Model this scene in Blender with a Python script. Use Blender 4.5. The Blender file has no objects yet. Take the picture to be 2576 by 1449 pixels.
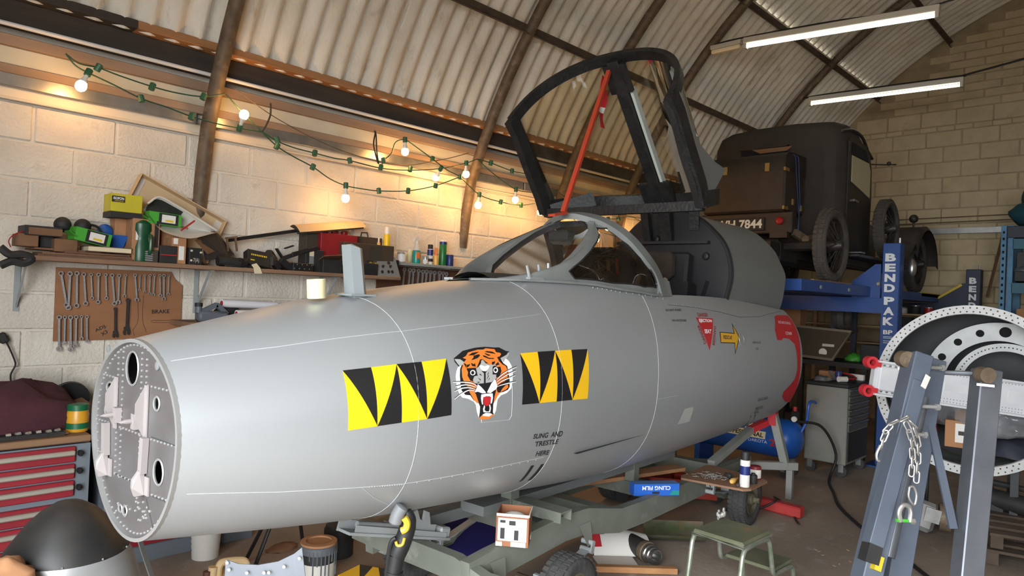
import bpy, bmesh, math, random
from mathutils import Vector, Matrix, noise
from mathutils.geometry import delaunay_2d_cdt
random.seed(7)
PI=math.pi
sc=bpy.context.scene
C=sc.collection
# ---------------------------------------------------------------- camera
cam=bpy.data.cameras.new('camera'); camo=bpy.data.objects.new('camera',cam); C.objects.link(camo); sc.camera=camo
cam.sensor_width=36.0; cam.lens=1750.8/2576*36.0; cam.clip_start=.05; cam.clip_end=200
_y,_p,_r=math.radians(44.025),math.radians(.508),math.radians(2.515)
_f=Vector((math.cos(_y)*math.cos(_p),math.sin(_y)*math.cos(_p),math.sin(_p))); _rt=Vector((math.sin(_y),-math.cos(_y),0)); _u=_rt.cross(_f)
_R=math.cos(_r)*_rt+math.sin(_r)*_u; _U=-math.sin(_r)*_rt+math.cos(_r)*_u
camo.matrix_world=Matrix(((_R.x,_U.x,-_f.x,0),(_R.y,_U.y,-_f.y,0),(_R.z,_U.z,-_f.z,1.65),(0,0,0,1)))
# ---------------------------------------------------------------- daylight: overcast sky, seen by the shed only through its open door
world=bpy.data.worlds.new('overcast_sky'); sc.world=world; world.use_nodes=True
_bg=world.node_tree.nodes['Background']; _bg.inputs[0].default_value=(.92,.96,1.0,1); _bg.inputs[1].default_value=18.0
def portal(loc,rot,sx,sy):
    l=bpy.data.lights.new('door_daylight_portal','AREA'); l.shape='RECTANGLE'; l.size=sx; l.size_y=sy; l.cycles.is_portal=True
    o=bpy.data.objects.new('door_daylight_portal',l); C.objects.link(o); o.location=loc; o.rotation_euler=rot; return o
DOOR_X=-1.0; DOOR_Y0=-2.4; DOOR_Y1=2.0; DOOR_H=3.1
portal((DOOR_X-.02,(DOOR_Y0+DOOR_Y1)/2,DOOR_H/2),(0,-PI/2,0),DOOR_H,DOOR_Y1-DOOR_Y0)
sc.view_settings.view_transform='Standard'; sc.view_settings.look='None'; sc.view_settings.gamma=1; sc.view_settings.exposure=0.0
try: sc.view_settings.use_curve_mapping=False
except Exception: pass
sc.cycles.use_denoising=True; sc.cycles.adaptive_threshold=.04; sc.cycles.max_bounces=7; sc.cycles.diffuse_bounces=4; sc.cycles.glossy_bounces=3; sc.cycles.transmission_bounces=8; sc.cycles.transparent_max_bounces=12
sc.cycles.caustics_reflective=False; sc.cycles.caustics_refractive=False; sc.cycles.sample_clamp_indirect=6.0
# ---------------------------------------------------------------- materials
def lin(c):
    c=c/255.; return c/12.92 if c<=.04045 else ((c+.055)/1.055)**2.4
def rgb(c): return (lin(c[0]),lin(c[1]),lin(c[2]),1)
MATS={}
def mat(name,c,rough=.6,metal=0.,c2=None,scale=6.,detail=6,lo=.35,hi=.7,bump=0.,bscale=40.,spec=.5,emit=None,es=0,trans=0.,ior=1.45,stretch=None,c3=None,s3=2.,lo3=.55,hi3=.75,alpha=1.,coat=0.):
    m=bpy.data.materials.new(name); m.use_nodes=True; nt=m.node_tree; b=nt.nodes['Principled BSDF']
    b.inputs['Base Color'].default_value=rgb(c); b.inputs['Roughness'].default_value=rough; b.inputs['Metallic'].default_value=metal
    b.inputs['Specular IOR Level'].default_value=spec; b.inputs['Coat Weight'].default_value=coat
    if trans: b.inputs['Transmission Weight'].default_value=trans; b.inputs['IOR'].default_value=ior
    if emit: b.inputs['Emission Color'].default_value=rgb(emit); b.inputs['Emission Strength'].default_value=es
    if c2 or bump or c3:
        tc=nt.nodes.new('ShaderNodeTexCoord'); mp=nt.nodes.new('ShaderNodeMapping'); nt.links.new(tc.outputs['Object'],mp.inputs['Vector'])
        oi=nt.nodes.new('ShaderNodeObjectInfo'); ad=nt.nodes.new('ShaderNodeVectorMath'); ad.operation='MULTIPLY_ADD'
        nt.links.new(oi.outputs['Random'],ad.inputs[0]); ad.inputs[1].default_value=(13.,29.,7.); nt.links.new(tc.outputs['Object'],ad.inputs[2]); nt.links.new(ad.outputs[0],mp.inputs['Vector'])
        if stretch: mp.inputs['Scale'].default_value=stretch
    if c2:
        n=nt.nodes.new('ShaderNodeTexNoise'); n.inputs['Scale'].default_value=scale; n.inputs['Detail'].default_value=detail; nt.links.new(mp.outputs[0],n.inputs['Vector'])
        r=nt.nodes.new('ShaderNodeValToRGB'); r.color_ramp.elements[0].position=lo; r.color_ramp.elements[1].position=hi
        r.color_ramp.elements[0].color=rgb(c); r.color_ramp.elements[1].color=rgb(c2); nt.links.new(n.outputs['Fac'],r.inputs[0]); out=r.outputs[0]
        if c3:
            n3=nt.nodes.new('ShaderNodeTexNoise'); n3.inputs['Scale'].default_value=s3; n3.inputs['Detail'].default_value=8; n3.inputs['Roughness'].default_value=.7; nt.links.new(mp.outputs[0],n3.inputs['Vector'])
            r3=nt.nodes.new('ShaderNodeMapRange'); r3.inputs[1].default_value=lo3; r3.inputs[2].default_value=hi3; nt.links.new(n3.outputs['Fac'],r3.inputs[0])
            mx=nt.nodes.new('ShaderNodeMix'); mx.data_type='RGBA'; nt.links.new(r3.outputs[0],mx.inputs[0]); nt.links.new(out,mx.inputs[6]); mx.inputs[7].default_value=rgb(c3); out=mx.outputs[2]
        nt.links.new(out,b.inputs['Base Color'])
    if bump:
        n=nt.nodes.new('ShaderNodeTexNoise'); n.inputs['Scale'].default_value=bscale; n.inputs['Detail'].default_value=5; nt.links.new(mp.outputs[0],n.inputs['Vector'])
        bp=nt.nodes.new('ShaderNodeBump'); bp.inputs['Strength'].default_value=bump; bp.inputs['Distance'].default_value=.02; nt.links.new(n.outputs['Fac'],bp.inputs['Height']); nt.links.new(bp.outputs[0],b.inputs['Normal'])
    if alpha<1: b.inputs['Alpha'].default_value=alpha
    MATS[name]=m; return m
def glass(name,tint,mixfac,haze):
    "thin perspex: see-through, a little reflection, dusty haze"
    m=bpy.data.materials.new(name); m.use_nodes=True; nt=m.node_tree; nt.nodes.remove(nt.nodes['Principled BSDF']); out=nt.nodes['Material Output']
    tr=nt.nodes.new('ShaderNodeBsdfTransparent'); tr.inputs[0].default_value=rgb(tint); gl=nt.nodes.new('ShaderNodeBsdfGlossy'); gl.inputs['Roughness'].default_value=.03
    fr=nt.nodes.new('ShaderNodeFresnel'); fr.inputs[0].default_value=1.35; m1=nt.nodes.new('ShaderNodeMixShader'); nt.links.new(fr.outputs[0],m1.inputs[0]); nt.links.new(tr.outputs[0],m1.inputs[1]); nt.links.new(gl.outputs[0],m1.inputs[2])
    df=nt.nodes.new('ShaderNodeBsdfDiffuse'); df.inputs[0].default_value=rgb(haze); n=nt.nodes.new('ShaderNodeTexNoise'); n.inputs['Scale'].default_value=7; n.inputs['Detail'].default_value=8
    tc=nt.nodes.new('ShaderNodeTexCoord'); nt.links.new(tc.outputs['Object'],n.inputs['Vector']); mr=nt.nodes.new('ShaderNodeMapRange'); mr.inputs[1].default_value=.35; mr.inputs[2].default_value=.75; mr.inputs[3].default_value=mixfac*.4; mr.inputs[4].default_value=mixfac*1.7; nt.links.new(n.outputs['Fac'],mr.inputs[0])
    m2=nt.nodes.new('ShaderNodeMixShader'); nt.links.new(mr.outputs[0],m2.inputs[0]); nt.links.new(m1.outputs[0],m2.inputs[1]); nt.links.new(df.outputs[0],m2.inputs[2]); nt.links.new(m2.outputs[0],out.inputs[0]); MATS[name]=m; return m
# ---------------------------------------------------------------- mesh builder
def V(*a): return Vector(a[0]) if len(a)==1 else Vector(a)
def frame_of(d):
    d=Vector(d).normalized(); a=Vector((0,0,1)) if abs(d.z)<.9 else Vector((1,0,0)); x=a.cross(d).normalized(); return x,d.cross(x),d
class MB:
    def __init__(s): s.v=[]; s.f=[]
    def add(s,vs,fs):
        o=len(s.v); s.v+= [Vector(p) for p in vs]; s.f+=[tuple(o+i for i in f) for f in fs]; return s
    def box(s,c,d,rot=None,bev=0.):
        "c centre, d full sizes, rot Matrix/euler tuple"
        c=Vector(c); x,y,z=d[0]/2,d[1]/2,d[2]/2
        R=Matrix.Identity(3) if rot is None else (rot if isinstance(rot,Matrix) else euler(rot))
        if bev:
            b=min(bev,x*.9,y*.9,z*.9); vs=[]
            for sx in(-1,1):
                for sy in(-1,1):
                    for sz in(-1,1):
                        vs+=[(sx*x,sy*(y-b),sz*(z-b)),(sx*(x-b),sy*y,sz*(z-b)),(sx*(x-b),sy*(y-b),sz*z)]
            bm=bmesh.new(); bv=[bm.verts.new(p) for p in vs]; bmesh.ops.convex_hull(bm,input=bv); bmesh.ops.dissolve_limit(bm,angle_limit=.01,verts=bm.verts,edges=bm.edges)
            bm.verts.index_update(); s.add([c+R@w.co for w in bm.verts],[[w.index for w in f.verts] for f in bm.faces]); bm.free(); return s
        vs=[(-x,-y,-z),(x,-y,-z),(x,y,-z),(-x,y,-z),(-x,-y,z),(x,-y,z),(x,y,z),(-x,y,z)]
        return s.add([c+R@Vector(p) for p in vs],[(0,3,2,1),(4,5,6,7),(0,1,5,4),(1,2,6,5),(2,3,7,6),(3,0,4,7)])
    def bar(s,p0,p1,w,h,up=(0,0,1),bev=0.):
        "box beam between two points; w sideways, h along up"
        p0,p1=Vector(p0),Vector(p1); d=p1-p0; L=d.length; d=d/L; u=Vector(up); u=(u-u.dot(d)*d)
        if u.length<1e-4: u=Vector((1,0,0))-d.x*d
        u.normalize(); sd=d.cross(u); R=Matrix((d,sd,u)).transposed(); return s.box((p0+p1)/2,(L,w,h),R,bev)
    def cyl(s,p0,p1,r0,r1=None,n=16,caps=True):
        r1=r0 if r1 is None else r1; p0,p1=Vector(p0),Vector(p1); x,y,d=frame_of(p1-p0); vs=[]
        for p,r in((p0,r0),(p1,r1)):
            for i in range(n): a=2*PI*i/n; vs.append(p+r*(math.cos(a)*x+math.sin(a)*y))
        fs=[(i,(i+1)%n,n+(i+1)%n,n+i) for i in range(n)]
        if caps: fs+=[tuple(range(n-1,-1,-1)),tuple(range(n,2*n))]
        return s.add(vs,fs)
    def lathe(s,prof,o=(0,0,0),axis=(0,0,1),n=24,ang=2*PI,close=True,start=0,xdir=None):
        "prof [(r,h)]"
        o=Vector(o); x,y,d=frame_of(axis)
        if xdir is not None: x=(Vector(xdir)-Vector(xdir).dot(d)*d).normalized(); y=d.cross(x)
        full=abs(ang-2*PI)<1e-6; m=n if full else n+1; vs=[]
        for r,h in prof:
            for i in range(m): a=start+ang*i/n; vs.append(o+d*h+r*(math.cos(a)*x+math.sin(a)*y))
        fs=[]
        for k in range(len(prof)-1):
            for i in range(n):
                j=(i+1)%m; fs.append((k*m+i,k*m+j,(k+1)*m+j,(k+1)*m+i))
        if full and close:
            if prof[0][0]>1e-5: fs.append(tuple(range(m-1,-1,-1)))
            if prof[-1][0]>1e-5: k=len(prof)-1; fs.append(tuple(k*m+i for i in range(m)))
        return s.add(vs,fs)
    def tube(s,pts,r,n=8,closed=False,rr=None,caps=True):
        pts=[Vector(p) for p in pts]; m=len(pts); vs=[]; px=None
        for i,p in enumerate(pts):
            if closed: t=pts[(i+1)%m]-pts[i-1]
            else: t=pts[min(i+1,m-1)]-pts[max(i-1,0)]
            t.normalize()
            if px is None: px=frame_of(t)[0]
            px=(px-px.dot(t)*t)
            if px.length<1e-6: px=frame_of(t)[0]
            px.normalize(); py=t.cross(px); q=rr[i] if rr else r
            for k in range(n): a=2*PI*k/n; vs.append(p+q*(math.cos(a)*px+math.sin(a)*py))
        fs=[]
        for i in range(m if closed else m-1):
            j=(i+1)%m
            for k in range(n): l=(k+1)%n; fs.append((i*n+k,i*n+l,j*n+l,j*n+k))
        if not closed and caps: fs+=[tuple(range(n-1,-1,-1)),tuple((m-1)*n+k for k in range(n))]
        return s.add(vs,fs)
    def sweep(s,pts,w,t,ups,closed=False,caps=True):
        "rectangular section swept along pts; ups: normal per point; w across, t along normal (centred)"
        pts=[Vector(p) for p in pts]; m=len(pts); vs=[]
        for i,p in enumerate(pts):
            if closed: d=pts[(i+1)%m]-pts[i-1]
            else: d=pts[min(i+1,m-1)]-pts[max(i-1,0)]
            d.normalize(); u=Vector(ups[i] if isinstance(ups,list) else ups); u=(u-u.dot(d)*d).normalized(); sd=d.cross(u)
            ww=w[i] if isinstance(w,list) else w
            for a,b in((-1,-1),(1,-1),(1,1),(-1,1)): vs.append(p+sd*a*ww/2+u*b*t/2)
        fs=[]
        for i in range(m if closed else m-1):
            j=(i+1)%m
            for k in range(4): l=(k+1)%4; fs.append((i*4+k,i*4+l,j*4+l,j*4+k))
        if not closed and caps: fs+=[(3,2,1,0),tuple((m-1)*4+k for k in range(4))]
        return s.add(vs,fs)
    def grid(s,rows,closed_u=False,closed_v=False):
        "rows: list of lists of points"
        m=len(rows); n=len(rows[0]); vs=[p for r in rows for p in r]; fs=[]
        for i in range(m if closed_u else m-1):
            for j in range(n if closed_v else n-1):
                a,b=(i+1)%m,(j+1)%n; fs.append((i*n+j,i*n+b,a*n+b,a*n+j))
        return s.add(vs,fs)
    def prism(s,poly,t,o=(0,0,0),x=(1,0,0),y=(0,1,0)):
        "2D polygon extruded by t along x cross y"
        o,x,y=Vector(o),Vector(x),Vector(y); z=x.cross(y).normalized(); n=len(poly)
        vs=[o+x*p[0]+y*p[1] for p in poly]; vs+=[q+z*t for q in vs]
        return s.add(vs,[tuple(range(n-1,-1,-1)),tuple(range(n,2*n))]+[(i,(i+1)%n,n+(i+1)%n,n+i) for i in range(n)])
    def ball(s,c,r,n=12,m=8,sc=(1,1,1),rot=None):
        c=Vector(c); R=Matrix.Identity(3) if rot is None else euler(rot); vs=[]; fs=[]
        for j in range(1,m):
            a=PI*j/m
            for i in range(n): b=2*PI*i/n; vs.append(c+R@Vector((r*sc[0]*math.sin(a)*math.cos(b),r*sc[1]*math.sin(a)*math.sin(b),r*sc[2]*math.cos(a))))
        vs+=[c+R@Vector((0,0,r*sc[2])),c+R@Vector((0,0,-r*sc[2]))]; t=len(vs)-2
        for j in range(m-2):
            for i in range(n): k=(i+1)%n; fs.append((j*n+i,(j+1)*n+i,(j+1)*n+k,j*n+k))
        fs+=[(t,i,(i+1)%n) for i in range(n)]+[(t+1,(m-2)*n+(i+1)%n,(m-2)*n+i) for i in range(n)]
        return s.add(vs,fs)
    def build(s,name,m,parent=None,world=True,smooth=35,fix=True):
        me=bpy.data.meshes.new(name); inv=None
        if parent is not None and world: inv=parent.matrix_world.inverted() if parent.name not in WM else WM[parent.name].inverted()
        vs=[inv@p for p in s.v] if inv else s.v
        me.from_pydata([tuple(p) for p in vs],[],s.f)
        if fix:
            bm=bmesh.new(); bm.from_mesh(me); bmesh.ops.recalc_face_normals(bm,faces=bm.faces); bm.to_mesh(me); bm.free()
        if smooth:
            me.shade_smooth(); me.set_sharp_from_angle(angle=math.radians(smooth))
        me.materials.append(MATS[m] if isinstance(m,str) else m)
        o=bpy.data.objects.new(name,me); C.objects.link(o)
        if parent is not None: o.parent=parent; WM[o.name]=WM.get(parent.name,parent.matrix_world).copy()
        else: WM[o.name]=Matrix.Identity(4)
        return o
WM={}
def euler(r): 
    from mathutils import Euler
    return Euler(r).to_matrix()
def tag(o,label=None,cat=None,group=None,kind=None):
    if label: o['label']=label
    if cat: o['category']=cat
    if group: o['group']=group
    if kind: o['kind']=kind
    return o
def thing(name,label,cat,loc=(0,0,0),rotz=0.,group=None,mtx=None):
    o=bpy.data.objects.new(name,None); C.objects.link(o); o.empty_display_size=.05
    M=mtx if mtx is not None else Matrix.Translation(Vector(loc))@Matrix.Rotation(rotz,4,'Z')
    o.matrix_world=M; WM[o.name]=M.copy(); return tag(o,label,cat,group)
def copy_tree(o,M=None,parent=None,label=None):
    c=o.copy(); C.objects.link(c); c.parent=parent
    if parent is None: 
        if M is not None: c.matrix_world=M
        WM[c.name]=c.matrix_world.copy() if M is None else M.copy()
    if label: c['label']=label
    for ch in list(o.children): copy_tree(ch,None,c)
    return c
def part(name,m,parent,fn,**k):
    b=MB(); fn(b); return b.build(name,m,parent,**k)
def hole_plate(outer,holes,mapf,extra=[]):
    "flat polygon with holes; returns verts, faces mapped"
    pts=[];edges=[]
    for loop in [outer]+holes:
        o=len(pts); n=len(loop); pts+=[Vector(p) for p in loop]; edges+=[(o+i,o+(i+1)%n) for i in range(n)]
    bm=bmesh.new(); bv=[bm.verts.new((p[0],p[1],0)) for p in pts]; be=[bm.edges.new((bv[a],bv[b])) for a,b in edges]
    bmesh.ops.triangle_fill(bm,use_beauty=True,edges=be); bm.verts.index_update()
    vs=[mapf(v.co.x,v.co.y) for v in bm.verts]; fs=[[v.index for v in f.verts] for f in bm.faces]; bm.free(); return vs,fs
def inpoly(x,y,P):
    c=False; j=len(P)-1
    for i in range(len(P)):
        if (P[i][1]>y)!=(P[j][1]>y) and x<(P[j][0]-P[i][0])*(y-P[i][1])/(P[j][1]-P[i][1])+P[i][0]: c=not c
        j=i
    return c
def fill_poly(P,step):
    "triangulated 2D polygon with interior grid points"
    Q=[]
    for i,p in enumerate(P):
        q=P[(i+1)%len(P)]; k=max(1,int(max(abs(q[0]-p[0])/(step[0]*.7),abs(q[1]-p[1])/(step[1]*.7)))+1); Q+=[(lerp(p[0],q[0],j/k),lerp(p[1],q[1],j/k)) for j in range(k)]
    P=Q; xs=[p[0] for p in P]; ys=[p[1] for p in P]; n=len(P); pts=[Vector(p) for p in P]
    sx,sy=step; i=math.floor(min(xs)/sx)+1
    while i*sx<max(xs):
        j=math.floor(min(ys)/sy)+1
        while j*sy<max(ys):
            if inpoly(i*sx,j*sy,P): pts.append(Vector((i*sx,j*sy)))
            j+=1
        i+=1
    r=delaunay_2d_cdt(pts,[],[list(range(n))],1,1e-5); return [tuple(v) for v in r[0]],[tuple(f) for f in r[2]]
_tc={}
def text_mesh(s,shear=0.,bold=0.):
    "2D triangles of a word, normalised to its bounding box 0..1"
    k=(s,shear,bold)
    if k in _tc: return _tc[k]
    cu=bpy.data.curves.new('t','FONT'); cu.body=s; cu.shear=shear; cu.offset=bold; cu.resolution_u=3; cu.size=1
    o=bpy.data.objects.new('t',cu); C.objects.link(o); bpy.context.view_layer.update(); dg=bpy.context.evaluated_depsgraph_get(); me=o.evaluated_get(dg).to_mesh()
    vs=[(v.co.x,v.co.y) for v in me.vertices]; fs=[tuple(p.vertices) for p in me.polygons]; o.evaluated_get(dg).to_mesh_clear(); bpy.data.objects.remove(o); bpy.data.curves.remove(cu)
    x0=min(v[0] for v in vs); x1=max(v[0] for v in vs); y0=min(v[1] for v in vs); y1=max(v[1] for v in vs)
    _tc[k]=([((a-x0)/(x1-x0),(b-y0)/(y1-y0)) for a,b in vs],fs); return _tc[k]
def text3(mb,s,bl,br,tl,bold=.02,shear=0.):
    "word on a flat face: bottom-left, bottom-right, top-left corners"
    bl,br,tl=Vector(bl),Vector(br),Vector(tl); vs,fs=text_mesh(s,shear,bold); mb.add([bl+(br-bl)*a+(tl-bl)*b for a,b in vs],fs); return mb
def lerp(a,b,t): return a+(b-a)*t
def interp(xs,ys,x):
    if x<=xs[0]: return ys[0]
    for i in range(len(xs)-1):
        if x<=xs[i+1]: return lerp(ys[i],ys[i+1],(x-xs[i])/(xs[i+1]-xs[i]))
    return ys[-1]
def smoothpath(pts,n=6):
    "Catmull-Rom through points"
    P=[Vector(p) for p in pts]; P=[2*P[0]-P[1]]+P+[2*P[-1]-P[-2]]; out=[]
    for i in range(1,len(P)-2):
        for k in range(n):
            t=k/n; a,b,c,d=P[i-1],P[i],P[i+1],P[i+2]
            out.append(.5*((2*b)+(c-a)*t+(2*a-5*b+4*c-d)*t*t+(3*b-a-3*c+d)*t**3))
    return out+[P[-2]]

# ---------------------------------------------------------------- shell
WY=4.987; WX=11.523
mat('block_paint',(222,214,200),.85,c2=(205,196,182),scale=3,bump=.55,bscale=55,c3=(188,176,160),s3=5,lo3=.6,hi3=.8)
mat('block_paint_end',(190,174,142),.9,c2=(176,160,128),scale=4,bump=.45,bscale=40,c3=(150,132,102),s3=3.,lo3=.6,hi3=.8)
mat('mortar_paint',(214,206,192),.9,bump=.3,bscale=60)
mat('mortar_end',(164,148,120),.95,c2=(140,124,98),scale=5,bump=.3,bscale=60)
mat('concrete_floor',(150,137,124),.75,c2=(124,110,98),scale=1.3,detail=10,c3=(168,160,150),s3=4.,lo3=.58,hi3=.72,bump=.12,bscale=25)
mat('roof_sheet',(228,223,212),.95,c2=(204,195,178),scale=2.2,detail=9,bump=.35,bscale=30,stretch=(2.2,1,1),c3=(150,132,108),s3=3.2,lo3=.58,hi3=.8)
mat('rib_steel',(112,96,78),.65,metal=.25,c2=(84,70,56),scale=14,c3=(150,134,108),s3=9,lo3=.55,hi3=.75)
mat('purlin_steel',(74,60,48),.8,c2=(96,78,60),scale=12)
mat('plain_wall',(118,108,96),.9,c2=(92,84,74),scale=2); mat('apron',(150,146,138),.9,c2=(136,130,122),scale=1)
floor=part('floor','concrete_floor',None,lambda b:b.box((4.6,-.25,-.1),(16.,10.9,.2)),smooth=0); tag(floor,'grey brown concrete workshop floor with oil stains','floor',kind='structure')
tag(part('floor_apron','apron',None,lambda b:b.box((-9.5,-.3,-.12),(15.,24.,.2)),smooth=0),'concrete yard outside the open door','ground',kind='structure')
wl=part('wall_left','mortar_paint',None,lambda b:b.box((4.8,WY+.108,1.6),(13.45,.2,3.2)),smooth=0); tag(wl,'long painted concrete block wall behind the fuselage','wall',kind='structure')
def block_mesh(name,w,h,d,m,bev=.006):
    o=part(name,m,None,lambda b:b.box((0,0,0),(w,d,h),bev=bev),smooth=0); return o
protos={}
def lay(parent,name,m,c,w,h,d,axis,jit=.003):
    key=(m,round(w,3),round(h,3),axis)
    if key not in protos:
        protos[key]=part(name,m,parent,lambda b:b.box((0,0,0),(w,d,h) if axis=='x' else (d,w,h),bev=.007),world=False,smooth=0); o=protos[key]
    else:
        o=protos[key].copy(); C.objects.link(o); o.parent=parent
    o.location=Vector(c)+Vector((random.uniform(-jit,jit),random.uniform(-jit,jit),random.uniform(-jit,jit)*.5)); o.rotation_euler=(0,0,random.uniform(-.003,.003)); return o
for k in range(10):
    z=2.432+.1125-.225*k
    x=.974-.45*2+(0.225 if k%2 else 0)
    while x<8.6:
        if x>.4: lay(wl,'block','block_paint',(x+.225,WY+.02,z),.436,.213,.04,'x')
        x+=.45
we=part('wall_end','mortar_end',None,lambda b:b.add(*(lambda P:([(WX+.008,y,z) for y,z in P]+[(WX+.25,y,z) for y,z in P],[tuple(range(len(P)))]+[tuple(range(2*len(P)-1,len(P)-1,-1))]+[(i,(i+1)%len(P),len(P)+(i+1)%len(P),len(P)+i) for i in range(len(P))]))([(5.2,0),(5.2,3.25)]+[(-.2+5.64*math.cos(a),.807+5.64*math.sin(a)) for a in [.45+i*(PI-.9)/30 for i in range(31)]]+[(-5.6,3.25),(-5.6,0)])),smooth=0)
tag(we,'painted block gable wall behind the vintage car','wall',kind='structure')
def inarch(y,z): return math.hypot(y+.2,z-.807)<5.45
r=0
rows=[]
for k in range(13): rows.append((4.286-.225*k-.1125,.213,3.019-.45*8+(.225 if k%2 else 0),.45,.436))
rows.append((4.286+.04,.066,3.0-.225*16,.225,.213))
rows.append((4.286+.08+.1125,.213,3.1-.45*8,.45,.436))
for k in range(12): rows.append((4.286+.305+.058+.115*k,.104,3.019-.45*8+(.2 if k%2 else 0),.45,.436))
for z,h,y0,st,w in rows:
    y=y0
    while y<4.95:
        if y>1.15 and z>1.2 and inarch(y+.36*st,z+h/2): lay(we,'block','block_paint_end',(WX+.02,y,z),w,h,.04,'y')
        y+=st
wr=part('wall_right','plain_wall',None,lambda b:b.box((4.8,-5.5,1.6),(13.45,.2,3.2)),smooth=0); tag(wr,'painted block wall opposite the shelves','wall',kind='structure')
def front(b):
    b.box((DOOR_X-.1,(DOOR_Y1+5.1)/2,DOOR_H/2),(.2,5.1-DOOR_Y1,DOOR_H)); b.box((DOOR_X-.1,(DOOR_Y0-5.5)/2,DOOR_H/2),(.2,DOOR_Y0+5.5,DOOR_H)); 
    P=[(5.1,DOOR_H)]+[(-.2+5.6*math.cos(a),.807+5.6*math.sin(a)) for a in [.53+i*(PI-1.06)/24 for i in range(25)]]+[(-5.5,DOOR_H)]
    n=len(P); b.add([(DOOR_X-.2,y,z) for y,z in P]+[(DOOR_X,y,z) for y,z in P],[tuple(range(n)),tuple(range(2*n-1,n-1,-1))]+[(i,(i+1)%n,n+(i+1)%n,n+i) for i in range(n)])
wf=part('wall_front','plain_wall',None,front,smooth=0); tag(wf,'front gable wall around the open doorway','wall',kind='structure')
# roof: corrugated sheets on tube ribs and purlins
CY,CZ,RR=-.2,.807,5.452
ceil=thing('ceiling','curved corrugated sheet roof on steel tube ribs','roof',(0,0,0)); ceil['kind']='structure'
PITCH=.152
def sheet_mesh(a0,a1,off,na):
    b=MB(); nx=7*8; W=7*PITCH; rows=[]
    for i in range(na+1):
        a=lerp(a0,a1,i/na); row=[]
        for j in range(nx+2):
            x=W*j/nx; R=RR+.095+off+.023*math.cos(2*PI*x/PITCH)
            row.append((x,R*math.cos(a),R*math.sin(a)))
        rows.append(row)
    b.grid(rows); return b
tiers=[(.447,.85,0,14),(.835,1.25,.012,14),(1.235,1.62,.0,12)]
for ti,(a0,a1,off,na) in enumerate(tiers):
    base=None
    for side in (0,1):
        for k in range(14):
            x=-2.05+k*7*PITCH-.25*(ti%2)
            if base is None: base=sheet_mesh(a0,a1,off,na).build('roof_sheet','roof_sheet',ceil,world=False,smooth=60,fix=False); o=base
            else: o=base.copy(); C.objects.link(o); o.parent=ceil
            o.location=(x+(7*PITCH if side else 0),CY,CZ+random.uniform(-.004,.004)); o.rotation_euler=(0,random.uniform(-.0015,.0015),PI if side else 0)
def rib_pts(x): return [(x,CY+RR*math.cos(a)-max(0,.36-abs(a if a<1.5 else PI-a))*.75*(1 if a<1.5 else -1),CZ+RR*math.sin(a)) for a in [.235+i*(PI-.47)/44 for i in range(45)]]
for x in (-.52,1.97,4.46,5.77,6.95,9.44):
    part('roof_rib','rib_steel',ceil,lambda b:b.tube(rib_pts(x),.05,12))
for a,rad in ((.619,5.44),(.836,5.45),(1.045,5.45),(1.3,5.46),(PI-.619,5.44),(PI-.836,5.45),(PI-1.045,5.45)):
    def pf(b):
        y,z=CY+rad*math.cos(a),CZ+rad*math.sin(a); u=(0,math.cos(a),math.sin(a)); t=Vector((0,-math.sin(a),math.cos(a)))
        b.bar((-1.9,y,z),(WX,y,z),.012,.07,up=u); b.bar(Vector((-1.9,y,z))+t*.03+Vector(u)*.03,Vector((WX,y,z))+t*.03+Vector(u)*.03,.06,.012,up=u)
    part('purlin','purlin_steel',ceil,pf,smooth=0)
# clamps where ribs carry the light cables
# timber and trunking along the top of the left wall
mat('dark_timber',(52,46,42),.85,c2=(70,60,50),scale=8,stretch=(.15,1,1))
mat('new_timber',(176,128,84),.7,c2=(150,102,62),scale=9,stretch=(.1,1,1))
mat('old_timber',(168,142,120),.8,c2=(134,110,90),scale=7,stretch=(.12,1,1))
mat('cream_board',(206,200,180),.7,c2=(190,182,160),scale=4)
mat('galvanised',(168,168,166),.38,metal=.8,c2=(150,150,150),scale=10)
mat('white_pvc',(226,224,220),.35)
mat('cream_paint',(224,210,188),.6)
def rail(n,name,m,z0,z1,d,x0=-1.9,x1=WX,label=''):
    o=part(name,m,None,lambda b:b.box(((x0+x1)/2,WY-d/2,(z0+z1)/2),(x1-x0,d,z1-z0),bev=.004),smooth=0); tag(o,label,'trim',kind='structure'); return o
rail(1,'trim_1','dark_timber',3.075,3.21,.13,label='dark timber wall plate under the roof sheets')
rail(7,'trim_7','dark_timber',3.21,3.262,.235,x1=1.45,label='dark eaves board at the left end under the roof sheets')  # board added to stop sky light leaking in under the sheets
rail(8,'trim_8','dark_timber',3.21,3.35,-.2,label='eaves filler closing the wall head')  # unseen filler added so no sky light leaks over the wall
rail(2,'trim_2','new_timber',3.21,3.262,.235,x0=1.45,label='raw new timber batten on top of the dark wall plate')
rail(3,'trim_3','old_timber',2.965,3.03,.06,label='weathered pinkish timber rail below the white conduit')
rail(4,'trim_4','cream_board',2.86,2.965,.03,label='cream painted board along the wall top')
rail(5,'trim_5','old_timber',2.805,2.86,.05,label='peeling timber ledge above the metal trunking')
rail(6,'trim_6','cream_paint',2.66,2.735,.02,label='cream painted strip above the block courses')
def trunk(x0,x1,label):
    t=thing('cable_trunking',label,'trunking',((x0+x1)/2,WY,2.73)); 
    part('cover','galvanised',t,lambda b:b.box(((x0+x1)/2,WY-.03,2.767),(x1-x0,.06,.075),bev=.003),smooth=0)
    for x in (x0+.25,x1-.09): part('screw','galvanised',t,lambda b:b.cyl((x,WY-.06,2.765),(x,WY-.064,2.765),.013,n=10))
trunk(-1.2,1.90,'galvanised cable trunking left of the first roof rib'); trunk(1.99,5.2,'galvanised cable trunking between first and second roof ribs'); trunk(5.22,9.5,'galvanised cable trunking running on behind the canopy')
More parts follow.
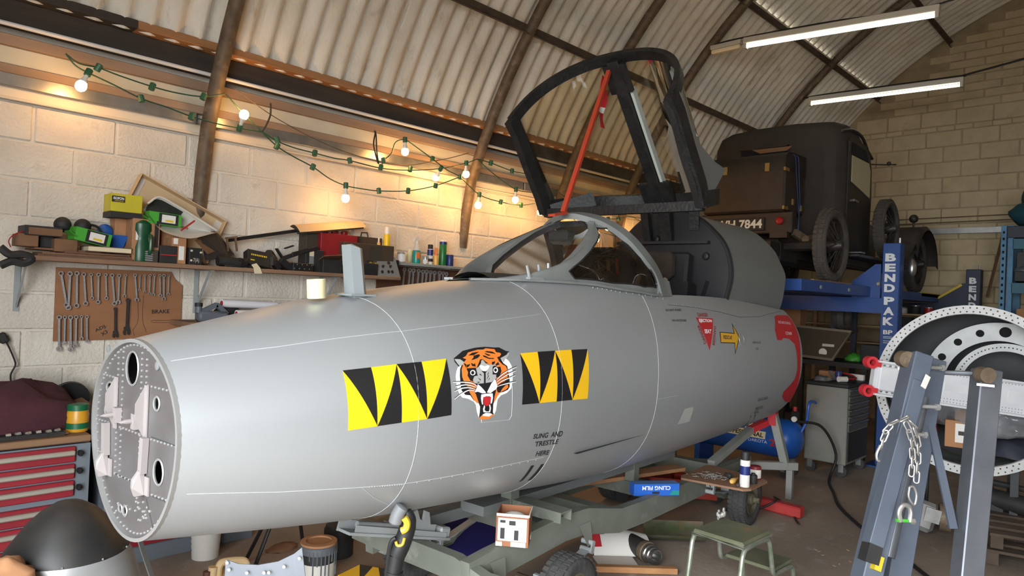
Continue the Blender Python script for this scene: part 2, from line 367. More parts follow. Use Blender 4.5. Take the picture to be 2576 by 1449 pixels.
tag(part('conduit_pipe','white_pvc',None,lambda b:b.tube([(-1.9,WY-.145,3.055),(2,WY-.145,3.063),(11.4,WY-.145,3.07)],.013,8)),'long white plastic conduit under the dark wall plate','conduit')
tag(part('copper_pipe','cream_paint',None,lambda b:b.tube([(-1.9,WY-.03,2.665),(11.4,WY-.03,2.665)],.009,8)),'thin cream painted pipe running along the top block course','pipe')
# strip lights
mat('tube_glow',(255,252,240),.4,emit=(255,246,226),es=9.)
mat('white_enamel',(196,192,180),.45)
mat('black_cable',(24,22,22),.6)
def batten(name,label,p0,p1,big,attach):
    p0,p1=Vector(p0),Vector(p1); d=(p1-p0).normalized(); t=thing(name,label,'light',p0,group='fluorescent strip lights')
    part('housing','white_enamel',t,lambda b:b.bar(p0+Vector((0,0,.035)),p1+Vector((0,0,.035)),.07,.06,bev=.006),smooth=0)
    part('tube','tube_glow',t,lambda b:b.cyl(p0+d*.04-Vector((0,0,.025)),p1-d*.04-Vector((0,0,.025)),.016,n=12))
    for q,s in((p0,1),(p1,-1)): part('end_cap','white_enamel',t,lambda b:b.box(q+d*s*.02-Vector((0,0,.02)),(.05,.03,.06)),smooth=0)
    return t

L1=batten('strip_light','long fluorescent strip light hung nearer, above the vintage car',(6.9,3.416,4.395),(6.9,1.604,4.285),1,None)
L2=batten('strip_light','farther fluorescent strip light hung before the gable wall',(9.4,3.695,4.40),(9.4,1.913,4.345),0,None)
em=thing('emergency_light','short clear lensed emergency light at the end of the nearer strip light','light',(6.9,3.79,4.40))
part('housing','white_enamel',em,lambda b:b.bar((6.9,3.79,4.43),(6.9,3.44,4.43),.08,.045,bev=.005),smooth=0)
mat('clear_lens',(236,226,196),.15,spec=.6)
part('lens','clear_lens',em,lambda b:b.bar((6.9,3.785,4.385),(6.9,3.45,4.385),.07,.045,bev=.012),smooth=0)
def cable(name,label,pts,r=.006,m='black_cable',n=6,cat='cable'): return tag(part(name,m,None,lambda b:b.tube(smoothpath(pts,6),r,n)),label,cat)
cable('power_cable','black power cable draped over the nearer strip light',[(6.95,3.9,4.45),(6.9,3.6,4.475),(6.9,2.6,4.43),(6.9,1.6,4.36),(6.9,.6,4.55)],.008)
cable('power_cable','black power cable running right from the farther strip light',[(9.44,3.9,4.47),(9.4,3.5,4.47),(9.4,2.0,4.43),(9.4,1.85,4.44),(9.4,.5,4.62)],.012)
# ---------------------------------------------------------------- fuselage
FO=Vector((.8011,2.4792,1.1530)); FAZ=math.radians(5.0717); FPI=math.radians(.5349)
FA=Vector((math.cos(FAZ)*math.cos(FPI),math.sin(FAZ)*math.cos(FPI),math.sin(FPI))); FN=Vector((math.sin(FAZ),-math.cos(FAZ),0)); FW=FA.cross(-FN)
def L(u,v,w): return FO+FA*u+FN*v+FW*w
US=[0,.8,1.6,2.4,3.3,4.2,5.0]
FSA=[.321,.495,.544,.548,.590,.635,.690]; FST=[.294,.453,.554,.676,.697,.642,.560]; FSB=[.363,.464,.535,.604,.624,.614,.582]
def cspl(xs,ys):
    n=len(xs); h=[xs[i+1]-xs[i] for i in range(n-1)]; a=[0]*n; c=[0]*n; l=[1]+[0]*(n-1); mu=[0]*n; z=[0]*n
    for i in range(1,n-1): a[i]=3*((ys[i+1]-ys[i])/h[i]-(ys[i]-ys[i-1])/h[i-1])
    for i in range(1,n-1): l[i]=2*(xs[i+1]-xs[i-1])-h[i-1]*mu[i-1]; mu[i]=h[i]/l[i]; z[i]=(a[i]-h[i-1]*z[i-1])/l[i]
    for j in range(n-2,-1,-1): c[j]=z[j]-mu[j]*c[j+1]
    def f(x):
        i=0
        while i<n-2 and x>xs[i+1]: i+=1
        d=x-xs[i]; b=(ys[i+1]-ys[i])/h[i]-h[i]*(c[i+1]+2*c[i])/3; dd=(c[i+1]-c[i])/(3*h[i]); return ys[i]+b*d+c[i]*d*d+dd*d**3
    return f
fA,fT,fB=cspl(US,FSA),cspl(US,FST),cspl(US,FSB)
def skin0(u,th,g=0.):
    k=min(1,max(0,u/.8)); c,s=math.cos(th),math.sin(th); n=2+k*((.3585 if s>0 else .2206)); q=(abs(c)**n+abs(s)**n)**(-1/n)
    return Vector((u,(fA(u)+g)*c*q,((fT(u) if s>0 else fB(u))+g)*s*q))
def skin(u,th,off=0.):
    p=skin0(u,th)
    if off:
        a=skin0(u,th+.004)-skin0(u,th-.004); b=skin0(u+.004,th)-skin0(u-.004,th); n=b.cross(a); n.normalize()
        if n.y*math.cos(th)+n.z*math.sin(th)<0: n=-n
        p=p+n*off
    return L(*p)
mat('silver_paint',(176,180,182),.42,metal=.48,c2=(171,175,177),scale=1.2,bump=.035,bscale=5.)
mat('silver_dark',(128,132,131),.5,metal=.3)
mat('bare_alloy',(128,126,126),.42,metal=.5,c2=(116,111,110),scale=5,detail=8)
mat('rivet_alloy',(150,150,148),.4,metal=.3)
mat('cockpit_black',(22,22,24),.6,c2=(29,29,31),scale=5)
mat('void_black',(8,8,9),.9)
mat('rubber_seal',(28,27,26),.7,bump=.4,bscale=30)
fz=L(2.4,0,-.62)
fus=thing('jet_fuselage','silver grey jet cockpit fuselage section with tiger head and black yellow triangles','aircraft',fz)
SU=[0,1.45,1.54,1.73,1.96,2.4,2.74,2.9,3.8,4.92]; ST=[PI/2,PI/2,1.42,1.19,1.03,.825,.74,.752,.78,.766]
def sill(u): return interp(SU,ST,u)
def skin_mesh(b):
    us=[i*4.916/82 for i in range(83)]; rows=[]
    for u in us:
        t0=sill(u); n=96; rows.append([skin(u,lerp(t0,-PI-t0,k/n)) for k in range(n+1)])
    b.grid(rows)
part('skin','silver_paint',fus,skin_mesh,smooth=70)
# turtle deck behind the cockpit
def deck_sec(u,g=0.):
    P=[(.452,.47),(.474,.56),(.489,.64),(.486,.72),(.463,.815),(.42,.90),(.353,.975),(.26,1.055),(.14,1.115),(0,1.135)]
    k=(u-3.85)/1.07; P=[(v+.035*k*(1 if w<.8 else .4)+g*(1 if v>0 else 0),w-.05*k*(1 if w<.6 else 0)+g*(w-.47)) for v,w in P]
    P=smoothpath([Vector((v,w,0)) for v,w in P],3); Q=[(p.x,p.y) for p in P]; return Q+[(-v,w) for v,w in reversed(Q[:-1])]
part('turtle_deck','silver_dark',fus,lambda b:b.grid([[L(u,v,w) for v,w in deck_sec(u)] for u in [3.85+i*1.066/12 for i in range(13)]]),smooth=60)
part('deck_band','silver_dark',fus,lambda b:b.grid([[L(u,v,w) for v,w in deck_sec(u,.006)] for u in [3.845,3.9,3.98,4.06,4.14]]),smooth=60)
# cockpit tub, rear bulkhead, coaming
def bulk(b):
    P=[(v*.97,w) for v,w in deck_sec(3.86)]; P=[(-.44,-.2)]+list(reversed([(v,w) for v,w in P]))+[(.44,-.2)]
    P=list(reversed(P)); b.prism([( -v if False else v,w) for v,w in P],.02,o=L(3.84,0,0),x=FN,y=FW)
part('rear_bulkhead','cockpit_black',fus,bulk,smooth=0)
def bulkrim(b):
    P=[L(3.845,v*.985,w) for v,w in deck_sec(3.85)]; b.tube(P,.022,6)
part('bulkhead_rim','cockpit_black',fus,bulkrim)
for v,w in ((.30,.55),(.13,.55)): part('slot','void_black',fus,lambda b:b.bar(L(3.818,v-.02,w-.06),L(3.818,v+.02,w+.07),.006,.03,up=FN),smooth=0)
for v,w,r in ((.30,.80,.03),(.12,.72,.03),(-.1,.93,.03),(.05,.80,.022)): part('boss','cockpit_black',fus,lambda b:b.lathe([(r,0),(r*.8,.02),(r*.4,.025),(r*.4,.012),(0,.012)],o=L(3.82,v,w),axis=-FA,n=16))
part('bulkhead_shelf','cockpit_black',fus,lambda b:b.bar(L(3.80,-.42,.90),L(3.80,.33,.90),.07,.02),smooth=0)
def tub(b):
    for s in (1,-1): b.grid([[L(u,s*(skin0(u,sill(u)).y-.012+dv),skin0(u,sill(u)).z-dw) for dv,dw in((0,0),(-.03,.05),(.0,.35),(-.05,.8))] for u in [1.9+i*.2 for i in range(11)]])
    b.add([L(1.9,-.5,-.3),L(1.9,.5,-.3),L(3.85,.5,-.3),L(3.85,-.5,-.3)],[(0,1,2,3)])
part('cockpit_tub','cockpit_black',fus,tub,smooth=0)
mat('coaming',(40,38,34),.9,bump=.3,bscale=60)
part('coaming','coaming',fus,lambda b:b.grid([[L(u,s*skin0(u,sill(u)).y*.96,skin0(u,sill(u)).z+.03*(1-s*s)+.01) for s in (-1,-.6,-.2,.2,.6,1)] for u in (1.62,1.8,2.0,2.2,2.38)]),smooth=60)
part('instrument_panel','cockpit_black',fus,lambda b:b.box(L(2.4,0,.33),(.03,.74,.42)),smooth=0)
def sight(b):
    b.box(L(2.42,.02,.72),(.10,.10,.14),bev=.02); b.box(L(2.40,.02,.83),(.13,.15,.07),bev=.015); b.bar(L(2.42,.02,.5),L(2.42,.02,.68),.05,.05); b.bar(L(2.30,.03,.60),L(2.38,.02,.74),.02,.025)
part('gun_sight','coaming',fus,sight,smooth=30)
mat('dull_red_knob',(92,56,46),.6)
ck=(2.338,-0.1,0.75); part('compass_knob','dull_red_knob',fus,lambda b:b.ball(L(ck[0],-.1,ck[2]),.042,sc=(1.3,1,.9)))
mat('seat_webbing',(150,135,95),.9); mat('seat_fabric',(48,42,36),.95,c2=(62,52,42),scale=20)
part('seat_pack','seat_fabric',fus,lambda b:(b.box(L(2.96,-.10,.50),(.36,.46,.58),(0,.1,FAZ),bev=.06)),smooth=40)
for k in range(7): part('loose_wire','rib_steel',fus,lambda b:b.tube(smoothpath([L(2.76+random.uniform(-.02,.05),random.uniform(-.25,.2),random.uniform(.55,.8)) for q in range(5)],5),.004,5))
seat=part('ejection_seat','cockpit_black',fus,lambda b:(b.box(L(3.35,0,.05),(.5,.5,.12),bev=.02),b.bar(L(3.62,0,.0),L(3.72,0,.82),.46,.1,up=FA,bev=.02),b.bar(L(3.62,.24,0),L(3.7,.24,.6),.03,.14,up=FA)),smooth=30)
part('headrest','seat_fabric',seat,lambda b:b.box(L(3.60,0,.72),(.1,.32,.2),bev=.03),smooth=40)
for s in(-1,1): part('harness_strap','seat_webbing',seat,lambda b:b.tube(smoothpath([L(3.6,s*.1,.7),L(3.5,s*.13,.45),L(3.35,s*.16,.3),L(3.2,s*.12,.16)],5),.018,6))
mat('pin_red',(190,32,36),.5); mat('pin_yellow',(222,176,40),.5)
part('safety_tag','pin_red',fus,lambda b:b.bar(L(2.72,.2,.72),L(2.74,.2,.62),.004,.03),smooth=0)
part('yellow_tag','pin_yellow',fus,lambda b:b.bar(L(2.62,.2,.70),L(2.63,.2,.64),.004,.03),smooth=0)
# cap at the rear cut
part('rear_frame','cockpit_black',fus,lambda b:b.add([skin(4.9,sill(4.9)-k*(2*PI-2*(PI/2-sill(4.9)))/60) for k in range(61)],[tuple(range(61))]),smooth=0)
part('deck_rear_frame','cockpit_black',fus,lambda b:b.add([L(4.9,v,w) for v,w in deck_sec(4.9)],[tuple(range(len(deck_sec(4.9))))]),smooth=0)
# panel lines
mat('panel_line',(196,200,200),.5); mat('panel_line_dark',(70,72,72),.6)
for u,a,b_ in ((.812,1.45,-1.7),(1.685,1.2,-1.5),(2.634,.74,-1.6)):
    part('panel_joint','panel_line',fus,lambda b:b.tube([skin(u,lerp(a,b_,k/40),.0003) for k in range(41)],.0009,4))
def jl(name,m,pts,r=.0009):
    P=[]
    for (a,b) in zip(pts[:-1],pts[1:]):
        for k in range(12): P.append(skin(lerp(a[0],b[0],k/12),lerp(a[1],b[1],k/12),.0003))
    P.append(skin(*pts[-1],.0003)); part(name,m,fus,lambda b:b.tube(P,r,4))
jl('panel_joint','panel_line',[(0.0218,0.9289),(0.345,0.8281),(0.814,0.7526),(1.6485,0.7274)])
jl('panel_joint','panel_line',[(0.038,-0.4494),(0.3197,-0.5066),(0.6262,-0.5367),(0.8095,-0.5492),(1.6395,-0.5207)])
jl('panel_joint','panel_line',[(0.6262,-0.5367),(0.7037,-0.6735),(0.8076,-0.808)])
jl('panel_joint','panel_line_dark',[(2.8821,0.6497),(3.233,0.6295),(3.564,0.5976),(3.8621,0.5556),(4.2397,0.5846),(4.8328,0.7352)],.0014)
jl('panel_joint','panel_line',[(1.1288,0.1035),(1.1361,-0.0879),(1.3066,-0.1014),(1.32,-0.0674),(1.3193,0.1789)],.0008)
jl('panel_joint','panel_line',[(2.6306,-0.1541),(2.884,-0.1521)],.0008)
# painted rows of rivets along the sill and keel
def rivets(name,pts,n,r=.0035):
    b=MB()
    for (a,c) in zip(pts[:-1],pts[1:]):
        for k in range(n): b.ball(skin(lerp(a[0],c[0],k/n),lerp(a[1],c[1],k/n)),r,6,4)
    o=b.build(name,'rivet_alloy',fus); o['kind']='stuff'
rivets('rivet_row',[(2.9363,0.6579),(3.2929,0.636),(3.5729,0.6109)],12,.003)
rivets('rivet_row',[(0.6591,-0.5413),(0.8115,-0.5581),(1.6448,-0.5347)],14,.003)
rivets('rivet_row',[(2.8603,0.7095),(2.4269,0.7983),(2.1709,0.9033)],7,.005)
# windscreen
arch=[(2.867,.44,.515),(2.80,.43,.628),(2.70,.405,.725),(2.62,.325,.84),(2.56,.20,.925),(2.50,.08,.96),(2.48,0,.966)]
archc=smoothpath([Vector(p) for p in arch],4); archf=archc+[Vector((p.x,-p.y,p.z)) for p in reversed(archc[:-1])]
def LV(p): return L(p[0],p[1],p[2])
ws=thing('windscreen','framed jet windscreen with flat centre pane and curved quarter panes','windscreen',L(2.2,0,.52))
mat('canopy_frame_grey',(132,136,134),.5,metal=.3,c2=(120,124,122),scale=8)
part('arch_frame','canopy_frame_grey',ws,lambda b:b.sweep([LV(p) for p in archf],.075,.035,[(LV((p.x,p.y*3,p.z))-LV((p.x+.12,0,p.z-.6))).normalized() for p in archf]))
CP0,CPD=Vector((1.965,0,.585)),Vector((.525,0,.335))
def edge_c(t,s):
    k=-.05+1.10*t; return CP0+CPD*k+Vector((0,s*interp([-.05,.15,.4,.65,.85,1.05],[.20,.265,.275,.255,.215,.16],k),0))
base_pts=[Vector((u,skin0(u,sill(u)).y,skin0(u,sill(u)).z+.006)) for u in (1.53,1.73,1.96,2.2,2.4,2.6,2.74,2.867)]
def base_c(t,s):
    i=t*(len(base_pts)-1); k=min(int(i),len(base_pts)-2); p=base_pts[k].lerp(base_pts[k+1],i-k); return Vector((p.x,s*p.y,p.z))
def up_c(t,s):
    if t<.55: return edge_c(t/.55,s)
    i=(1-(t-.55)/.45)*(len(archc)-5); k=min(int(i),len(archc)-2); p=archc[k].lerp(archc[k+1],i-k); return Vector((p.x,s*p.y,p.z))
def qsurf(t,q,s,off=0.):
    a,c=base_c(t,s),up_c(t,s); p=a.lerp(c,q); bul=math.sin(PI*q)*(.05 if s>0 else .075)*math.sin(PI*min(1,t+.05))+off; return L(p.x-bul*.5,p.y+s*bul,p.z+bul*(.3 if s>0 else .6))
QH=[(.30,.233),(.31,.333),(.35,.533),(.41,.683),(.51,.783),(.61,.85),(.64,.90),(.68,.935),(.72,.935),(.77,.92),(.82,.86),(.88,.68),(.92,.56),(.91,.33),(.78,.133),(.56,.067),(.35,.083)]
def dens(P,d): 
    out=[]
    for i,p in enumerate(P):
        q=P[(i+1)%len(P)]; k=max(1,int(math.hypot(q[0]-p[0],q[1]-p[1])/d)); out+=[(lerp(p[0],q[0],m/k),lerp(p[1],q[1],m/k)) for m in range(k)]
    return out
def holed(outer,hole,step):
    O_,H_=dens(outer,step),dens(hole,step); pts=[Vector(p) for p in O_+H_]; n,m=len(O_),len(H_); ed=[(i,(i+1)%n) for i in range(n)]+[(n+i,n+(i+1)%m) for i in range(m)]
    xs=[p[0] for p in outer]; ys=[p[1] for p in outer]; x=min(xs)+step
    while x<max(xs):
        y=min(ys)+step
        while y<max(ys):
            if inpoly(x,y,outer) and not inpoly(x,y,hole): pts.append(Vector((x,y)))
            y+=step
        x+=step
    r=delaunay_2d_cdt(pts,ed,[],0,1e-5); V_=[tuple(v) for v in r[0]]; F_=[]
    for f in r[2]:
        cx=sum(V_[i][0] for i in f)/len(f); cy=sum(V_[i][1] for i in f)/len(f)
        if inpoly(cx,cy,outer) and not inpoly(cx,cy,hole): F_.append(tuple(f))
    return V_,F_
glass('perspex',(214,198,170),.16,(120,104,82))
glass('perspex_clear',(232,222,204),.10,(140,122,96))
glass('perspex_dark',(170,160,146),.10,(86,78,68))
CH=[(-.03,.12),(.02,.175),(.17,.23),(.37,.238),(.63,.222),(.83,.19),(.95,.145),(1.03,.09)]; CH=CH+[(k,-v) for k,v in reversed(CH)]
def cpl(k,v,off=0.): p=CP0+CPD*k; return L(p.x-off*.5,v,p.z+off)
for s,gm in ((1,'perspex_dark'),(-1,'perspex')):
    V_,F_=holed([(0.02,0),(1,0),(1,1),(.02,1)],QH,.045); part('side_frame','canopy_frame_grey',ws,lambda b:(b.add([qsurf(t,q,s) for t,q in V_],F_),b.add([qsurf(t,q,s,-.012) for t,q in V_],F_)),smooth=60)
    vs,fs=fill_poly(QH,(.06,.08)); part('quarter_pane',gm,ws,lambda b:b.add([qsurf(t,q,s,-.004) for t,q in vs],fs),smooth=80)
    part('pane_seal','rubber_seal',ws,lambda b:b.tube([qsurf(t,q,s,.001) for t,q in dens(QH,.05)],.005,5,closed=True))
    part('sill_strip','canopy_frame_grey',ws,lambda b:b.sweep([LV(base_c(t/20,s)) for t in range(21)],.045,.012,[(0,0,1)]*21))
    part('foot_bracket','canopy_frame_grey',ws,lambda b:b.add([LV(p) for p in [(2.80,s*.45,.50),(2.98,s*.455,.50),(2.95,s*.445,.59),(2.89,s*.44,.61),(2.84,s*.44,.57),(2.80,s*.43,.50),(2.98,s*.43,.50),(2.95,s*.425,.59),(2.89,s*.42,.61),(2.84,s*.42,.57)]],[(0,1,2,3,4),(9,8,7,6,5),(0,5,6,1),(1,6,7,2),(2,7,8,3),(3,8,9,4),(4,9,5,0)]),smooth=0)
co=[(-.05+1.10*k/14,interp([-.05,.15,.4,.65,.85,1.05],[.20,.265,.275,.255,.215,.16],-.05+1.10*k/14)) for k in range(15)]; co=co+[(k,-v) for k,v in reversed(co)]
V2,F2=holed(co,CH,.05)
part('centre_frame','canopy_frame_grey',ws,lambda b:(b.add([cpl(k,v) for k,v in V2],F2),b.add([cpl(k,v,-.02) for k,v in V2],F2)),smooth=60)
part('centre_reveal','rubber_seal',ws,lambda b:b.grid([[cpl(k,v,.001) for k,v in CH],[cpl(k,v,-.03) for k,v in CH]],closed_v=True))
part('centre_pane','perspex_clear',ws,lambda b:b.add([cpl(k,v,-.015) for k,v in CH],[tuple(range(len(CH)))]),smooth=0)
part('nose_fairing','canopy_frame_grey',ws,lambda b:b.add([LV(base_c(0,1)),LV(base_c(.08,1)),LV(base_c(.16,1)),cpl(-.05,.20),cpl(-.05,0),cpl(-.05,-.20),LV(base_c(.16,-1)),LV(base_c(.08,-1)),LV(base_c(0,-1)),L(1.47,0,skin0(1.47,PI/2).z+.004)],[(0,1,4,9),(1,2,3,4),(9,4,7,8),(4,5,6,7)]),smooth=0)
# wiper bracket at the windscreen foot
wb=thing('wiper_bracket','small silver spray pipe bracket at the foot of the windscreen','bracket',L(1.9,.24,.56))
part('plate','silver_paint',wb,lambda b:b.box(L(1.86,.25,.565),(.16,.03,.012)),smooth=0)
for (u,v,du,dw) in ((1.80,.24,-.03,.07),(1.90,.23,-.02,.08),(1.95,.25,-.01,.09)): part('nozzle','silver_paint',wb,lambda b:b.cyl(L(u,v,.56),L(u+du,v,.56+dw),.010,.007,n=8))
# hood
hood=thing('canopy_hood','open perspex canopy hood with black frame propped above the cockpit','canopy',L(3.03,0,1.06))
HU0,HW0,HANG,HL=3.031,1.078,math.radians(51.27),.715
hd=Vector((-math.cos(HANG),0,math.sin(HANG))); hn=Vector((math.sin(HANG),0,math.cos(HANG)))
def hp(s,v,n): 
    p=Vector((HU0,.011,HW0))+hd*s+hn*n; return L(p.x,p.y+v,p.z)
def harch(f,na=32):
    "f 0 rear .. 1 front; arch across the hood"
    hw=lerp(.599,.584,f); cr=lerp(.602,.539,f); e=lerp(-.34,.121,f); s0=HL*f; out=[]
    for i in range(na+1):
        a=PI*i/na; c,s=math.cos(a),math.sin(a); n=2.35; q=(abs(c)**n+abs(s)**n)**(-1/n); k=(s*q)
        out.append(hp(s0+e*k**1.1,hw*c*q,cr*k))
    return out
mat('frame_black',(20,20,21),.55,c2=(36,35,34),scale=12,bump=.3,bscale=50)
glass('hood_perspex',(232,220,192),.05,(170,150,112))
part('bubble','hood_perspex',hood,lambda b:b.grid([harch(i/16) for i in range(17)]),smooth=80)
def archsweep(f,w,t,inset=0.):
    P=harch(f,40); c=hp(HL*f,0,.1); return P,w,t,[(p-c).normalized() for p in P]
part('front_arch','frame_black',hood,lambda b:b.sweep(*archsweep(.985,.07,.035)))
part('rear_arch','frame_black',hood,lambda b:b.sweep(*archsweep(.03,.10,.05)))
for s in(1,-1): part('side_rail','frame_black',hood,lambda b:b.sweep([hp(-.01,s*.599,.0),hp(.12,s*.60,.02),hp(.36,s*.592,.015),hp(.6,s*.586,.02),hp(HL+.01,s*.58,0)],.10,.05,[FN*s]*5))
part('rail_skin','silver_dark',hood,lambda b:b.grid([[hp(s,.607-.02*k*k,k*h+.03) for k in (0,.5,1)] for s,h in ((-.02,.42),(.1,.30),(.3,.16),(.5,.11),(.70,.09))]))
part('seal_strip','rubber_seal',hood,lambda b:b.tube(smoothpath([hp(.70,.56,-.03),hp(.55,.575,-.035),hp(.35,.57,-.03),hp(.15,.585,-.04),hp(0,.58,-.03)],5),.022,6))
def crown(t): 
    a=harch(.985,32)[16]; c=harch(.03,32)[16]; return a.lerp(c,t)
inw=-(hp(0,0,1)-hp(0,0,0)).normalized()
part('crown_beam','frame_black',hood,lambda b:b.bar(crown(0)+inw*.05,crown(1)+inw*.05,.085,.06,up=inw,bev=.006),smooth=0)
part('crown_gusset','frame_black',hood,lambda b:b.bar(crown(.02)+inw*.06,crown(.2)+inw*.06,.16,.03,up=inw),smooth=0)
part('crown_gusset','frame_black',hood,lambda b:b.bar(crown(.84)+inw*.06,crown(.99)+inw*.06,.24,.03,up=inw),smooth=0)
mat('pale_strip',(196,202,194),.6)
part('pale_strip','pale_strip',hood,lambda b:b.bar(crown(.19)+inw*.03+FN*.058,crown(.86)+inw*.03+FN*.058,.02,.05,up=inw),smooth=0)
part('rear_beam','frame_black',hood,lambda b:(b.bar(hp(-.02,-.6,.0),hp(-.02,.6,.0),.05,.06),b.bar(hp(-.02,-.56,.02),hp(-.04,-.3,.2),.05,.10)),smooth=0)
part('hinge_bracket','frame_black',fus,lambda b:(b.bar(L(3.72,-.16,1.16),L(3.80,-.16,.92),.06,.05),b.bar(L(3.72,.0,1.17),L(3.80,.0,.92),.09,.05),b.bar(L(3.76,.22,1.17),L(3.82,.2,1.0),.07,.05)),smooth=0)
mat('prop_red',(176,62,38),.5)
pr=thing('canopy_prop','red steel prop bar holding the canopy hood open','prop',L(2.36,.02,.965))
part('bar','prop_red',pr,lambda b:b.bar(L(2.385,.02,.975),crown(.045)+inw*.09-FN*.03,.028,.028,bev=.003),smooth=0)
part('foot','prop_red',pr,lambda b:b.bar(L(2.40,.02,.972),L(2.27,.02,.945),.05,.014),smooth=0)
fl=thing('warning_streamer','red and white warning streamer hanging beside the canopy prop','flag',crown(.05)+inw*.09)
sp=crown(.06)+inw*.09-FN*.06+Vector((-.02,0,-.02))
def ribbon(z0,z1,m): part('ribbon',m,fl,lambda b:b.grid([[sp+Vector((.01*math.sin(z*30)+x,.01*math.sin(z*22+x*40),z)) for x in (-.03,-.01,.01,.03)] for z in [lerp(z0,z1,k/5) for k in range(6)]]))
mat('flag_red',(190,30,40),.7); mat('flag_white',(225,222,218),.7)
ribbon(0,-.20,'flag_red'); ribbon(-.20,-.24,'flag_white'); ribbon(-.24,-.34,'flag_red')

# ---------------------------------------------------------------- nose bulkhead with holes, brackets and rivets
def NP(v,w,u=.004): return L(u,v,w)
def ell(c,rx,ry,n=20,rot=0.): return [(c[0]+rx*math.cos(2*PI*i/n),c[1]+ry*math.sin(2*PI*i/n)) for i in range(n)]
def npl(p): return (p[1],p[2])
h1c,h1r,h1t=npl((0.0,-0.03,0.195)),npl((0.0,0.015,0.195)),npl((0.0,-0.038,0.251))
holes=[]
for c,r,t in ((h1c,h1r,h1t),(npl((0.0,-0.201,0.111)),npl((0.0,-0.174,0.111)),npl((0.0,-0.203,0.13))),(npl((0.0,-0.21,0.031)),npl((0.0,-0.184,0.033)),npl((0.0,-0.212,0.051))),(npl((0.0,0.155,0.102)),npl((0.0,0.174,0.103)),npl((0.0,0.153,0.124))),(npl((0.0,0.184,-0.109)),npl((0.0,0.216,-0.105)),npl((0.0,0.18,-0.069))),(npl((0.0,-0.08,-0.282)),npl((0.0,-0.067,-0.28)),npl((0.0,-0.081,-0.27))),(npl((0.0,-0.045,-0.282)),npl((0.0,-0.03,-0.28)),npl((0.0,-0.047,-0.266)))):
    holes.append((c,abs(r[0]-c[0]),abs(t[1]-c[1])))
def nose_outer(g,n=64): return [(skin0(0,2*PI*i/n).y*g,skin0(0,2*PI*i/n).z*g) for i in range(n)]
nose=part('nose_bulkhead','bare_alloy',fus,lambda b:b.add(*hole_plate(nose_outer(.975),[ell(c,rx,ry,24) for c,rx,ry in holes],lambda x,y:NP(x,y))),smooth=0)
part('nose_rim','rivet_alloy',fus,lambda b:b.sweep([NP(x,y,.0) for x,y in nose_outer(.985)],.02,.012,[FN*math.cos(2*PI*i/64)+FW*math.sin(2*PI*i/64) for i in range(64)],closed=True))
for c,rx,ry in holes: part('hole_lip','rivet_alloy',nose,lambda b:b.tube([NP(x,y,.002) for x,y in ell(c,rx,ry,20)],.004,5,closed=True))
part('nose_interior','void_black',fus,lambda b:b.add([NP(x*.93,y*.93,.30) for x,y in nose_outer(1)],[tuple(range(64))]),smooth=0)
part('inner_strut','bare_alloy',nose,lambda b:(b.bar(NP(h1c[0]-.06,h1c[1]+.03,.06),NP(h1c[0]+.05,h1c[1]-.04,.10),.012,.02)),smooth=0)
rv=MB()
def rivet(v,w): rv.ball(NP(v,w,.0035),.0046,6,4)
for i in range(72): a=2*PI*i/72; p=skin0(0,a); rivet(p.y*.935,p.z*.935)
def rrow(p0,p1,n):
    for i in range(n): rivet(lerp(p0[0],p1[0],i/(n-1)),lerp(p0[1],p1[1],i/(n-1)))
for a,b_,n in ((npl((0.0,-0.144,0.24)),npl((0.0,-0.138,-0.174)),22),(npl((0.0,-0.106,0.244)),npl((0.0,-0.102,-0.18)),22),(npl((0.0,0.037,0.252)),npl((0.0,0.043,-0.19)),24),(npl((0.0,0.073,0.234)),npl((0.0,0.079,-0.196)),24),(npl((0.0,-0.308,0.151)),npl((0.0,-0.158,0.15)),7),(npl((0.0,0.086,0.151)),npl((0.0,0.244,0.152)),7),(npl((0.0,-0.331,-0.014)),npl((0.0,-0.21,-0.011)),6),(npl((0.0,-0.111,-0.013)),npl((0.0,0.036,-0.013)),7),(npl((0.0,0.123,-0.016)),npl((0.0,0.289,-0.011)),8),(npl((0.0,-0.285,-0.124)),npl((0.0,-0.233,-0.123)),4),(npl((0.0,-0.138,-0.177)),npl((0.0,0.027,-0.174)),7),(npl((0.0,0.144,-0.188)),npl((0.0,0.264,-0.183)),6)):
    rrow(a,b_,n)
for i in range(26): rivet(random.uniform(-.12,.14),random.uniform(-.3,-.22))
o=rv.build('rivets','rivet_alloy',nose); o['kind']='stuff'
for a,b_ in ((npl((0.0,0.123,-0.009)),npl((0.0,0.299,-0.009))),(npl((0.0,-0.141,-0.177)),npl((0.0,0.063,-0.176))),(npl((0.0,0.15,-0.193)),npl((0.0,0.268,-0.189))),(npl((0.0,0.106,-0.209)),npl((0.0,0.167,-0.302)))):
    part('plate_seam','panel_line_dark',nose,lambda b:b.bar(NP(*a,.003),NP(*b_,.003),.003,.003),smooth=0)
mat('bracket_cream',(150,144,142),.5)
def fin(top,mid,bot,out):
    "triangular vertical flange bracket riveted to the bulkhead"
    def f(b):
        t,m,bo=NP(*top,.002),NP(*mid,.002),NP(*bot,.002); e=FA*-out
        vs=[t,bo,m+e+(bo-m)*.25,m+e+(t-m)*.35]; b.add([p+FN*.002 for p in vs]+[p-FN*.002 for p in vs],[(0,1,2,3),(7,6,5,4),(0,4,5,1),(1,5,6,2),(2,6,7,3),(3,7,4,0)])
        b.bar(NP(top[0]+.012,top[1],.0),NP(bot[0]+.012,bot[1],.0),.026,.004,up=FA)
    return part('fin_bracket','bracket_cream',nose,f,smooth=0)
fin(npl((0.0,-0.162,0.154)),npl((0.0,-0.161,0.068)),npl((0.0,-0.159,-0.022)),.03)
fin(npl((0.0,0.072,0.152)),npl((0.0,0.071,0.06)),npl((0.0,0.072,-0.022)),.03)
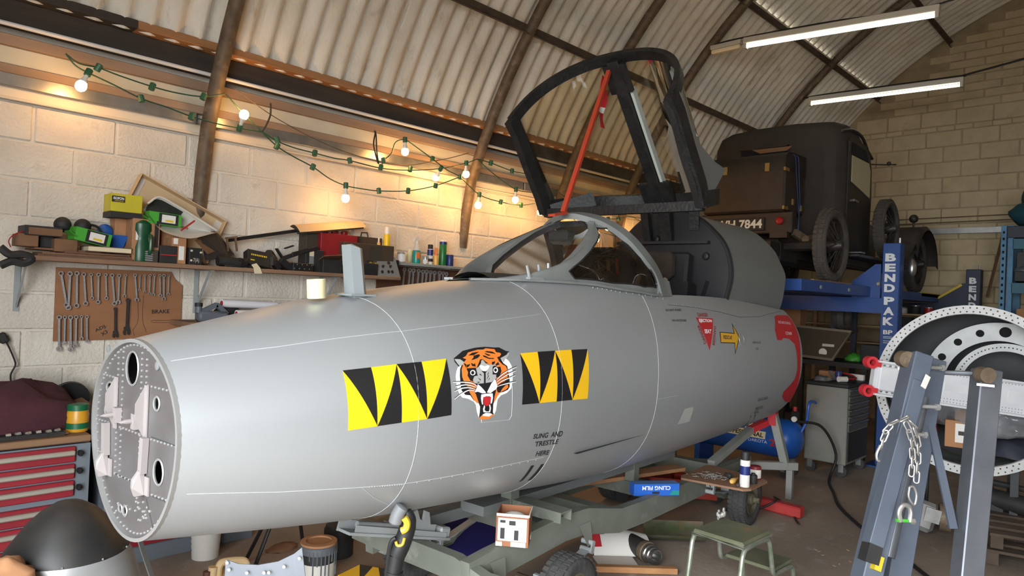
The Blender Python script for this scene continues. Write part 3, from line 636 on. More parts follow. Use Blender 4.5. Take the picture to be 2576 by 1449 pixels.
def boot(top,bot):
    def f(b):
        b.bar(NP(*top,-.008),NP(bot[0],bot[1]+.05,-.008),.024,.02,up=FA)
        P=[NP(bot[0],bot[1]+.06,-.003),NP(bot[0],bot[1]+.06,-.02),NP(bot[0]-.01,bot[1]+.03,-.035),NP(bot[0]-.01,bot[1]+.005,-.035),NP(bot[0],bot[1]-.02,-.03),NP(bot[0],bot[1]-.02,-.003)]
        n=len(P); b.add([p+FN*.006 for p in P]+[p-FN*.006 for p in P],[tuple(range(n)),tuple(range(2*n-1,n-1,-1))]+[(i,(i+1)%n,n+(i+1)%n,n+i) for i in range(n)])
        b.bar(NP(bot[0]+.018,bot[1]-.02,.0),NP(bot[0]+.018,bot[1]+.04,.0),.03,.005,up=FA)
    return part('boot_bracket','bracket_cream',nose,f,smooth=0)
boot(npl((0.0,-0.203,-0.01)),npl((0.0,-0.194,-0.171))); boot(npl((0.0,0.1,-0.013)),npl((0.0,0.092,-0.178)))
for c in (npl((0.0,-0.128,0.029)),npl((0.0,0.015,0.028))):
    part('locating_peg','bracket_cream',nose,lambda b:(b.box(NP(c[0]+.01,c[1],-.006),(.02,.03,.05)),b.lathe([(.008,0),(.008,.02),(.004,.035),(0,.045)],o=NP(*c,-.012),axis=-FA,n=10)),smooth=30)
mat('grey_plug',(120,124,124),.5)
for c in (npl((0.0,0.15,0.221)),npl((0.0,-0.227,0.243))): part('round_plug','grey_plug',nose,lambda b:b.lathe([(.014,0),(.014,.004),(0,.006)],o=NP(*c,.003),axis=-FA,n=14))
# ---------------------------------------------------------------- paint on the skin
for n_,c_ in (('decal_black',(26,26,28)),('decal_yellow',(250,198,24)),('decal_orange',(246,128,50)),('decal_white',(240,240,240)),('decal_grey',(172,174,170)),('decal_red',(190,40,46)),('decal_mustard',(222,170,40)),('stencil_black',(36,37,38)),('stencil_red',(150,36,40))): mat(n_,c_,.45)
def decal(polys,off,m,name,parent,step=(.03,.06)):
    b=MB()
    for P in polys:
        vs,fs=fill_poly(P,step); b.add([skin(u,t,off) for u,t in vs],fs)
    return b.build(name,m,parent,smooth=0)
def strip(pts,w,off,b):
    "thin painted line of width w (m) along (u,th) points"
    P=smoothpath([Vector((p[0],p[1],0)) for p in pts],5); rows=[]
    for i,p in enumerate(P):
        k=math.sin(PI*min(1,.12+.88*i/(len(P)-1)))*.6+.4 if i<len(P)-1 else .3
        d=P[min(i+1,len(P)-1)]-P[max(i-1,0)]; a=skin(p.x,p.y,off); q=skin(p.x+d.x*.1,p.y+d.y*.1,off); n=(skin(p.x,p.y,off+.01)-a).normalized(); s=(q-a).cross(n).normalized(); rows.append([a-s*w*k/2,a+s*w*k/2])
    b.grid(rows)
def text_skin(s,tl,tr,br,bl,m,name,parent,off=.0012,bold=.02,shear=0.):
    b=MB(); vs,fs=text_mesh(s,shear,bold)
    def q(x,y):
        a=lerp(lerp(bl[0],br[0],x),lerp(tl[0],tr[0],x),y); c=lerp(lerp(bl[1],br[1],x),lerp(tl[1],tr[1],x),y); return skin(a,c,off)
    b.add([q(x,y) for x,y in vs],fs); return b.build(name,m,parent,smooth=0)
dA=[(0.5243,0.4942),(0.6329,0.4839),(0.7369,0.4786),(0.8473,0.4688),(0.9677,0.4671)]; dB=[(0.5251,-0.0163),(0.6378,-0.0067),(0.7378,-0.0002),(0.8513,0.0038),(0.9692,0.0105)]
for m,polys in (('decal_yellow',[(dA[0],dB[1],dB[0]),(dA[1],dA[2],dB[1]),(dA[2],dB[3],dB[2]),(dA[3],dA[4],dB[3])]),('decal_black',[(dA[0],dA[1],dB[1]),(dA[2],dB[2],dB[1]),(dA[2],dA[3],dB[3]),(dA[4],dB[4],dB[3])])):
    for P in polys: decal([list(P)],.0008,m,'painted_triangle',fus)
eA=[(1.3985,0.4257),(1.5214,0.4164),(1.6529,0.4021),(1.7838,0.3845),(1.9242,0.3663)]; eB=[(1.3859,0.0095),(1.5102,-0.0011),(1.6415,-0.0122),(1.7727,-0.0223),(1.9063,-0.035)]
for m,polys in (('decal_black',[(eA[0],eB[1],eB[0]),(eA[1],eA[2],eB[1]),(eA[2],eB[3],eB[2]),(eA[3],eA[4],eB[3])]),('decal_yellow',[(eA[0],eA[1],eB[1]),(eA[2],eB[2],eB[1]),(eA[2],eA[3],eB[3]),(eA[4],eB[4],eB[3])])):
    for P in polys: decal([list(P)],.0008,m,'painted_triangle',fus)
TW=[(1.0168,0.3865),(1.006,0.3571),(0.998,0.3136),(0.9978,0.2552),(1.0028,0.2045),(1.0107,0.1711),(1.0251,0.1408),(1.0551,0.1254),(1.0859,0.0962),(1.0987,0.066),(1.1062,0.0044),(1.1189,-0.0447),(1.1301,-0.0448),(1.2061,-0.0423),(1.2184,-0.0051),(1.2223,0.0451),(1.2269,0.0857),(1.2477,0.1138),(1.2832,0.1252),(1.3126,0.1561),(1.3238,0.2133),(1.3299,0.2759),(1.3274,0.34),(1.3161,0.3786),(1.2998,0.4023),(1.2816,0.3896),(1.1714,0.4704),(1.033,0.3968)]
tiger=decal([TW],.0007,'decal_white','tiger_head_emblem',fus); tiger['label']='painted orange, black and white snarling tiger head'
decal([[(1.0049,0.4599),(1.0625,0.5109),(1.1329,0.5226),(1.1917,0.5191),(1.2496,0.5014),(1.2737,0.4988),(1.3092,0.463),(1.3344,0.4514),(1.3188,0.4473),(1.3105,0.4326),(1.2654,0.411),(1.2783,0.3673),(1.2993,0.3407),(1.3009,0.2995),(1.3043,0.2261),(1.3021,0.1719),(1.2907,0.1512),(1.262,0.1385),(1.2409,0.138),(1.2235,0.1186),(1.2065,0.0714),(1.2,0.0543),(1.199,-0.0151),(1.2058,-0.0352),(1.1762,-0.0523),(1.1189,-0.0447),(1.1222,0.001),(1.1228,0.0471),(1.1144,0.0765),(1.0859,0.1053),(1.0676,0.1502),(1.0404,0.1604),(1.0219,0.2005),(1.0185,0.2553),(1.02,0.3181),(1.0268,0.3709),(1.0374,0.3959),(1.0489,0.4026),(1.0217,0.3901),(1.0062,0.4298)]],.0011,'decal_black','head_outline',tiger)
decal([[(1.0071,0.4549),(1.0371,0.4463),(1.0549,0.4188),(1.0475,0.4029),(1.0266,0.3936),(1.0176,0.4159)],[(1.3341,0.45),(1.3197,0.4425),(1.3079,0.4284),(1.2654,0.411),(1.281,0.3737),(1.2917,0.3969),(1.3169,0.4175)]],.0015,'decal_grey','ear_fill',tiger)
decal([[(1.177,0.4983),(1.1921,0.5062),(1.2434,0.4894),(1.2484,0.4627),(1.2713,0.4538),(1.2761,0.4413),(1.2623,0.4244),(1.2464,0.4237),(1.2533,0.3903),(1.2291,0.3674),(1.2018,0.3681),(1.1863,0.3778),(1.1712,0.3898),(1.1595,0.4218),(1.1484,0.424),(1.1434,0.4021),(1.1155,0.362),(1.0599,0.3686),(1.0638,0.3996),(1.0508,0.4159),(1.0697,0.4396),(1.0522,0.4547),(1.0708,0.4647),(1.0882,0.4915),(1.1451,0.5036)],
 [(1.0502,0.4115),(1.0599,0.3686),(1.0656,0.3358),(1.0601,0.3099),(1.0674,0.2858),(1.0722,0.2668),(1.0932,0.2536),(1.1071,0.2192),(1.0934,0.1903),(1.0897,0.1683),(1.0683,0.1818),(1.0574,0.2202),(1.0382,0.2603),(1.031,0.3068),(1.0337,0.3649)],
 [(1.0608,0.1879),(1.0897,0.1683),(1.0973,0.1577),(1.1144,0.0788),(1.1049,0.0785),(1.0859,0.1099)],
 [(1.2533,0.3903),(1.2702,0.3597),(1.2894,0.3425),(1.2965,0.3094),(1.2926,0.242),(1.2718,0.2232),(1.243,0.2105),(1.2251,0.1958),(1.2217,0.26),(1.2432,0.2695),(1.2588,0.3073),(1.2558,0.3442),(1.2297,0.3446)],
 [(1.2427,0.14),(1.2555,0.1672),(1.2775,0.1903),(1.292,0.1943),(1.2929,0.1691),(1.2764,0.154)],
 [(1.2192,0.1742),(1.2271,0.1407),(1.2444,0.1396),(1.2269,0.1179),(1.2099,0.0753),(1.2015,0.0678),(1.2063,0.1082)],
 [(1.119,-0.047),(1.1358,-0.0251),(1.1692,-0.0438),(1.1989,-0.0314),(1.2043,-0.0396),(1.1769,-0.0665),(1.1308,-0.0612)]],.0015,'decal_orange','orange_fur',tiger)
decal([[(1.1486,0.4148),(1.162,0.4168),(1.1709,0.3876),(1.1889,0.3728),(1.2288,0.3652),(1.2302,0.349),(1.2085,0.3395),(1.2019,0.291),(1.2238,0.2868),(1.2214,0.2555),(1.1893,0.2301),(1.1174,0.2329),(1.0927,0.2447),(1.0863,0.2685),(1.0964,0.298),(1.1154,0.2988),(1.1119,0.3582),(1.1254,0.3646),(1.1453,0.3926)]],.0018,'decal_grey','grey_muzzle',tiger)
decal([[(1.0836,0.4668),(1.1091,0.4849),(1.1513,0.4859),(1.1146,0.4629)],[(1.0941,0.4255),(1.1122,0.4495),(1.1107,0.459),(1.1443,0.4663),(1.1505,0.4558),(1.1325,0.4363)],[(1.1796,0.4781),(1.1939,0.4824),(1.2258,0.4716),(1.2441,0.4496),(1.2165,0.4594)],[(1.1778,0.4691),(1.2136,0.4437),(1.1964,0.4424),(1.1821,0.4567)],[(1.1648,0.4531),(1.1801,0.4455),(1.1969,0.4261),(1.2264,0.4183),(1.2253,0.4116),(1.1955,0.4172),(1.1661,0.4413)],
 [(1.1452,0.4246),(1.1512,0.4211),(1.1466,0.4015),(1.1223,0.3652),(1.1197,0.3703)],[(1.1595,0.4218),(1.1728,0.4009),(1.1869,0.3823),(1.1709,0.3876),(1.1613,0.4123)],[(1.0633,0.3952),(1.0853,0.3976),(1.0772,0.3833),(1.0617,0.3705)],[(1.0884,0.4083),(1.1034,0.3917),(1.1111,0.4016),(1.1119,0.3718),(1.0924,0.3802)],[(1.2082,0.3896),(1.2309,0.3922),(1.2191,0.3693),(1.2068,0.3671)],[(1.2325,0.3668),(1.2451,0.3827),(1.2526,0.3607),(1.2384,0.3589)],
 [(1.071,0.3573),(1.0902,0.3625),(1.1106,0.3607),(1.1092,0.3181),(1.117,0.2985),(1.0964,0.298),(1.0845,0.2644),(1.0722,0.2668),(1.0627,0.3048)],[(1.2084,0.3532),(1.2246,0.3592),(1.2325,0.3395),(1.2501,0.3407),(1.2575,0.3121),(1.2435,0.274),(1.2256,0.2661),(1.2238,0.2868),(1.202,0.2918)],[(1.1396,0.3324),(1.1669,0.3271),(1.1694,0.3198),(1.1621,0.3122),(1.1559,0.2275),(1.1462,0.2295),(1.152,0.3097)],[(1.1189,0.2326),(1.1463,0.2317),(1.1894,0.2323),(1.1739,0.1832),(1.1567,0.1525),(1.1348,0.191)],
 [(1.1243,0.3083),(1.1325,0.3099),(1.14,0.2917),(1.1344,0.295)],[(1.1128,0.2858),(1.1305,0.2642),(1.1283,0.2556)],[(1.1057,0.2511),(1.1277,0.2467),(1.1146,0.2403)],[(1.1825,0.3173),(1.1775,0.3002),(1.1682,0.2884),(1.1747,0.3053)],[(1.1768,0.2913),(1.1797,0.2862),(1.166,0.2595),(1.1646,0.262)],[(1.1834,0.2697),(1.1828,0.2607),(1.1666,0.2413)]],.0022,'decal_black','black_stripes',tiger)
def tell(c,a,b_,n=16): return [(c[0]+(a[0]-c[0])*math.cos(2*PI*i/n)+(b_[0]-c[0])*math.sin(2*PI*i/n),c[1]+(a[1]-c[1])*math.cos(2*PI*i/n)+(b_[1]-c[1])*math.sin(2*PI*i/n)) for i in range(n)]
decal([[(1.1328,0.3723),(1.1435,0.3793),(1.1612,0.3645),(1.1818,0.3696),(1.1914,0.3609),(1.1816,0.3401),(1.1632,0.3233),(1.1473,0.3287),(1.1365,0.3489)],[(1.1109,0.232),(1.1289,0.2057),(1.1535,0.1599),(1.1534,0.1509),(1.1339,0.1525),(1.1087,0.1713),(1.0897,0.1683),(1.0964,0.1851),(1.1069,0.2147)],[(1.2108,0.2508),(1.2171,0.2428),(1.2249,0.1913),(1.2174,0.17),(1.2001,0.1598),(1.183,0.1449),(1.16,0.1541),(1.1888,0.2211)],
 [(1.1273,0.1447),(1.1533,0.1463),(1.1947,0.1403),(1.1962,0.1011),(1.1898,0.061),(1.1815,0.0581),(1.1844,0.1126),(1.1728,0.1218),(1.14,0.1216),(1.1368,0.0902),(1.1387,0.06),(1.1322,0.0636),(1.1254,0.1109)],[(1.1452,0.0563),(1.1504,0.0414),(1.1477,0.0142),(1.1579,0.0005),(1.1745,-0.0029),(1.1772,0.022),(1.1733,0.0505),(1.1799,0.0538),(1.1856,0.0203),(1.1814,-0.0114),(1.1417,-0.003),(1.1384,0.0254)],[(1.1373,-0.0207),(1.1549,-0.0105),(1.1816,-0.0184),(1.1955,-0.0307),(1.1759,-0.0452),(1.1393,-0.0328)],
 tell(*[(1.0902,0.3273),(1.1051,0.3243),(1.0924,0.3485)]),tell(*[(1.223,0.3218),(1.2372,0.3191),(1.2255,0.3445)])],.0026,'decal_white','white_patches',tiger)
decal([tell(*[(1.0889,0.3266),(1.0975,0.3249),(1.0903,0.3408)]),tell(*[(1.2217,0.3225),(1.2298,0.321),(1.2231,0.3358)])],.003,'decal_black','pupils',tiger)
decal([[(1.14,0.1193),(1.1596,0.1268),(1.1645,0.1189),(1.1844,0.1126),(1.1797,0.0677),(1.17,0.0466),(1.1569,0.0447),(1.1419,0.0616)]],.003,'decal_red','tongue',tiger)
whk=[[(0.9799,0.2724),(1.0382,0.2603),(1.0802,0.2449),(1.1069,0.2147)],[(0.9909,0.2341),(1.0191,0.2394),(1.0581,0.2359),(1.1004,0.2092)],[(0.9836,0.1972),(1.018,0.2148),(1.0632,0.2123),(1.0965,0.1896)],[(0.9824,0.1362),(1.0166,0.1699),(1.0594,0.1927),(1.0932,0.1812)],[(1.3588,0.3229),(1.3031,0.3036),(1.2542,0.2765),(1.2188,0.2424)],[(1.35,0.2926),(1.3006,0.2768),(1.256,0.2535),(1.2214,0.2283)],[(1.3412,0.2556),(1.2944,0.2416),(1.2545,0.2288),(1.2238,0.2074)],[(1.3438,0.205),(1.2959,0.2027),(1.253,0.1973),(1.2231,0.1894)]]
for wk in whk: part('whisker','decal_white',tiger,lambda b:strip(wk,.0042,.0032,b),smooth=0)
for wk in whk: part('whisker','decal_black',tiger,lambda b:strip([(p[0],p[1]+.0068) for p in wk],.0035,.0031,b),smooth=0)
# stencils
text_skin('SLING  AND',(1.4953,-0.2665),(1.7276,-0.2841),(1.727,-0.3387),(1.4946,-0.3092),'stencil_black','stencil_text',fus)
text_skin('TRESTLE',(1.5219,-0.3409),(1.7087,-0.3571),(1.7082,-0.4022),(1.5251,-0.3897),'stencil_black','stencil_text',fus)
text_skin('HERE',(1.5602,-0.4403),(1.6633,-0.4538),(1.666,-0.4986),(1.5619,-0.4923),'stencil_black','stencil_text',fus)
decal([[(1.5693,-0.5918),(1.5948,-0.5947),(1.6014,-0.7926),(1.5804,-0.8154)]],.001,'stencil_black','trestle_mark',fus); decal([[(1.6503,-0.6016),(1.6746,-0.5994),(1.6803,-0.8178),(1.6491,-0.8181)]],.001,'stencil_black','trestle_mark',fus)
text_skin('DO NOT STAND',(2.83,0.6082),(3.026,0.6123),(3.0134,0.5892),(2.8254,0.5898),'stencil_black','stencil_text',fus)
text_skin('ON HOOD RAIL',(2.8633,0.5137),(3.0494,0.5152),(3.0402,0.4935),(2.8611,0.4962),'stencil_black','stencil_text',fus)
tri=decal([[(3.178,0.5306),(3.4191,0.5271),(3.2822,0.2274)]],.0009,'decal_red','warning_triangle',fus)
text_skin('EJECTION',(3.2108,0.5197),(3.3952,0.5148),(3.3844,0.4798),(3.209,0.4787),'decal_white','lettering',tri,.0016,.04)
text_skin('SEAT',(3.2484,0.4235),(3.3485,0.4192),(3.3307,0.3823),(3.2467,0.3835),'decal_white','lettering',tri,.0016,.04)
text_skin('DANGER',(3.2185,0.5773),(3.3652,0.5774),(3.3624,0.5416),(3.2201,0.5388),'stencil_red','lettering',tri)
text_skin('DANGER',(3.2128,0.284),(3.1623,0.4567),(3.195,0.4713),(3.2487,0.3006),'stencil_red','lettering',tri)
text_skin('DANGER',(3.4287,0.4457),(3.3548,0.2607),(3.323,0.2764),(3.4023,0.4532),'stencil_red','lettering',tri)
arw=decal([[(3.464,0.3961),(3.6841,0.3839),(3.6905,0.4893),(3.7627,0.3434),(3.6609,0.1712),(3.669,0.2811),(3.4539,0.2907)]],.0008,'decal_black','rescue_arrow',fus)
decal([[(3.4734,0.3885),(3.6943,0.3759),(3.6959,0.4607),(3.7495,0.3435),(3.67,0.2023),(3.6771,0.2888),(3.4614,0.298)]],.0012,'decal_mustard','arrow_fill',arw)
text_skin('RESCUE',(3.5086,0.3653),(3.6431,0.3563),(3.6333,0.3211),(3.5042,0.3273),'stencil_black','lettering',arw,.0017)
c0=(3.7967,0.3228); mat('dish_silver',(176,178,172),.35,metal=.6)
part('release_dish','dish_silver',fus,lambda b:b.lathe([(.046,.0),(.044,.004),(.036,.004),(.03,-.004),(.015,-.002),(0,.002)],o=skin(*c0,-.002),axis=skin(*c0,.1)-skin(*c0,0),n=24))
text_skin('SURFACE CLOSE',(3.9746,0.2957),(4.1239,0.2941),(4.1187,0.2721),(3.9698,0.2746),'stencil_black','stencil_text',fus,bold=0)
text_skin('HERE',(4.0174,0.2265),(4.0669,0.225),(4.064,0.2033),(4.0145,0.2051),'stencil_black','stencil_text',fus,bold=0)
text_skin('SLING AND',(4.1574,-0.3785),(4.3457,-0.3858),(4.3633,-0.427),(4.1764,-0.4236),'stencil_black','stencil_text',fus,bold=0)
text_skin('TRESTLE',(4.1959,-0.5149),(4.3419,-0.5128),(4.3656,-0.5598),(4.224,-0.5678),'stencil_black','stencil_text',fus,bold=0)
text_skin('HERE',(4.2278,-0.5807),(4.3137,-0.5776),(4.3394,-0.6219),(4.2544,-0.6183),'stencil_black','stencil_text',fus,bold=0)
decal([[(4.2162,-0.6398),(4.2276,-0.6366),(4.4428,-0.9592),(4.5783,-1.0772)]],.001,'stencil_black','trestle_mark',fus); decal([[(4.301,-0.6439),(4.3127,-0.6406),(4.6078,-1.01),(4.7104,-1.1044)]],.001,'stencil_black','trestle_mark',fus)
decal([[(2.9975,-0.3007),(3.1153,-0.2996),(3.1266,-0.4662),(2.9672,-0.4646)]],.001,'decal_grey','access_port',fus)
cover=decal([[(4.5566,0.6135),(4.6251,0.6438),(4.8874,0.6708),(4.9008,0.5611),(4.8905,0.4106),(4.8761,0.1776),(4.8721,0.0102),(4.8924,-0.2712),(4.9192,-0.4864),(4.9398,-0.6064),(4.8073,-0.5588),(4.6597,-0.4511),(4.6347,-0.3769),(4.706,-0.316),(4.7915,-0.2286),(4.8151,-0.0941),(4.7958,0.1259),(4.7655,0.2611),(4.6708,0.329),(4.5614,0.3377),(4.5119,0.3073),(4.4354,0.3118),(4.4385,0.4336)]],.002,'decal_red','intake_cover',fus,(.03,.05))
text_skin('INTAKE FIXING',(4.5846,0.5612),(4.8319,0.5606),(4.8111,0.5243),(4.5633,0.522),'decal_white','lettering',cover,.003,0)
text_skin('COVER',(4.6381,0.4216),(4.7667,0.4164),(4.7479,0.3781),(4.6261,0.3797),'decal_white','lettering',cover,.003,0)
# keel rail gap under the belly
# things standing on the nose
mast=thing('pitot_mast','grey faceted sheet metal mast standing on top of the nose','mast',skin(1.30,1.45))
mp=(0.827,0.08,0.464); mtp=(0.797,0.08,0.662)
mat('grey_sheet',(150,158,160),.5,metal=.3)
def mastf(b):
    P=[(x*.62,y*.72) for x,y in [(-.05,-.045),(.02,-.06),(.06,-.035),(.06,.035),(.02,.06),(-.05,.045)]]
    lo=[L(mp[0]+x,.08+y,mp[2]-.02) for x,y in P]; hi=[L(mtp[0]+x*.93,.08+y*.93,mtp[2]+(.0 if x<0 else -.012)) for x,y in P]; ap=[L(mtp[0]-.0,.08,mtp[2]+.006)]
    n=6; b.add(lo+hi+ap,[(i,(i+1)%n,n+(i+1)%n,n+i) for i in range(n)]+[(n+i,n+(i+1)%n,2*n) for i in range(n)]+[tuple(range(n))])
part('body','grey_sheet',mast,mastf,smooth=0)
part('base_flange','grey_sheet',mast,lambda b:b.box(L(mp[0],.08,mp[2]-.006),(.12,.12,.008)),smooth=0)
mat('masking_tape',(222,212,172),.7)
tp=(0.658,0.05,0.449)
tape=thing('tape_roll','roll of wide cream masking tape standing on the nose','tape',L(tp[0],.05,tp[2]))
part('roll','masking_tape',tape,lambda b:b.lathe([(.028,.002),(.037,0),(.0375,.002),(.0375,.074),(.036,.076),(.028,.075),(.028,.002)],o=L(tp[0],.05,tp[2]-.008),axis=FW-FA*.08,n=28,close=False))

# ---------------------------------------------------------------- festoon lights
mat('green_flex',(40,74,52),.6); mat('socket_green',(46,92,66),.5); mat('bulb_white',(240,236,228),.4); mat('bulb_glow',(255,240,214),.4,emit=(255,190,112),es=120.)
def bulb_on(t,sock,d):
    "bulb hanging from a socket in direction d"
    s=Vector(sock); d=Vector(d).normalized()
    part('socket','socket_green',t,lambda b:b.lathe([(.016,-.024),(.019,-.022),(.019,.02),(.015,.024)],o=s,axis=d,n=12))
    bb=part('bulb','bulb_glow',t,lambda b:b.lathe([(.024,.075),(.029,.088),(.031,.102),(.027,.118),(.016,.129),(0,.133)],o=s,axis=d,n=16,close=False),smooth=80)
    part('bulb_neck','bulb_white',t,lambda b:b.lathe([(.011,.022),(.012,.04),(.018,.058),(.0245,.0755)],o=s,axis=d,n=14,close=False),smooth=80)
def festoon(label,strands,socks,bulbs):
    t=thing('festoon_light_string',label,'string lights',strands[0][0])
    for s in strands: part('flex','green_flex',t,lambda b:b.tube(smoothpath(s,4),.0045,6))
    for s in socks:
        part('socket','socket_green',t,lambda b:b.lathe([(.012,-.024),(.019,-.022),(.019,.02),(.013,.024)],o=s,axis=(random.uniform(-.5,.5),random.uniform(-.3,.3),1),n=10))
    for s,d in bulbs: bulb_on(t,s,d)
    return t
FY=4.72
festoon('green flex festoon string at far left with one lit bulb before the first rib',[[(1.06,4.72,2.935),(1.132,4.72,2.897),(1.231,4.72,2.899),(1.346,4.72,2.881),(1.537,4.72,2.86),(1.699,4.72,2.856),(1.856,4.72,2.872),(1.995,4.72,2.924)],[(1.06,4.72,2.935),(1.113,4.72,2.88),(1.18,4.72,2.855),(1.327,4.72,2.815),(1.476,4.72,2.77),(1.63,4.72,2.75),(1.786,4.72,2.724),(1.964,4.72,2.711),(2.11,4.72,2.714),(2.274,4.72,2.719)]],
 [(1.231,4.72,2.899),(1.537,4.72,2.86),(1.856,4.72,2.872),(1.476,4.72,2.77),(1.786,4.72,2.724)],list(zip([(1.18,4.72,2.855),(2.11,4.72,2.714)],[(-.25,-.1,-.6),(.02,-.3,.5)])))
festoon('middle green festoon string sagging between the two ribs with three lit bulbs',[[(2.003,4.72,2.925),(2.13,4.72,2.82),(2.259,4.72,2.727),(2.389,4.72,2.639),(2.526,4.72,2.585),(2.681,4.72,2.537),(2.829,4.72,2.47),(2.972,4.72,2.438),(3.118,4.72,2.434),(3.281,4.72,2.44),(3.576,4.72,2.481),(3.87,4.72,2.567),(4.146,4.72,2.685)],[(2.274,4.72,2.719),(2.388,4.72,2.676),(2.523,4.72,2.652),(2.692,4.72,2.643),(2.856,4.72,2.633),(2.997,4.72,2.638),(3.29,4.72,2.626),(3.579,4.72,2.656),(3.92,4.72,2.724),(4.215,4.72,2.822),(4.345,4.72,2.881)]],
 [(2.389,4.72,2.639),(2.387,4.72,2.684),(2.681,4.72,2.537),(2.692,4.72,2.643),(2.997,4.72,2.638),(3.29,4.72,2.633),(3.281,4.72,2.44),(3.576,4.72,2.481),(3.87,4.72,2.567),(3.587,4.72,2.667)],list(zip([(2.972,4.72,2.438),(3.92,4.72,2.724),(4.215,4.72,2.819)],[(-.02,-.05,-1),(.05,.5,-.5),(.03,0,-1)])))
festoon('right hand green festoon string with lit bulbs ending beside the open canopy',[[(3.297,4.72,2.643),(3.314,4.72,2.692),(3.389,4.72,2.767),(3.424,4.72,2.862),(3.519,4.72,2.9),(3.652,4.72,2.857),(3.821,4.72,2.791),(3.993,4.72,2.722),(4.146,4.72,2.685),(4.395,4.72,2.557),(4.679,4.72,2.526),(4.961,4.72,2.53),(5.157,4.72,2.57)],[(4.345,4.72,2.881),(4.524,4.72,2.874),(4.812,4.72,2.844),(5.051,4.72,2.85)],[(4.345,4.72,2.881),(4.583,4.72,2.77),(4.879,4.72,2.672),(5.15,4.72,2.678)]],
 [(3.314,4.72,2.692),(3.821,4.72,2.791),(4.146,4.72,2.685),(4.679,4.72,2.526),(4.961,4.72,2.53),(4.524,4.72,2.874),(4.812,4.72,2.844)],list(zip([(3.519,4.72,2.9),(4.395,4.72,2.557),(4.879,4.72,2.672),(5.258,4.72,2.591)],[(.02,-.05,-1),(-.12,0,-1),(-.03,0,-1),(-.1,0,-1)])))
festoon('green festoon string seen through the open canopy with lit bulbs',[[(5.45,FY,2.75),(5.9,FY,2.62),(6.4,FY,2.55),(6.9,FY,2.62),(7.5,FY,2.5),(8.2,FY,2.6)],[(5.5,FY,2.55),(6.2,FY,2.4),(7.2,FY,2.35),(8.0,FY,2.45)]],[(5.7,FY,2.67),(6.6,FY,2.57),(7.7,FY,2.52)],[((5.9,FY,2.62),(0,0,-1)),((6.4,FY,2.55),(0,0,-1)),((7.1,FY,2.58),(0,0,-1)),((6.2,FY,2.4),(0,0,-1)),((7.2,FY,2.35),(0,0,-1))])
cable('cord_line','thin brown cord hanging in a curve above the middle festoon string',[(2.07,4.74,2.983),(2.399,4.74,2.839),(2.899,4.74,2.713),(3.469,4.74,2.683),(3.936,4.74,2.806),(4.261,4.74,2.923)],.0035,'rib_steel',5,'cord')
cable('black_tie','short black hanging cable stub right of the first lit bulb',[(2.336,4.74,2.94),(2.337,4.74,2.854),(2.306,4.74,2.768),(2.284,4.74,2.729)],.006)
cable('black_flex_loop','black flex loop with plug hanging from the white conduit',[(3.224,4.72,2.914),(3.21,4.72,2.815),(3.23,4.72,2.739),(3.265,4.72,2.658),(3.244,4.72,2.757),(3.229,4.72,2.883),(3.212,4.72,2.918)],.006)
# ---------------------------------------------------------------- shelf, brackets
mat('shelf_board',(122,92,70),.85,c2=(150,118,92),scale=7,stretch=(.25,1,1),c3=(190,184,176),s3=3,lo3=.62,hi3=.7)
mat('shelf_grey',(150,152,148),.6); mat('bracket_grey',(150,156,156),.5)
SZ=1.752
sh=thing('long_shelf','long rough wooden shelf on steel brackets loaded with boxes and parts','shelf',(2.2,4.85,1.72))
part('board','shelf_board',sh,lambda b:b.box((2.21,4.838,1.738),(2.62,.298,.028),bev=.004),smooth=0)
for x in (.93,1.97,2.95): part('bracket','bracket_grey',sh,lambda b:(b.bar((x,WY-.006,1.724),(x,WY-.006,1.42),.03,.006,up=(0,1,0)),b.bar((x,WY,1.72),(x,4.72,1.72),.03,.006),b.bar((x,WY-.01,1.45),(x,4.76,1.715),.006,.025)),smooth=0)
s2=thing('upper_shelf','short pale grey shelf of tins and sprays right of the long shelf','shelf',(4.0,4.9,1.86))
part('board','shelf_grey',s2,lambda b:b.box((4.06,4.885,1.868),(1.14,.2,.024),bev=.003),smooth=0)
part('bracket','bracket_grey',s2,lambda b:(b.bar((4.13,WY-.006,1.856),(4.13,WY-.006,1.55),.04,.006,up=(0,1,0)),b.bar((4.13,WY,1.853),(4.13,4.80,1.853),.04,.006)),smooth=0)
# ---------------------------------------------------------------- spanner boards
mat('hardboard',(150,104,70),.75,c2=(136,92,60),scale=5,stretch=(.3,1,2)); mat('hardboard_dark',(104,68,46),.8,c2=(90,58,40),scale=6)
mat('chrome',(196,196,196),.32,metal=.6,c2=(170,170,170),scale=30); mat('dark_steel',(74,74,76),.4,metal=.7)
bd=thing('tool_board','brown hardboard tool board hung with rows of spanners','tool board',(1.5,WY,1.24))
BDY=4.970
bdp=[(1.123,1.693),(1.795,1.70),(1.82,1.655),(1.873,1.61),(1.876,1.25),(1.126,1.238)]
part('panel','hardboard',bd,lambda b:b.prism([(x,z) for x,z in bdp],.012,o=(0,BDY+.012,0),x=(1,0,0),y=(0,0,1)),smooth=0)
def blet(s,a,b_,c): part('stencil_text','stencil_black',bd,lambda b:text3(b,s,Vector(a)+Vector((0,-.0015,0)),Vector(b_)+Vector((0,-.0015,0)),Vector(c)+Vector((0,-.0015,0))),smooth=0)
blet('BRAKE',(1.684,4.97,1.414),(1.796,4.97,1.418),(1.683,4.97,1.44))
blet('ADJ.',(1.358,4.97,1.286),(1.42,4.97,1.322),(1.346,4.97,1.309)); blet('X3',(1.393,4.97,1.266),(1.426,4.97,1.288),(1.381,4.97,1.286))
def outline(pts): part('pen_outline','stencil_black',bd,lambda b:b.tube([Vector(p)+Vector((0,-.001,0)) for p in pts],.0012,4),smooth=0)
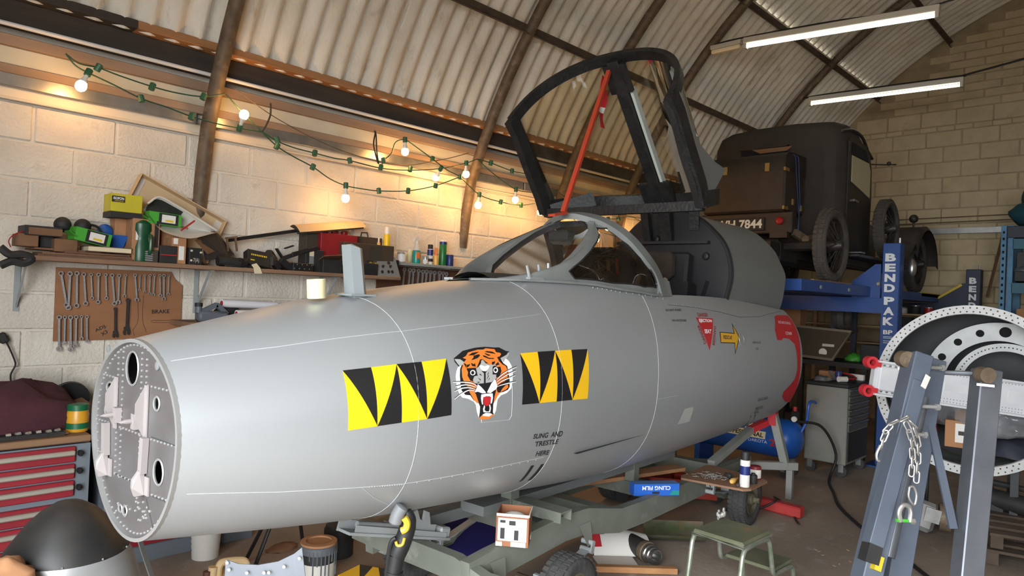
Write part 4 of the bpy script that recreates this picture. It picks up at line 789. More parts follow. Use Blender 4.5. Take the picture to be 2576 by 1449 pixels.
outline([(1.59,4.97,1.536),(1.602,4.97,1.384),(1.596,4.97,1.345),(1.571,4.97,1.305),(1.583,4.97,1.266)]); outline([(1.627,4.97,1.537),(1.625,4.97,1.411),(1.633,4.97,1.345),(1.655,4.97,1.292)]); outline([(1.691,4.97,1.369),(1.835,4.97,1.369),(1.845,4.97,1.361),(1.835,4.97,1.353),(1.692,4.97,1.355),(1.682,4.97,1.363),(1.691,4.97,1.369)])
def spanner_mesh(kind):
    b=MB()
    def ring(c,ro,ri,t,gap=0.):
        n=18; out=[]; inn=[]; a0=-PI/2+gap; a1=-PI/2+2*PI-gap
        for i in range(n+1):
            a=lerp(a0,a1,i/n); out.append((c[0]+ro*math.cos(a),c[1]+ro*math.sin(a))); inn.append((c[0]+ri*math.cos(a),c[1]+ri*math.sin(a)))
        vs=[]; 
        for y in(-t/2,t/2): vs+=[(x,y,z) for x,z in out]+[(x,y,z) for x,z in inn]
        m=n+1; fs=[]
        for i in range(n):
            fs+=[(i,i+1,m+i+1,m+i),(2*m+i,3*m+i,3*m+i+1,2*m+i+1),(i,2*m+i,2*m+i+1,i+1),(m+i,m+i+1,3*m+i+1,3*m+i)]
        b.add(vs,fs)
    ring((0,-.06),.062,.036,.05)
    b.bar((0,0,-.115),(0,-.015,-.2),.05,.045,up=(0,1,0)); b.bar((0,-.015,-.2),(0,-.015,-.80),.052,.028,up=(0,1,0)); b.bar((0,-.015,-.8),(0,0,-.885),.05,.045,up=(0,1,0))
    if kind=='ring': ring((0,-.94),.066,.04,.05)
    elif kind=='open': ring((0,-.95),.075,.04,.045,.55)
    else:
        ring((0,-.94),.10,.045,.07,.7); b.box((0,0,-.84),(.15,.08,.10)); b.box((0,-.02,-.45),(.075,.05,.75))
    return b
spp={}
def spanner(kind,top,bot,label,group,m='chrome',sc_=1.):
    top,bot=Vector(top),Vector(bot); d=bot-top; Ln=d.length*1.09
    if kind not in spp: o=spp[kind]=spanner_mesh(kind).build('spanner' if kind!='adj' else 'adjustable_spanner',m,None,world=False,smooth=0)
    else: o=spp[kind].copy(); C.objects.link(o)
    z=-d.normalized(); x=Vector((0,1,0)).cross(z).normalized(); y=z.cross(x); M=Matrix((x,y,z)).transposed().to_4x4(); p=top-d*.06; M.translation=p
    o.matrix_world=M@Matrix.Diagonal((Ln*sc_,Ln*sc_,Ln,1)); o['label']=label; o['category']='spanner'; o['group']=group; return o
_ord=['first','second','third','fourth','fifth','sixth','seventh','eighth','ninth','tenth','eleventh','twelfth','thirteenth','fourteenth','fifteenth','sixteenth','seventeenth','eighteenth']
tops=[(1.144,4.95,1.657),(1.192,4.95,1.657),(1.229,4.95,1.662),(1.267,4.95,1.657),(1.307,4.95,1.657),(1.349,4.95,1.659),(1.39,4.95,1.659),(1.427,4.95,1.658),(1.468,4.95,1.658),(1.506,4.95,1.662),(1.562,4.95,1.666),(1.593,4.95,1.664),(1.623,4.95,1.668),(1.655,4.95,1.669),(1.683,4.95,1.671),(1.716,4.95,1.672),(1.742,4.95,1.672),(1.774,4.95,1.673)]
bots=[(1.182,4.95,1.455),(1.192,4.95,1.44),(1.236,4.95,1.453),(1.286,4.95,1.468),(1.32,4.95,1.504),(1.354,4.95,1.479),(1.401,4.95,1.506),(1.449,4.95,1.471),(1.47,4.95,1.483),(1.505,4.95,1.525),(1.581,4.95,1.501),(1.594,4.95,1.569),(1.627,4.95,1.558),(1.656,4.95,1.546),(1.681,4.95,1.54),(1.725,4.95,1.535),(1.748,4.95,1.512),(1.775,4.95,1.546)]
for i,(a,b_) in enumerate(zip(tops,bots)):
    k='ring' if i<8 else 'open'; spanner(k,a,b_,'chrome %s spanner, %s from the left in the top row of the tool board'%('ring' if k=='ring' else 'combination',_ord[i]),'spanners in the top row of the tool board')
tops=[(1.146,4.95,1.388),(1.176,4.95,1.388),(1.206,4.95,1.387),(1.237,4.95,1.39),(1.266,4.95,1.392),(1.295,4.95,1.391)]
bots=[(1.153,4.95,1.186),(1.18,4.95,1.222),(1.215,4.95,1.182),(1.241,4.95,1.206),(1.272,4.95,1.251),(1.303,4.95,1.233)]
for i,(a,b_) in enumerate(zip(tops,bots)): k='open' if i==4 else 'ring'; spanner(k,a,b_,'chrome spanner, %s from the left in the lower row of the tool board'%_ord[i],'spanners in the lower row of the tool board')
spanner('adj',(1.455,4.95,1.443),(1.462,4.95,1.266),'black adjustable spanner hanging left of the larger one','adjustable spanners','dark_steel',.8)
spanner('adj',(1.527,4.95,1.501),(1.527,4.95,1.284),'larger black adjustable spanner hanging beside the pen outline','adjustable spanners','dark_steel',.8)
b2=thing('dark_tool_board','dark brown tool board under the short grey shelf','tool board',(4.0,WY,1.5))
part('panel','hardboard_dark',b2,lambda b:b.box((4.05,4.975,1.68),(1.15,.012,.34)),smooth=0)
for i,(x,y) in enumerate(((1017,678),(1031,679),(1040,680),(1053,681),(1064,683),(1073,683),(1083,684),(1093,686),(1106,686),(1115,687),(1123,689))):
    pass
tops=[(3.746,4.95,1.826),(3.807,4.95,1.825),(3.847,4.95,1.824),(3.906,4.95,1.824),(3.956,4.95,1.819),(3.997,4.95,1.822),(4.044,4.95,1.82),(4.091,4.95,1.816),(4.152,4.95,1.819),(4.195,4.95,1.817),(4.234,4.95,1.812)]
for i,a in enumerate(tops): spanner('ring',a,(a[0]-.02,4.95,a[2]-.26-.02*(i%3)),'chrome spanner, %s from the left under the short grey shelf'%_ord[i],'spanners under the short grey shelf')
# ---------------------------------------------------------------- shelf clutter
mat('cardboard',(172,126,88),.85,c2=(160,114,78),scale=6); mat('cardboard_dark',(128,92,66),.9,c2=(112,80,56),scale=8); mat('beige_card',(204,178,140),.8); mat('pale_card',(206,198,188),.8)
mat('isopon_yellow',(206,192,44),.5,c2=(190,176,44),scale=7); mat('soot_black',(30,29,29),.65,c2=(44,42,40),scale=10); mat('olive_dark',(66,58,46),.7,c2=(56,50,40),scale=8); mat('ammo_brown',(78,62,48),.65,c2=(66,52,42),scale=7)
mat('box_red',(140,28,36),.5,c2=(122,24,32),scale=6); mat('leaf_green',(70,160,52),.5); mat('bottle_green',(24,74,46),.35); mat('crate_blue',(36,88,164),.5); mat('paper_white',(226,222,214),.8); mat('label_black',(34,33,33),.6); mat('page_cream',(214,200,166),.8)
mat('white_shell',(206,202,194),.5); mat('brown_sheet',(112,84,60),.7,c2=(96,72,52),scale=9); mat('dull_black_metal',(36,35,35),.5,metal=.3); mat('teal_liquid',(40,140,130),.3); mat('tin_silver',(186,184,178),.35,metal=.6); mat('can_green',(28,110,52),.35); mat('can_yellow',(228,192,30),.4); mat('can_blue',(34,48,110),.4); mat('pump_white',(226,218,206),.5); mat('amber_clear',(226,176,96),.3); mat('cap_red',(170,34,30),.4)
def cbox(name,label,cat,m,p0,p1,dep,z0=None,rot=0.,group=None,bev=.003):
    "box: front face lower-left p0 and upper-right p1 on a plane parallel to the wall, depth dep towards the wall"
    x0,y,za=p0; x1,_,zb=p1; za=za if z0 is None else z0; c=Vector(((x0+x1)/2,y+dep/2,za)); t=thing(name,label,cat,c,rot,group)
    part('body',m,t,lambda b:b.box((0,0,(zb-za)/2),(x1-x0,dep,zb-za),bev=bev),world=False,smooth=0); t['d']=0; return t,(x1-x0,dep,zb-za)
def face_text(t,sz,m,s,fx0,fx1,fz0,fz1,name='lettering',vert=False,bold=.02):
    w,d,h=sz
    def f(b):
        y=-d/2-.0015
        if vert: text3(b,s,((fx1-.5)*w,y,fz0*h),((fx1-.5)*w,y,fz1*h),((fx0-.5)*w,y,fz0*h),bold)
        else: text3(b,s,((fx0-.5)*w,y,fz0*h),((fx1-.5)*w,y,fz0*h),((fx0-.5)*w,y,fz1*h),bold)
    part(name,m,t,f,world=False,smooth=0)
def face_patch(t,sz,m,fx0,fx1,fz0,fz1,name='label_patch'):
    w,d,h=sz; part(name,m,t,lambda b:b.box(((fx0+fx1)/2*w-w/2,-d/2,(fz0+fz1)/2*h),((fx1-fx0)*w,.002,(fz1-fz0)*h)),world=False,smooth=0)
# thin boards under the pile
mat('thin_board',(110,82,62),.85,c2=(90,66,50),scale=9)
for i,(x0,x1,z,y,l) in enumerate(((.97,1.47,0,4.72,'lowest thin brown board at the left end of the long shelf'),(.99,1.46,.012,4.725,'second thin board up at the left end of the long shelf'),(1.10,1.45,.024,4.71,'third thin board up, dark edged, under the book'),(.96,1.3,.036,4.76,'topmost thin board under the cardboard box'))):
    o=thing('thin_board',l,'board',((x0+x1)/2,y+.1,SZ+z),.02*(i%2),'thin boards on the long shelf'); part('sheet','thin_board' if i%2==0 else 'cardboard_dark',o,lambda b:b.box((0,0,.006),(x1-x0,.22,.011)),world=False,smooth=0)
t,s=cbox('cardboard_box','small brown cardboard box at far left of the long shelf','box','cardboard_dark',(0.879,4.74,1.788),(0.978,4.74,1.873),.16,SZ+.05)
t,s=cbox('dark_box_side','dark carton behind the small brown cardboard box','box','soot_black',(0.993,4.8,1.797),(1.067,4.8,1.883),.1,SZ+.05)  # side of the brown box, set in near-black as a separate block
t,s=cbox('flat_tray','flat dark tray lying on the small cardboard box','tray','soot_black',(0.907,4.73,1.866),(1.091,4.73,1.923),.18)
face_patch(t,s,'cardboard_dark',.1,1.,.1,.8,'pale_edge')
t,s=cbox('wood_offcut','rough wooden offcut beneath the green bulb box','offcut','cardboard_dark',(1.054,4.73,1.783),(1.172,4.73,1.858),.12,SZ+.03)
bk=thing('hardback_book','hardback book with cream pages lying under the green bulb box','book',(1.34,4.78,SZ+.042)); part('pages','page_cream',bk,lambda b:b.box((0,0,.018),(.235,.15,.026)),world=False,smooth=0); part('cover','thin_board',bk,lambda b:(b.box((0,0,.033),(.245,.156,.004)),b.box((0,.0,.003),(.245,.156,.004)),b.box((0,.076,.018),(.245,.004,.034))),world=False,smooth=0)
def bulbbox(label,c,rot,roll=0.):
    t=thing('bulb_carton',label,'box',c,group='green light bulb cartons',mtx=Matrix.Translation(Vector(c))@Matrix.Rotation(rot,4,'Z')@Matrix.Rotation(roll,4,'Y'))
    part('body','leaf_green',t,lambda b:b.box((0,0,.04),(.20,.10,.078)),world=False,smooth=0); part('dark_band','label_black',t,lambda b:b.box((.02,-.0505,.04),(.12,.002,.072)),world=False,smooth=0); part('energy_label','paper_white',t,lambda b:b.box((.02,-.0515,.042),(.085,.002,.05)),world=False,smooth=0)
    part('rating_bars','can_yellow',t,lambda b:b.box((.025,-.053,.03),(.05,.001,.012)),world=False,smooth=0); part('flap','leaf_green',t,lambda b:b.box((-.115,-.02,.03),(.05,.09,.003),(0,.5,0)),world=False,smooth=0)
bulbbox('green bulb carton with open flap lying on the hardback book',(1.235,4.76,SZ+.09),.12,.18)
bulbbox('second green bulb carton lying on the tall printed cardboard box',(1.655,4.78,1.995),.02,.04)
hp_=thing('ear_defenders','black ear defenders lying on the flat tray','ear defenders',(1.16,4.82,SZ+.15))
for x in(-.05,.055): part('ear_cup','soot_black',hp_,lambda b:b.ball((x,0,.045),.062,14,10,sc=(.75,.8,.75),rot=(.3,.5,0)),world=False)
part('headband','dull_black_metal',hp_,lambda b:b.tube(smoothpath([(.07,0,.06),(.13,-.01,.05),(.15,-.03,0),(.12,-.05,-.03)],5),.008,6),world=False)
cr=thing('blue_crate','small blue plastic crate behind the green bulb carton','crate',(1.41,4.88,SZ+.06)); 
part('bowl','crate_blue',cr,lambda b:b.lathe([(.045,0),(.085,.10),(.09,.10),(.085,.09),(.05,.006),(0,.006)],axis=(0,0,1),n=4,start=PI/4),world=False,smooth=0)
part('rag','crate_blue',cr,lambda b:b.ball((-.05,.02,.12),.06,10,7,sc=(.8,.6,.8)),world=False)
lid=thing('carton_lid','big beige cardboard lid leaning on the wall behind the shelf pile','carton',(1.72,4.93,SZ+.02),mtx=Matrix.Translation((1.735,4.935,1.955))@Matrix.Rotation(.42,4,'Y')@Matrix.Rotation(-.12,4,'X'))
part('base','beige_card',lid,lambda b:b.box((0,0,.10),(.62,.008,.34)),world=False,smooth=0)
for (c,d) in (((0,-.03,.27),(.62,.06,.006)),((-.31,-.03,.10),(.006,.06,.34)),((.31,-.03,.10),(.006,.06,.34))): part('lip','beige_card',lid,lambda b:b.box(c,d),world=False,smooth=0)
for x in(-.285,.285): part('pale_tab','pale_card',lid,lambda b:b.box((x,-.006,.10),(.05,.004,.32)),world=False,smooth=0)
t,s=cbox('filler_carton','yellow printed filler carton resting on the cardboard behind the green jug','box','isopon_yellow',(1.343,4.74,2.053),(1.521,4.74,2.164),.16,rot=-.02)
face_patch(t,s,'label_black',.02,.44,.52,.86); face_text(t,s,'decal_white','ISOPON',.07,.40,.66,.80); face_text(t,s,'can_yellow','FASTGLAS',.12,.38,.56,.63,bold=.0)
part('dark_base','label_black',t,lambda b:b.box((0,0,-.018),(s[0],s[1]*1.05,.035)),world=False,smooth=0)
t,s=cbox('parts_carton','tall printed cardboard parts box in the middle of the pile','box','cardboard',(1.467,4.73,1.752),(1.628,4.73,2.022),.16,SZ)
face_text(t,s,'label_black','BRITPART',.24,.40,.06,.66,vert=True,bold=.03); face_patch(t,s,'paper_white',.12,.28,.5,.70); face_patch(t,s,'label_black',.80,.95,.35,.98,'dark_tape')
t,s=cbox('cardboard_box','cardboard box standing behind the green jug under the yellow carton','box','cardboard',(1.404,4.86,1.753),(1.493,4.86,2.077),.1,SZ)
jg=thing('green_jug','dark green plastic oil jug standing on the long shelf','jug',(1.53,4.77,SZ))
part('body','bottle_green',jg,lambda b:b.lathe([(.0,0),(.058,0),(.06,.01),(.06,.09),(.052,.13),(.05,.16),(.064,.20),(.062,.24),(.03,.275),(0,.28)],n=20),world=False); part('handle','bottle_green',jg,lambda b:b.tube(smoothpath([(.03,-.055,.05),(.03,-.085,.07),(.03,-.085,.15),(.03,-.055,.17)],5),.012,8),world=False); part('spout','cardboard',jg,lambda b:b.cyl((-.02,0,.25),(-.025,0,.31),.035,.03),world=False)
t,s=cbox('battery_pack','small grey ribbed battery pack in front of the printed parts box','battery','olive_dark',(1.541,4.7,1.739),(1.615,4.7,1.829),.08,SZ)
for i in range(5): part('rib','grey_sheet',t,lambda b:b.box((-.02,-.042,.012+i*.013),(.045,.004,.006)),world=False,smooth=0)
t,s=cbox('black_red_box','black box with a red split seam beside the battery pack','box','soot_black',(1.624,4.7,1.744),(1.728,4.7,1.864),.1,SZ)
face_patch(t,s,'cap_red',.05,1.0,.44,.50,'red_seam')
t,s=cbox('taped_carton','brown taped carton with white bar code label beside the black red box','box','cardboard',(1.701,4.72,1.749),(1.793,4.72,1.922),.14,SZ)
face_patch(t,s,'paper_white',.48,.85,.15,.68); face_patch(t,s,'paper_white',.1,.4,.75,.97,'torn_label')
t,s=cbox('open_carton','open topped cardboard carton behind the taped carton','box','cardboard',(1.675,4.83,1.757),(1.841,4.83,2.004),.1,SZ)
tr=thing('white_fairing','white curved fairing shell with black inside leaning over the cartons','fairing',(1.95,4.85,1.98))
tp_=[(1.564,4.78,2.127),(1.629,4.78,2.176),(1.729,4.78,2.14),(1.86,4.78,2.076),(2.01,4.78,1.997)]; bt2=[(1.541,4.7,2.049),(1.611,4.7,1.968),(1.685,4.7,1.937),(1.81,4.7,1.923),(1.977,4.7,1.978)]
part('shell','white_shell',tr,lambda b:b.grid([[Vector(a).lerp(Vector(c),q)+Vector((0,.10*math.sin(PI*q),.0)) for q in [k/8 for k in range(9)]] for a,c in zip(smoothpath(tp_,4),smoothpath(bt2,4))]))
part('dark_inside','soot_black',tr,lambda b:b.grid([[Vector(a).lerp(Vector(c),q)+Vector((0,.09*math.sin(PI*q),.0)) for q in [.06+.5*k/8 for k in range(9)]] for a,c in zip(smoothpath(tp_,4)[1:11],smoothpath(bt2,4)[1:11])]))  # near-black inner face over part of the shell
part('edge_bead','white_shell',tr,lambda b:b.tube(smoothpath(tp_,4),.007,6))
part('red_strip','cap_red',tr,lambda b:b.bar((1.749,4.71,1.969),(1.834,4.71,2.043),.006,.01),smooth=0)
t,s=cbox('radio_panel','black cockpit radio panel with pale knobs standing on the long shelf','instrument','soot_black',(1.811,4.72,1.745),(1.898,4.72,1.864),.05,SZ,rot=.1)
for fx,fz in ((.12,.82),(.85,.75),(.12,.25)): part('knob','page_cream',t,lambda b:b.lathe([(.007,0),(.007,.008),(0,.01)],o=((fx-.5)*s[0],-s[1]/2,fz*s[2]),axis=(0,-1,0),n=10),world=False)
face_text(t,s,'pale_card','7(A)',.3,.75,.1,.4,bold=0)
dc=thing('bent_duct','folded brown sheet metal duct leaning in the middle of the long shelf','duct',(2.18,4.8,SZ))
part('sheet','brown_sheet',dc,lambda b:b.grid([[Vector(p) for p in [(1.852,4.74,1.914),(1.94,4.74,1.828)]],[Vector(p) for p in [(1.9,4.78,1.946),(2.004,4.78,1.854)]],[Vector(p) for p in [(2.024,4.8,1.895),(2.066,4.8,1.87)]]]),smooth=0)
part('side','soot_black',dc,lambda b:b.grid([[Vector(p) for p in [(1.897,4.76,1.953),(1.931,4.76,1.787)]],[Vector(p) for p in [(2.006,4.8,1.991),(2.097,4.8,1.812)]],[Vector(p) for p in [(2.056,4.84,1.975),(2.17,4.84,1.845)]]]),smooth=0)
part('lower_box','soot_black',dc,lambda b:b.box((2.20,4.8,SZ+.03),(.26,.12,.06)),smooth=0)
tb=thing('rubber_boot_tube','black rubber elbow tube lying at the front of the long shelf','tube',(2.06,4.72,SZ)); part('elbow','soot_black',tb,lambda b:b.tube(smoothpath([(2.0,4.72,SZ+.035),(2.08,4.72,SZ+.038),(2.15,4.72,SZ+.03),(2.19,4.73,SZ+.028)],5),.032,12)); part('cuff','dull_black_metal',tb,lambda b:b.cyl((2.15,4.72,SZ+.032),(2.20,4.725,SZ+.03),.036,.034,14))
fr=thing('steel_stand','brown steel stand frame behind the black parts on the long shelf','stand',(2.3,4.85,SZ))
part('frame','brown_sheet',fr,lambda b:(b.bar((2.108,4.84,1.955),(2.175,4.84,1.969),.05,.012),b.bar((2.102,4.82,1.954),(2.112,4.82,1.863),.012,.012,up=(0,1,0)),b.bar((2.161,4.82,1.962),(2.177,4.82,1.868),.012,.012,up=(0,1,0)))  ,smooth=0)
tag(part('steel_bar','dull_black_metal',None,lambda b:b.bar((2.126,4.88,1.941),(2.722,4.88,2.075),.02,.025),smooth=0),'long dark steel bar sloping up behind the shelf parts to the cream flap','bar')
t,s=cbox('camera_housing','long black housing with round port at the front of the long shelf','instrument','soot_black',(2.045,4.7,1.745),(2.207,4.7,1.816),.09,SZ)
part('port','dull_black_metal',t,lambda b:b.lathe([(.026,0),(.026,.012),(.019,.012),(.019,.002),(0,.002)],o=(.03,-s[1]/2,s[2]/2),axis=(0,-1,0),n=16),world=False)
tag(part('black_cowl','soot_black',None,lambda b:b.lathe([(.07,0),(.055,.06),(.02,.11),(0,.115)],o=(2.41,4.8,SZ+.03),n=7),smooth=0),'black faceted cowl piece behind the round port housing','part')
t,s=cbox('annunciator_panel','black warning light panel with a row of yellow captions on the long shelf','instrument','soot_black',(2.213,4.72,1.769),(2.382,4.72,1.876),.07,SZ+.01,rot=0)
t.rotation_euler=(-.35,.12,0)
for i in range(9): part('caption','can_yellow',t,lambda b:b.box((-.055+i*.0135,-s[1]/2-.001,s[2]*.66),(.008,.003,.012)),world=False,smooth=0)
part('caption_label','can_yellow',t,lambda b:b.box((-.05,-s[1]/2-.001,s[2]*.3),(.03,.003,.008)),world=False,smooth=0)
tag(part('paper_tag','page_cream',None,lambda b:b.grid([[Vector(p) for p in [(2.222,4.684,1.775),(2.259,4.684,1.789)]],[Vector(p) for p in [(2.238,4.68,1.754),(2.287,4.68,1.757)]],[Vector(p) for p in [(2.243,4.675,1.715),(2.302,4.675,1.718)]]]),smooth=0),'cream paper tag dangling over the edge of the long shelf','tag')
bk2=thing('bracket_pile','heap of black drilled brackets and levers in the middle of the long shelf','parts',(2.62,4.8,SZ))
for a,c,w,h in (((2.451,4.78,1.908),(2.508,4.78,1.834),.035,.012),((2.507,4.78,1.839),(2.696,4.76,1.918),.03,.03),((2.527,4.8,1.914),(2.596,4.8,1.941),.03,.01),((2.568,4.76,1.873),(2.779,4.76,1.937),.015,.03),((2.465,4.74,1.822),(2.563,4.74,1.755),.05,.05),((2.43,4.76,1.805),(2.463,4.76,1.761),.06,.04)): part('lever','dull_black_metal',bk2,lambda b:b.bar(a,c,w,h,bev=.003),smooth=0)
part('lever_base','soot_black',bk2,lambda b:b.box((2.6,4.79,SZ+.03),(.16,.12,.06),bev=.01),smooth=0)
t,s=cbox('relay_unit','small drilled black relay unit at the front shelf edge','instrument','dull_black_metal',(2.549,4.7,1.737),(2.71,4.7,1.811),.06,SZ)
for i in range(8): part('stud','tin_silver',t,lambda b:b.ball((-.07+i*.02,-s[1]/2,s[2]*(.3+.5*(i%2))),.004,6,4),world=False)
t,s=cbox('connector_box','black connector box with grey and cream tag behind the relay unit','instrument','soot_black',(2.679,4.76,1.797),(2.831,4.76,1.922),.1,SZ)
face_patch(t,s,'grey_plug',.2,.45,.25,.7); face_patch(t,s,'page_cream',.2,.45,.7,.92,'cream_tag')
fp=thing('cream_flap','long cream curved flap panel lying across the boxes on the shelf','panel',(3.0,4.85,2.03))
a0,a1=Vector((2.646,4.8,2.047)),Vector((3.233,4.8,2.141))
part('skin','beige_card',fp,lambda b:b.grid([[p+Vector((0,.16*q,.06*math.sin(q*2.2))) for q in [k/8 for k in range(9)]] for p in (a0,a0.lerp(a1,.5),a1)]))
part('end_rib','soot_black',fp,lambda b:b.add([a0+Vector((0,.16*q,.06*math.sin(q*2.2))) for q in [k/8 for k in range(9)]],[tuple(range(9))]),smooth=0)
part('lower_lip','soot_black',fp,lambda b:b.bar(a0+Vector((.0,.02,-.008)),a1+Vector((-.03,.02,-.008)),.05,.012),smooth=0)
t,s=cbox('olive_box','dark olive steel box standing under the end of the cream flap','box','olive_dark',(2.73,4.85,1.8),(2.846,4.85,2.055),.12,SZ)
t,s=cbox('red_ammo_box','dark red steel ammunition box behind the mast','box','box_red',(2.826,4.8,1.867),(3.154,4.8,2.063),.16,SZ+.03)
for x in (-.09,.0,.09): part('lid_catch','box_red',t,lambda b:b.box((x,0,s[2]+.018),(.045,.05,.035),bev=.008),world=False,smooth=0)
t,s=cbox('black_tin_box','black steel box with handle behind the brown ammunition box','box','ammo_brown',(3.203,4.88,1.919),(3.45,4.88,2.071),.09,SZ+.03)
part('handle','dull_black_metal',t,lambda b:b.tube([(-.06,0,s[2]),(-.055,0,s[2]+.035),(.0,0,s[2]+.04),(.01,0,s[2])],.006,6),world=False)
t,s=cbox('brown_ammo_box','brown steel ammunition box with stencilled yellow lettering','box','ammo_brown',(2.992,4.74,1.747),(3.474,4.74,2.004),.16,SZ)
face_patch(t,s,'olive_dark',.50,.75,.5,.95,'latch_plate'); face_text(t,s,'can_yellow','30MM',.46,.72,.2,.32,bold=0); face_text(t,s,'can_yellow','700 GART',.5,.7,.36,.44,bold=0)
t,s=cbox('tilted_gauge_box','tilted black gauge box with brown plate at the front of the shelf','instrument','soot_black',(2.8,4.71,1.738),(2.968,4.71,1.855),.1,SZ)
part('plate','brown_sheet',t,lambda b:b.box((0,-.02,s[2]+.012),(s[0]*1.15,.12,.006),(-.35,-.12,0)),world=False,smooth=0)
t,s=cbox('cash_tin','small black tin in front of the brown ammunition box','tin','soot_black',(3.157,4.7,1.734),(3.295,4.7,1.847),.1,SZ)
part('clasp','dull_black_metal',t,lambda b:b.tube([(-.03,-.02,s[2]),(-.028,-.02,s[2]+.02),(.03,-.02,s[2]+.02),(.032,-.02,s[2])],.004,6),world=False)
ip=thing('instrument_plate','grey drilled instrument panel plate leaning at the right end of the shelf','panel',(3.46,4.70,SZ))
ipc=[(3.294,4.7,1.731),(3.524,4.7,1.742),(3.481,4.7,1.921),(3.296,4.7,1.905)]
def ipf(b):
    o=Vector(ipc[0]); ex=Vector(ipc[1])-o; ey=Vector(ipc[3])-o; 
    hl=[ell((x,y),.075,.085,12) for x,y in ((.62,.88),(.55,.72),(.30,.55),(.62,.55),(.25,.3),(.52,.3),(.68,.3))]
    vs,fs=hole_plate([(0,0),(1,0),(.86,1),(.06,1)],hl,lambda x,y:o+ex*x+ey*y+Vector((0,.05*y,0))); b.add(vs,fs); b.add([v+Vector((0,.012,0)) for v in vs],fs)
part('plate','grey_plug',ip,ipf,smooth=0); part('backing','soot_black',ip,lambda b:b.box((3.46,4.78,SZ+.07),(.16,.05,.14)),smooth=0)
def can(name,label,cat,base,r,h,m,cap=None,caph=.05,band=None,capr=.9):
    t=thing(name,label,cat,base); h2=h-(caph if cap else 0)
    part('body',m,t,lambda b:b.lathe([(0,0),(r*.96,0),(r,.004),(r,h2-.006),(r*.9,h2),(0,h2)],n=20),world=False)
    if cap: part('cap',cap,t,lambda b:b.lathe([(r*capr,h2-.004),(r*capr,h-.006),(r*capr*.9,h),(0,h)],n=18),world=False)
    if band:
        for z0,z1,bm in band: part('label_band',bm,t,lambda b:b.lathe([(r*1.01,h*z0),(r*1.01,h*z1)],n=20,close=False),world=False)
    return t
AZ2=SZ+.205
can('yellow_spray_can','yellow spray can with white cap on the brown ammunition box','can',(*(3.441,4.8,1.996)[:2],1.975),.026,.19,'can_yellow','pump_white',.06)
can('glue_bottle','small bottle with pale nozzle beside the yellow spray can','bottle',(*(3.4,4.86,2.067)[:2],1.975),.014,.10,'amber_clear','pump_white',.04,capr=.5)
can('red_cap_bottle','small red capped bottle on the black steel box','bottle',(*(3.409,4.92,2.076)[:2],1.965),.016,.075,'ammo_brown','cap_red',.02)
Z2=1.881
can('paint_tin','silver paint tin with white label on the short grey shelf','tin',(*(3.628,4.84,1.909)[:2],Z2),.038,.088,'tin_silver',band=[(.08,.8,'paper_white')])
sb=thing('spray_bottle','clear trigger spray bottle with teal liquid on the short grey shelf','bottle',(*(3.788,4.84,1.898)[:2],Z2))
part('body','teal_liquid',sb,lambda b:b.lathe([(0,0),(.036,0),(.038,.01),(.038,.10),(.034,.115)],n=18),world=False); part('shoulder','pale_card',sb,lambda b:b.lathe([(.034,.115),(.02,.165),(.011,.18)],n=16,close=False),world=False); part('front_label','decal_orange',sb,lambda b:b.box((-.012,-.037,.07),(.035,.004,.055)),world=False,smooth=0); part('trigger','pump_white',sb,lambda b:(b.cyl((0,0,.175),(0,0,.20),.013),b.bar((-.03,0,.212),(.03,0,.212),.02,.022),b.bar((-.02,0,.205),(-.03,0,.175),.012,.008)),world=False,smooth=0)
can('small_tin','small silver tin between the spray bottle and the black spray can','tin',(*(3.89,4.84,1.894)[:2],Z2),.024,.075,'tin_silver',band=[(.1,.55,'paper_white')])
can('black_spray_can','black and white spray can on the short grey shelf','can',(*(3.957,4.86,1.891)[:2],Z2),.026,.18,'paper_white','label_black',.04,band=[(.45,.75,'can_blue'),(.15,.3,'label_black')])
can('orange_bottle','clear orange cleaner bottle left of the green cylinder','bottle',(*(4.009,4.84,1.887)[:2],Z2),.024,.155,'amber_clear','decal_orange',.07,capr=.45)
can('gas_cylinder','tall green gas cylinder on the short grey shelf','cylinder',(*(4.121,4.88,1.902)[:2],Z2),.034,.235,'can_green','pump_white',.02,band=[(.82,.93,'can_blue')])
can('blue_tin','dark blue tin at the right end of the short grey shelf','tin',(*(4.191,4.86,1.891)[:2],Z2),.034,.105,'can_blue')
tag(part('cloth_rag','masking_tape',None,lambda b:b.ball((*(3.759,4.9,1.924)[:2],Z2+.065),.03,9,7,sc=(.8,.7,2.1))),'crumpled pale rag standing behind the trigger spray bottle','rag')

# ---------------------------------------------------------------- work bench and drawers at left
mat('bench_top',(140,108,80),.85,c2=(118,88,64),scale=6,stretch=(.3,1,1)); mat('cab_red',(150,34,46),.5,c2=(136,30,42),scale=3); mat('cab_grey',(112,120,128),.55); mat('handle_alloy',(186,180,166),.45,metal=.5); mat('maroon_cloth',(74,36,44),.95,c2=(60,28,36),scale=6); mat('jar_green',(22,96,60),.4); mat('jar_peanut',(206,150,44),.35)
bn=thing('work_bench','old timber work bench against the block wall at far left','bench',(.5,4.65,0))
part('top','bench_top',bn,lambda b:b.box((.32,4.645,.758),(1.72,.68,.036),bev=.006),smooth=0)
part('rear_leg','bench_top',bn,lambda b:b.box((1.14,4.93,.37),(.07,.07,.74)),smooth=0); part('rear_leg','bench_top',bn,lambda b:b.box((-.45,4.93,.37),(.07,.07,.74)),smooth=0)
dr=thing('drawer_cabinet','red steel drawer cabinet with grey frame under the work bench','cabinet',(.72,4.6,0))
part('carcass','cab_grey',dr,lambda b:(b.box((.72,4.62,.40),(.92,.60,.66)),b.box((.72,4.62,.035),(.88,.56,.07))),smooth=0)
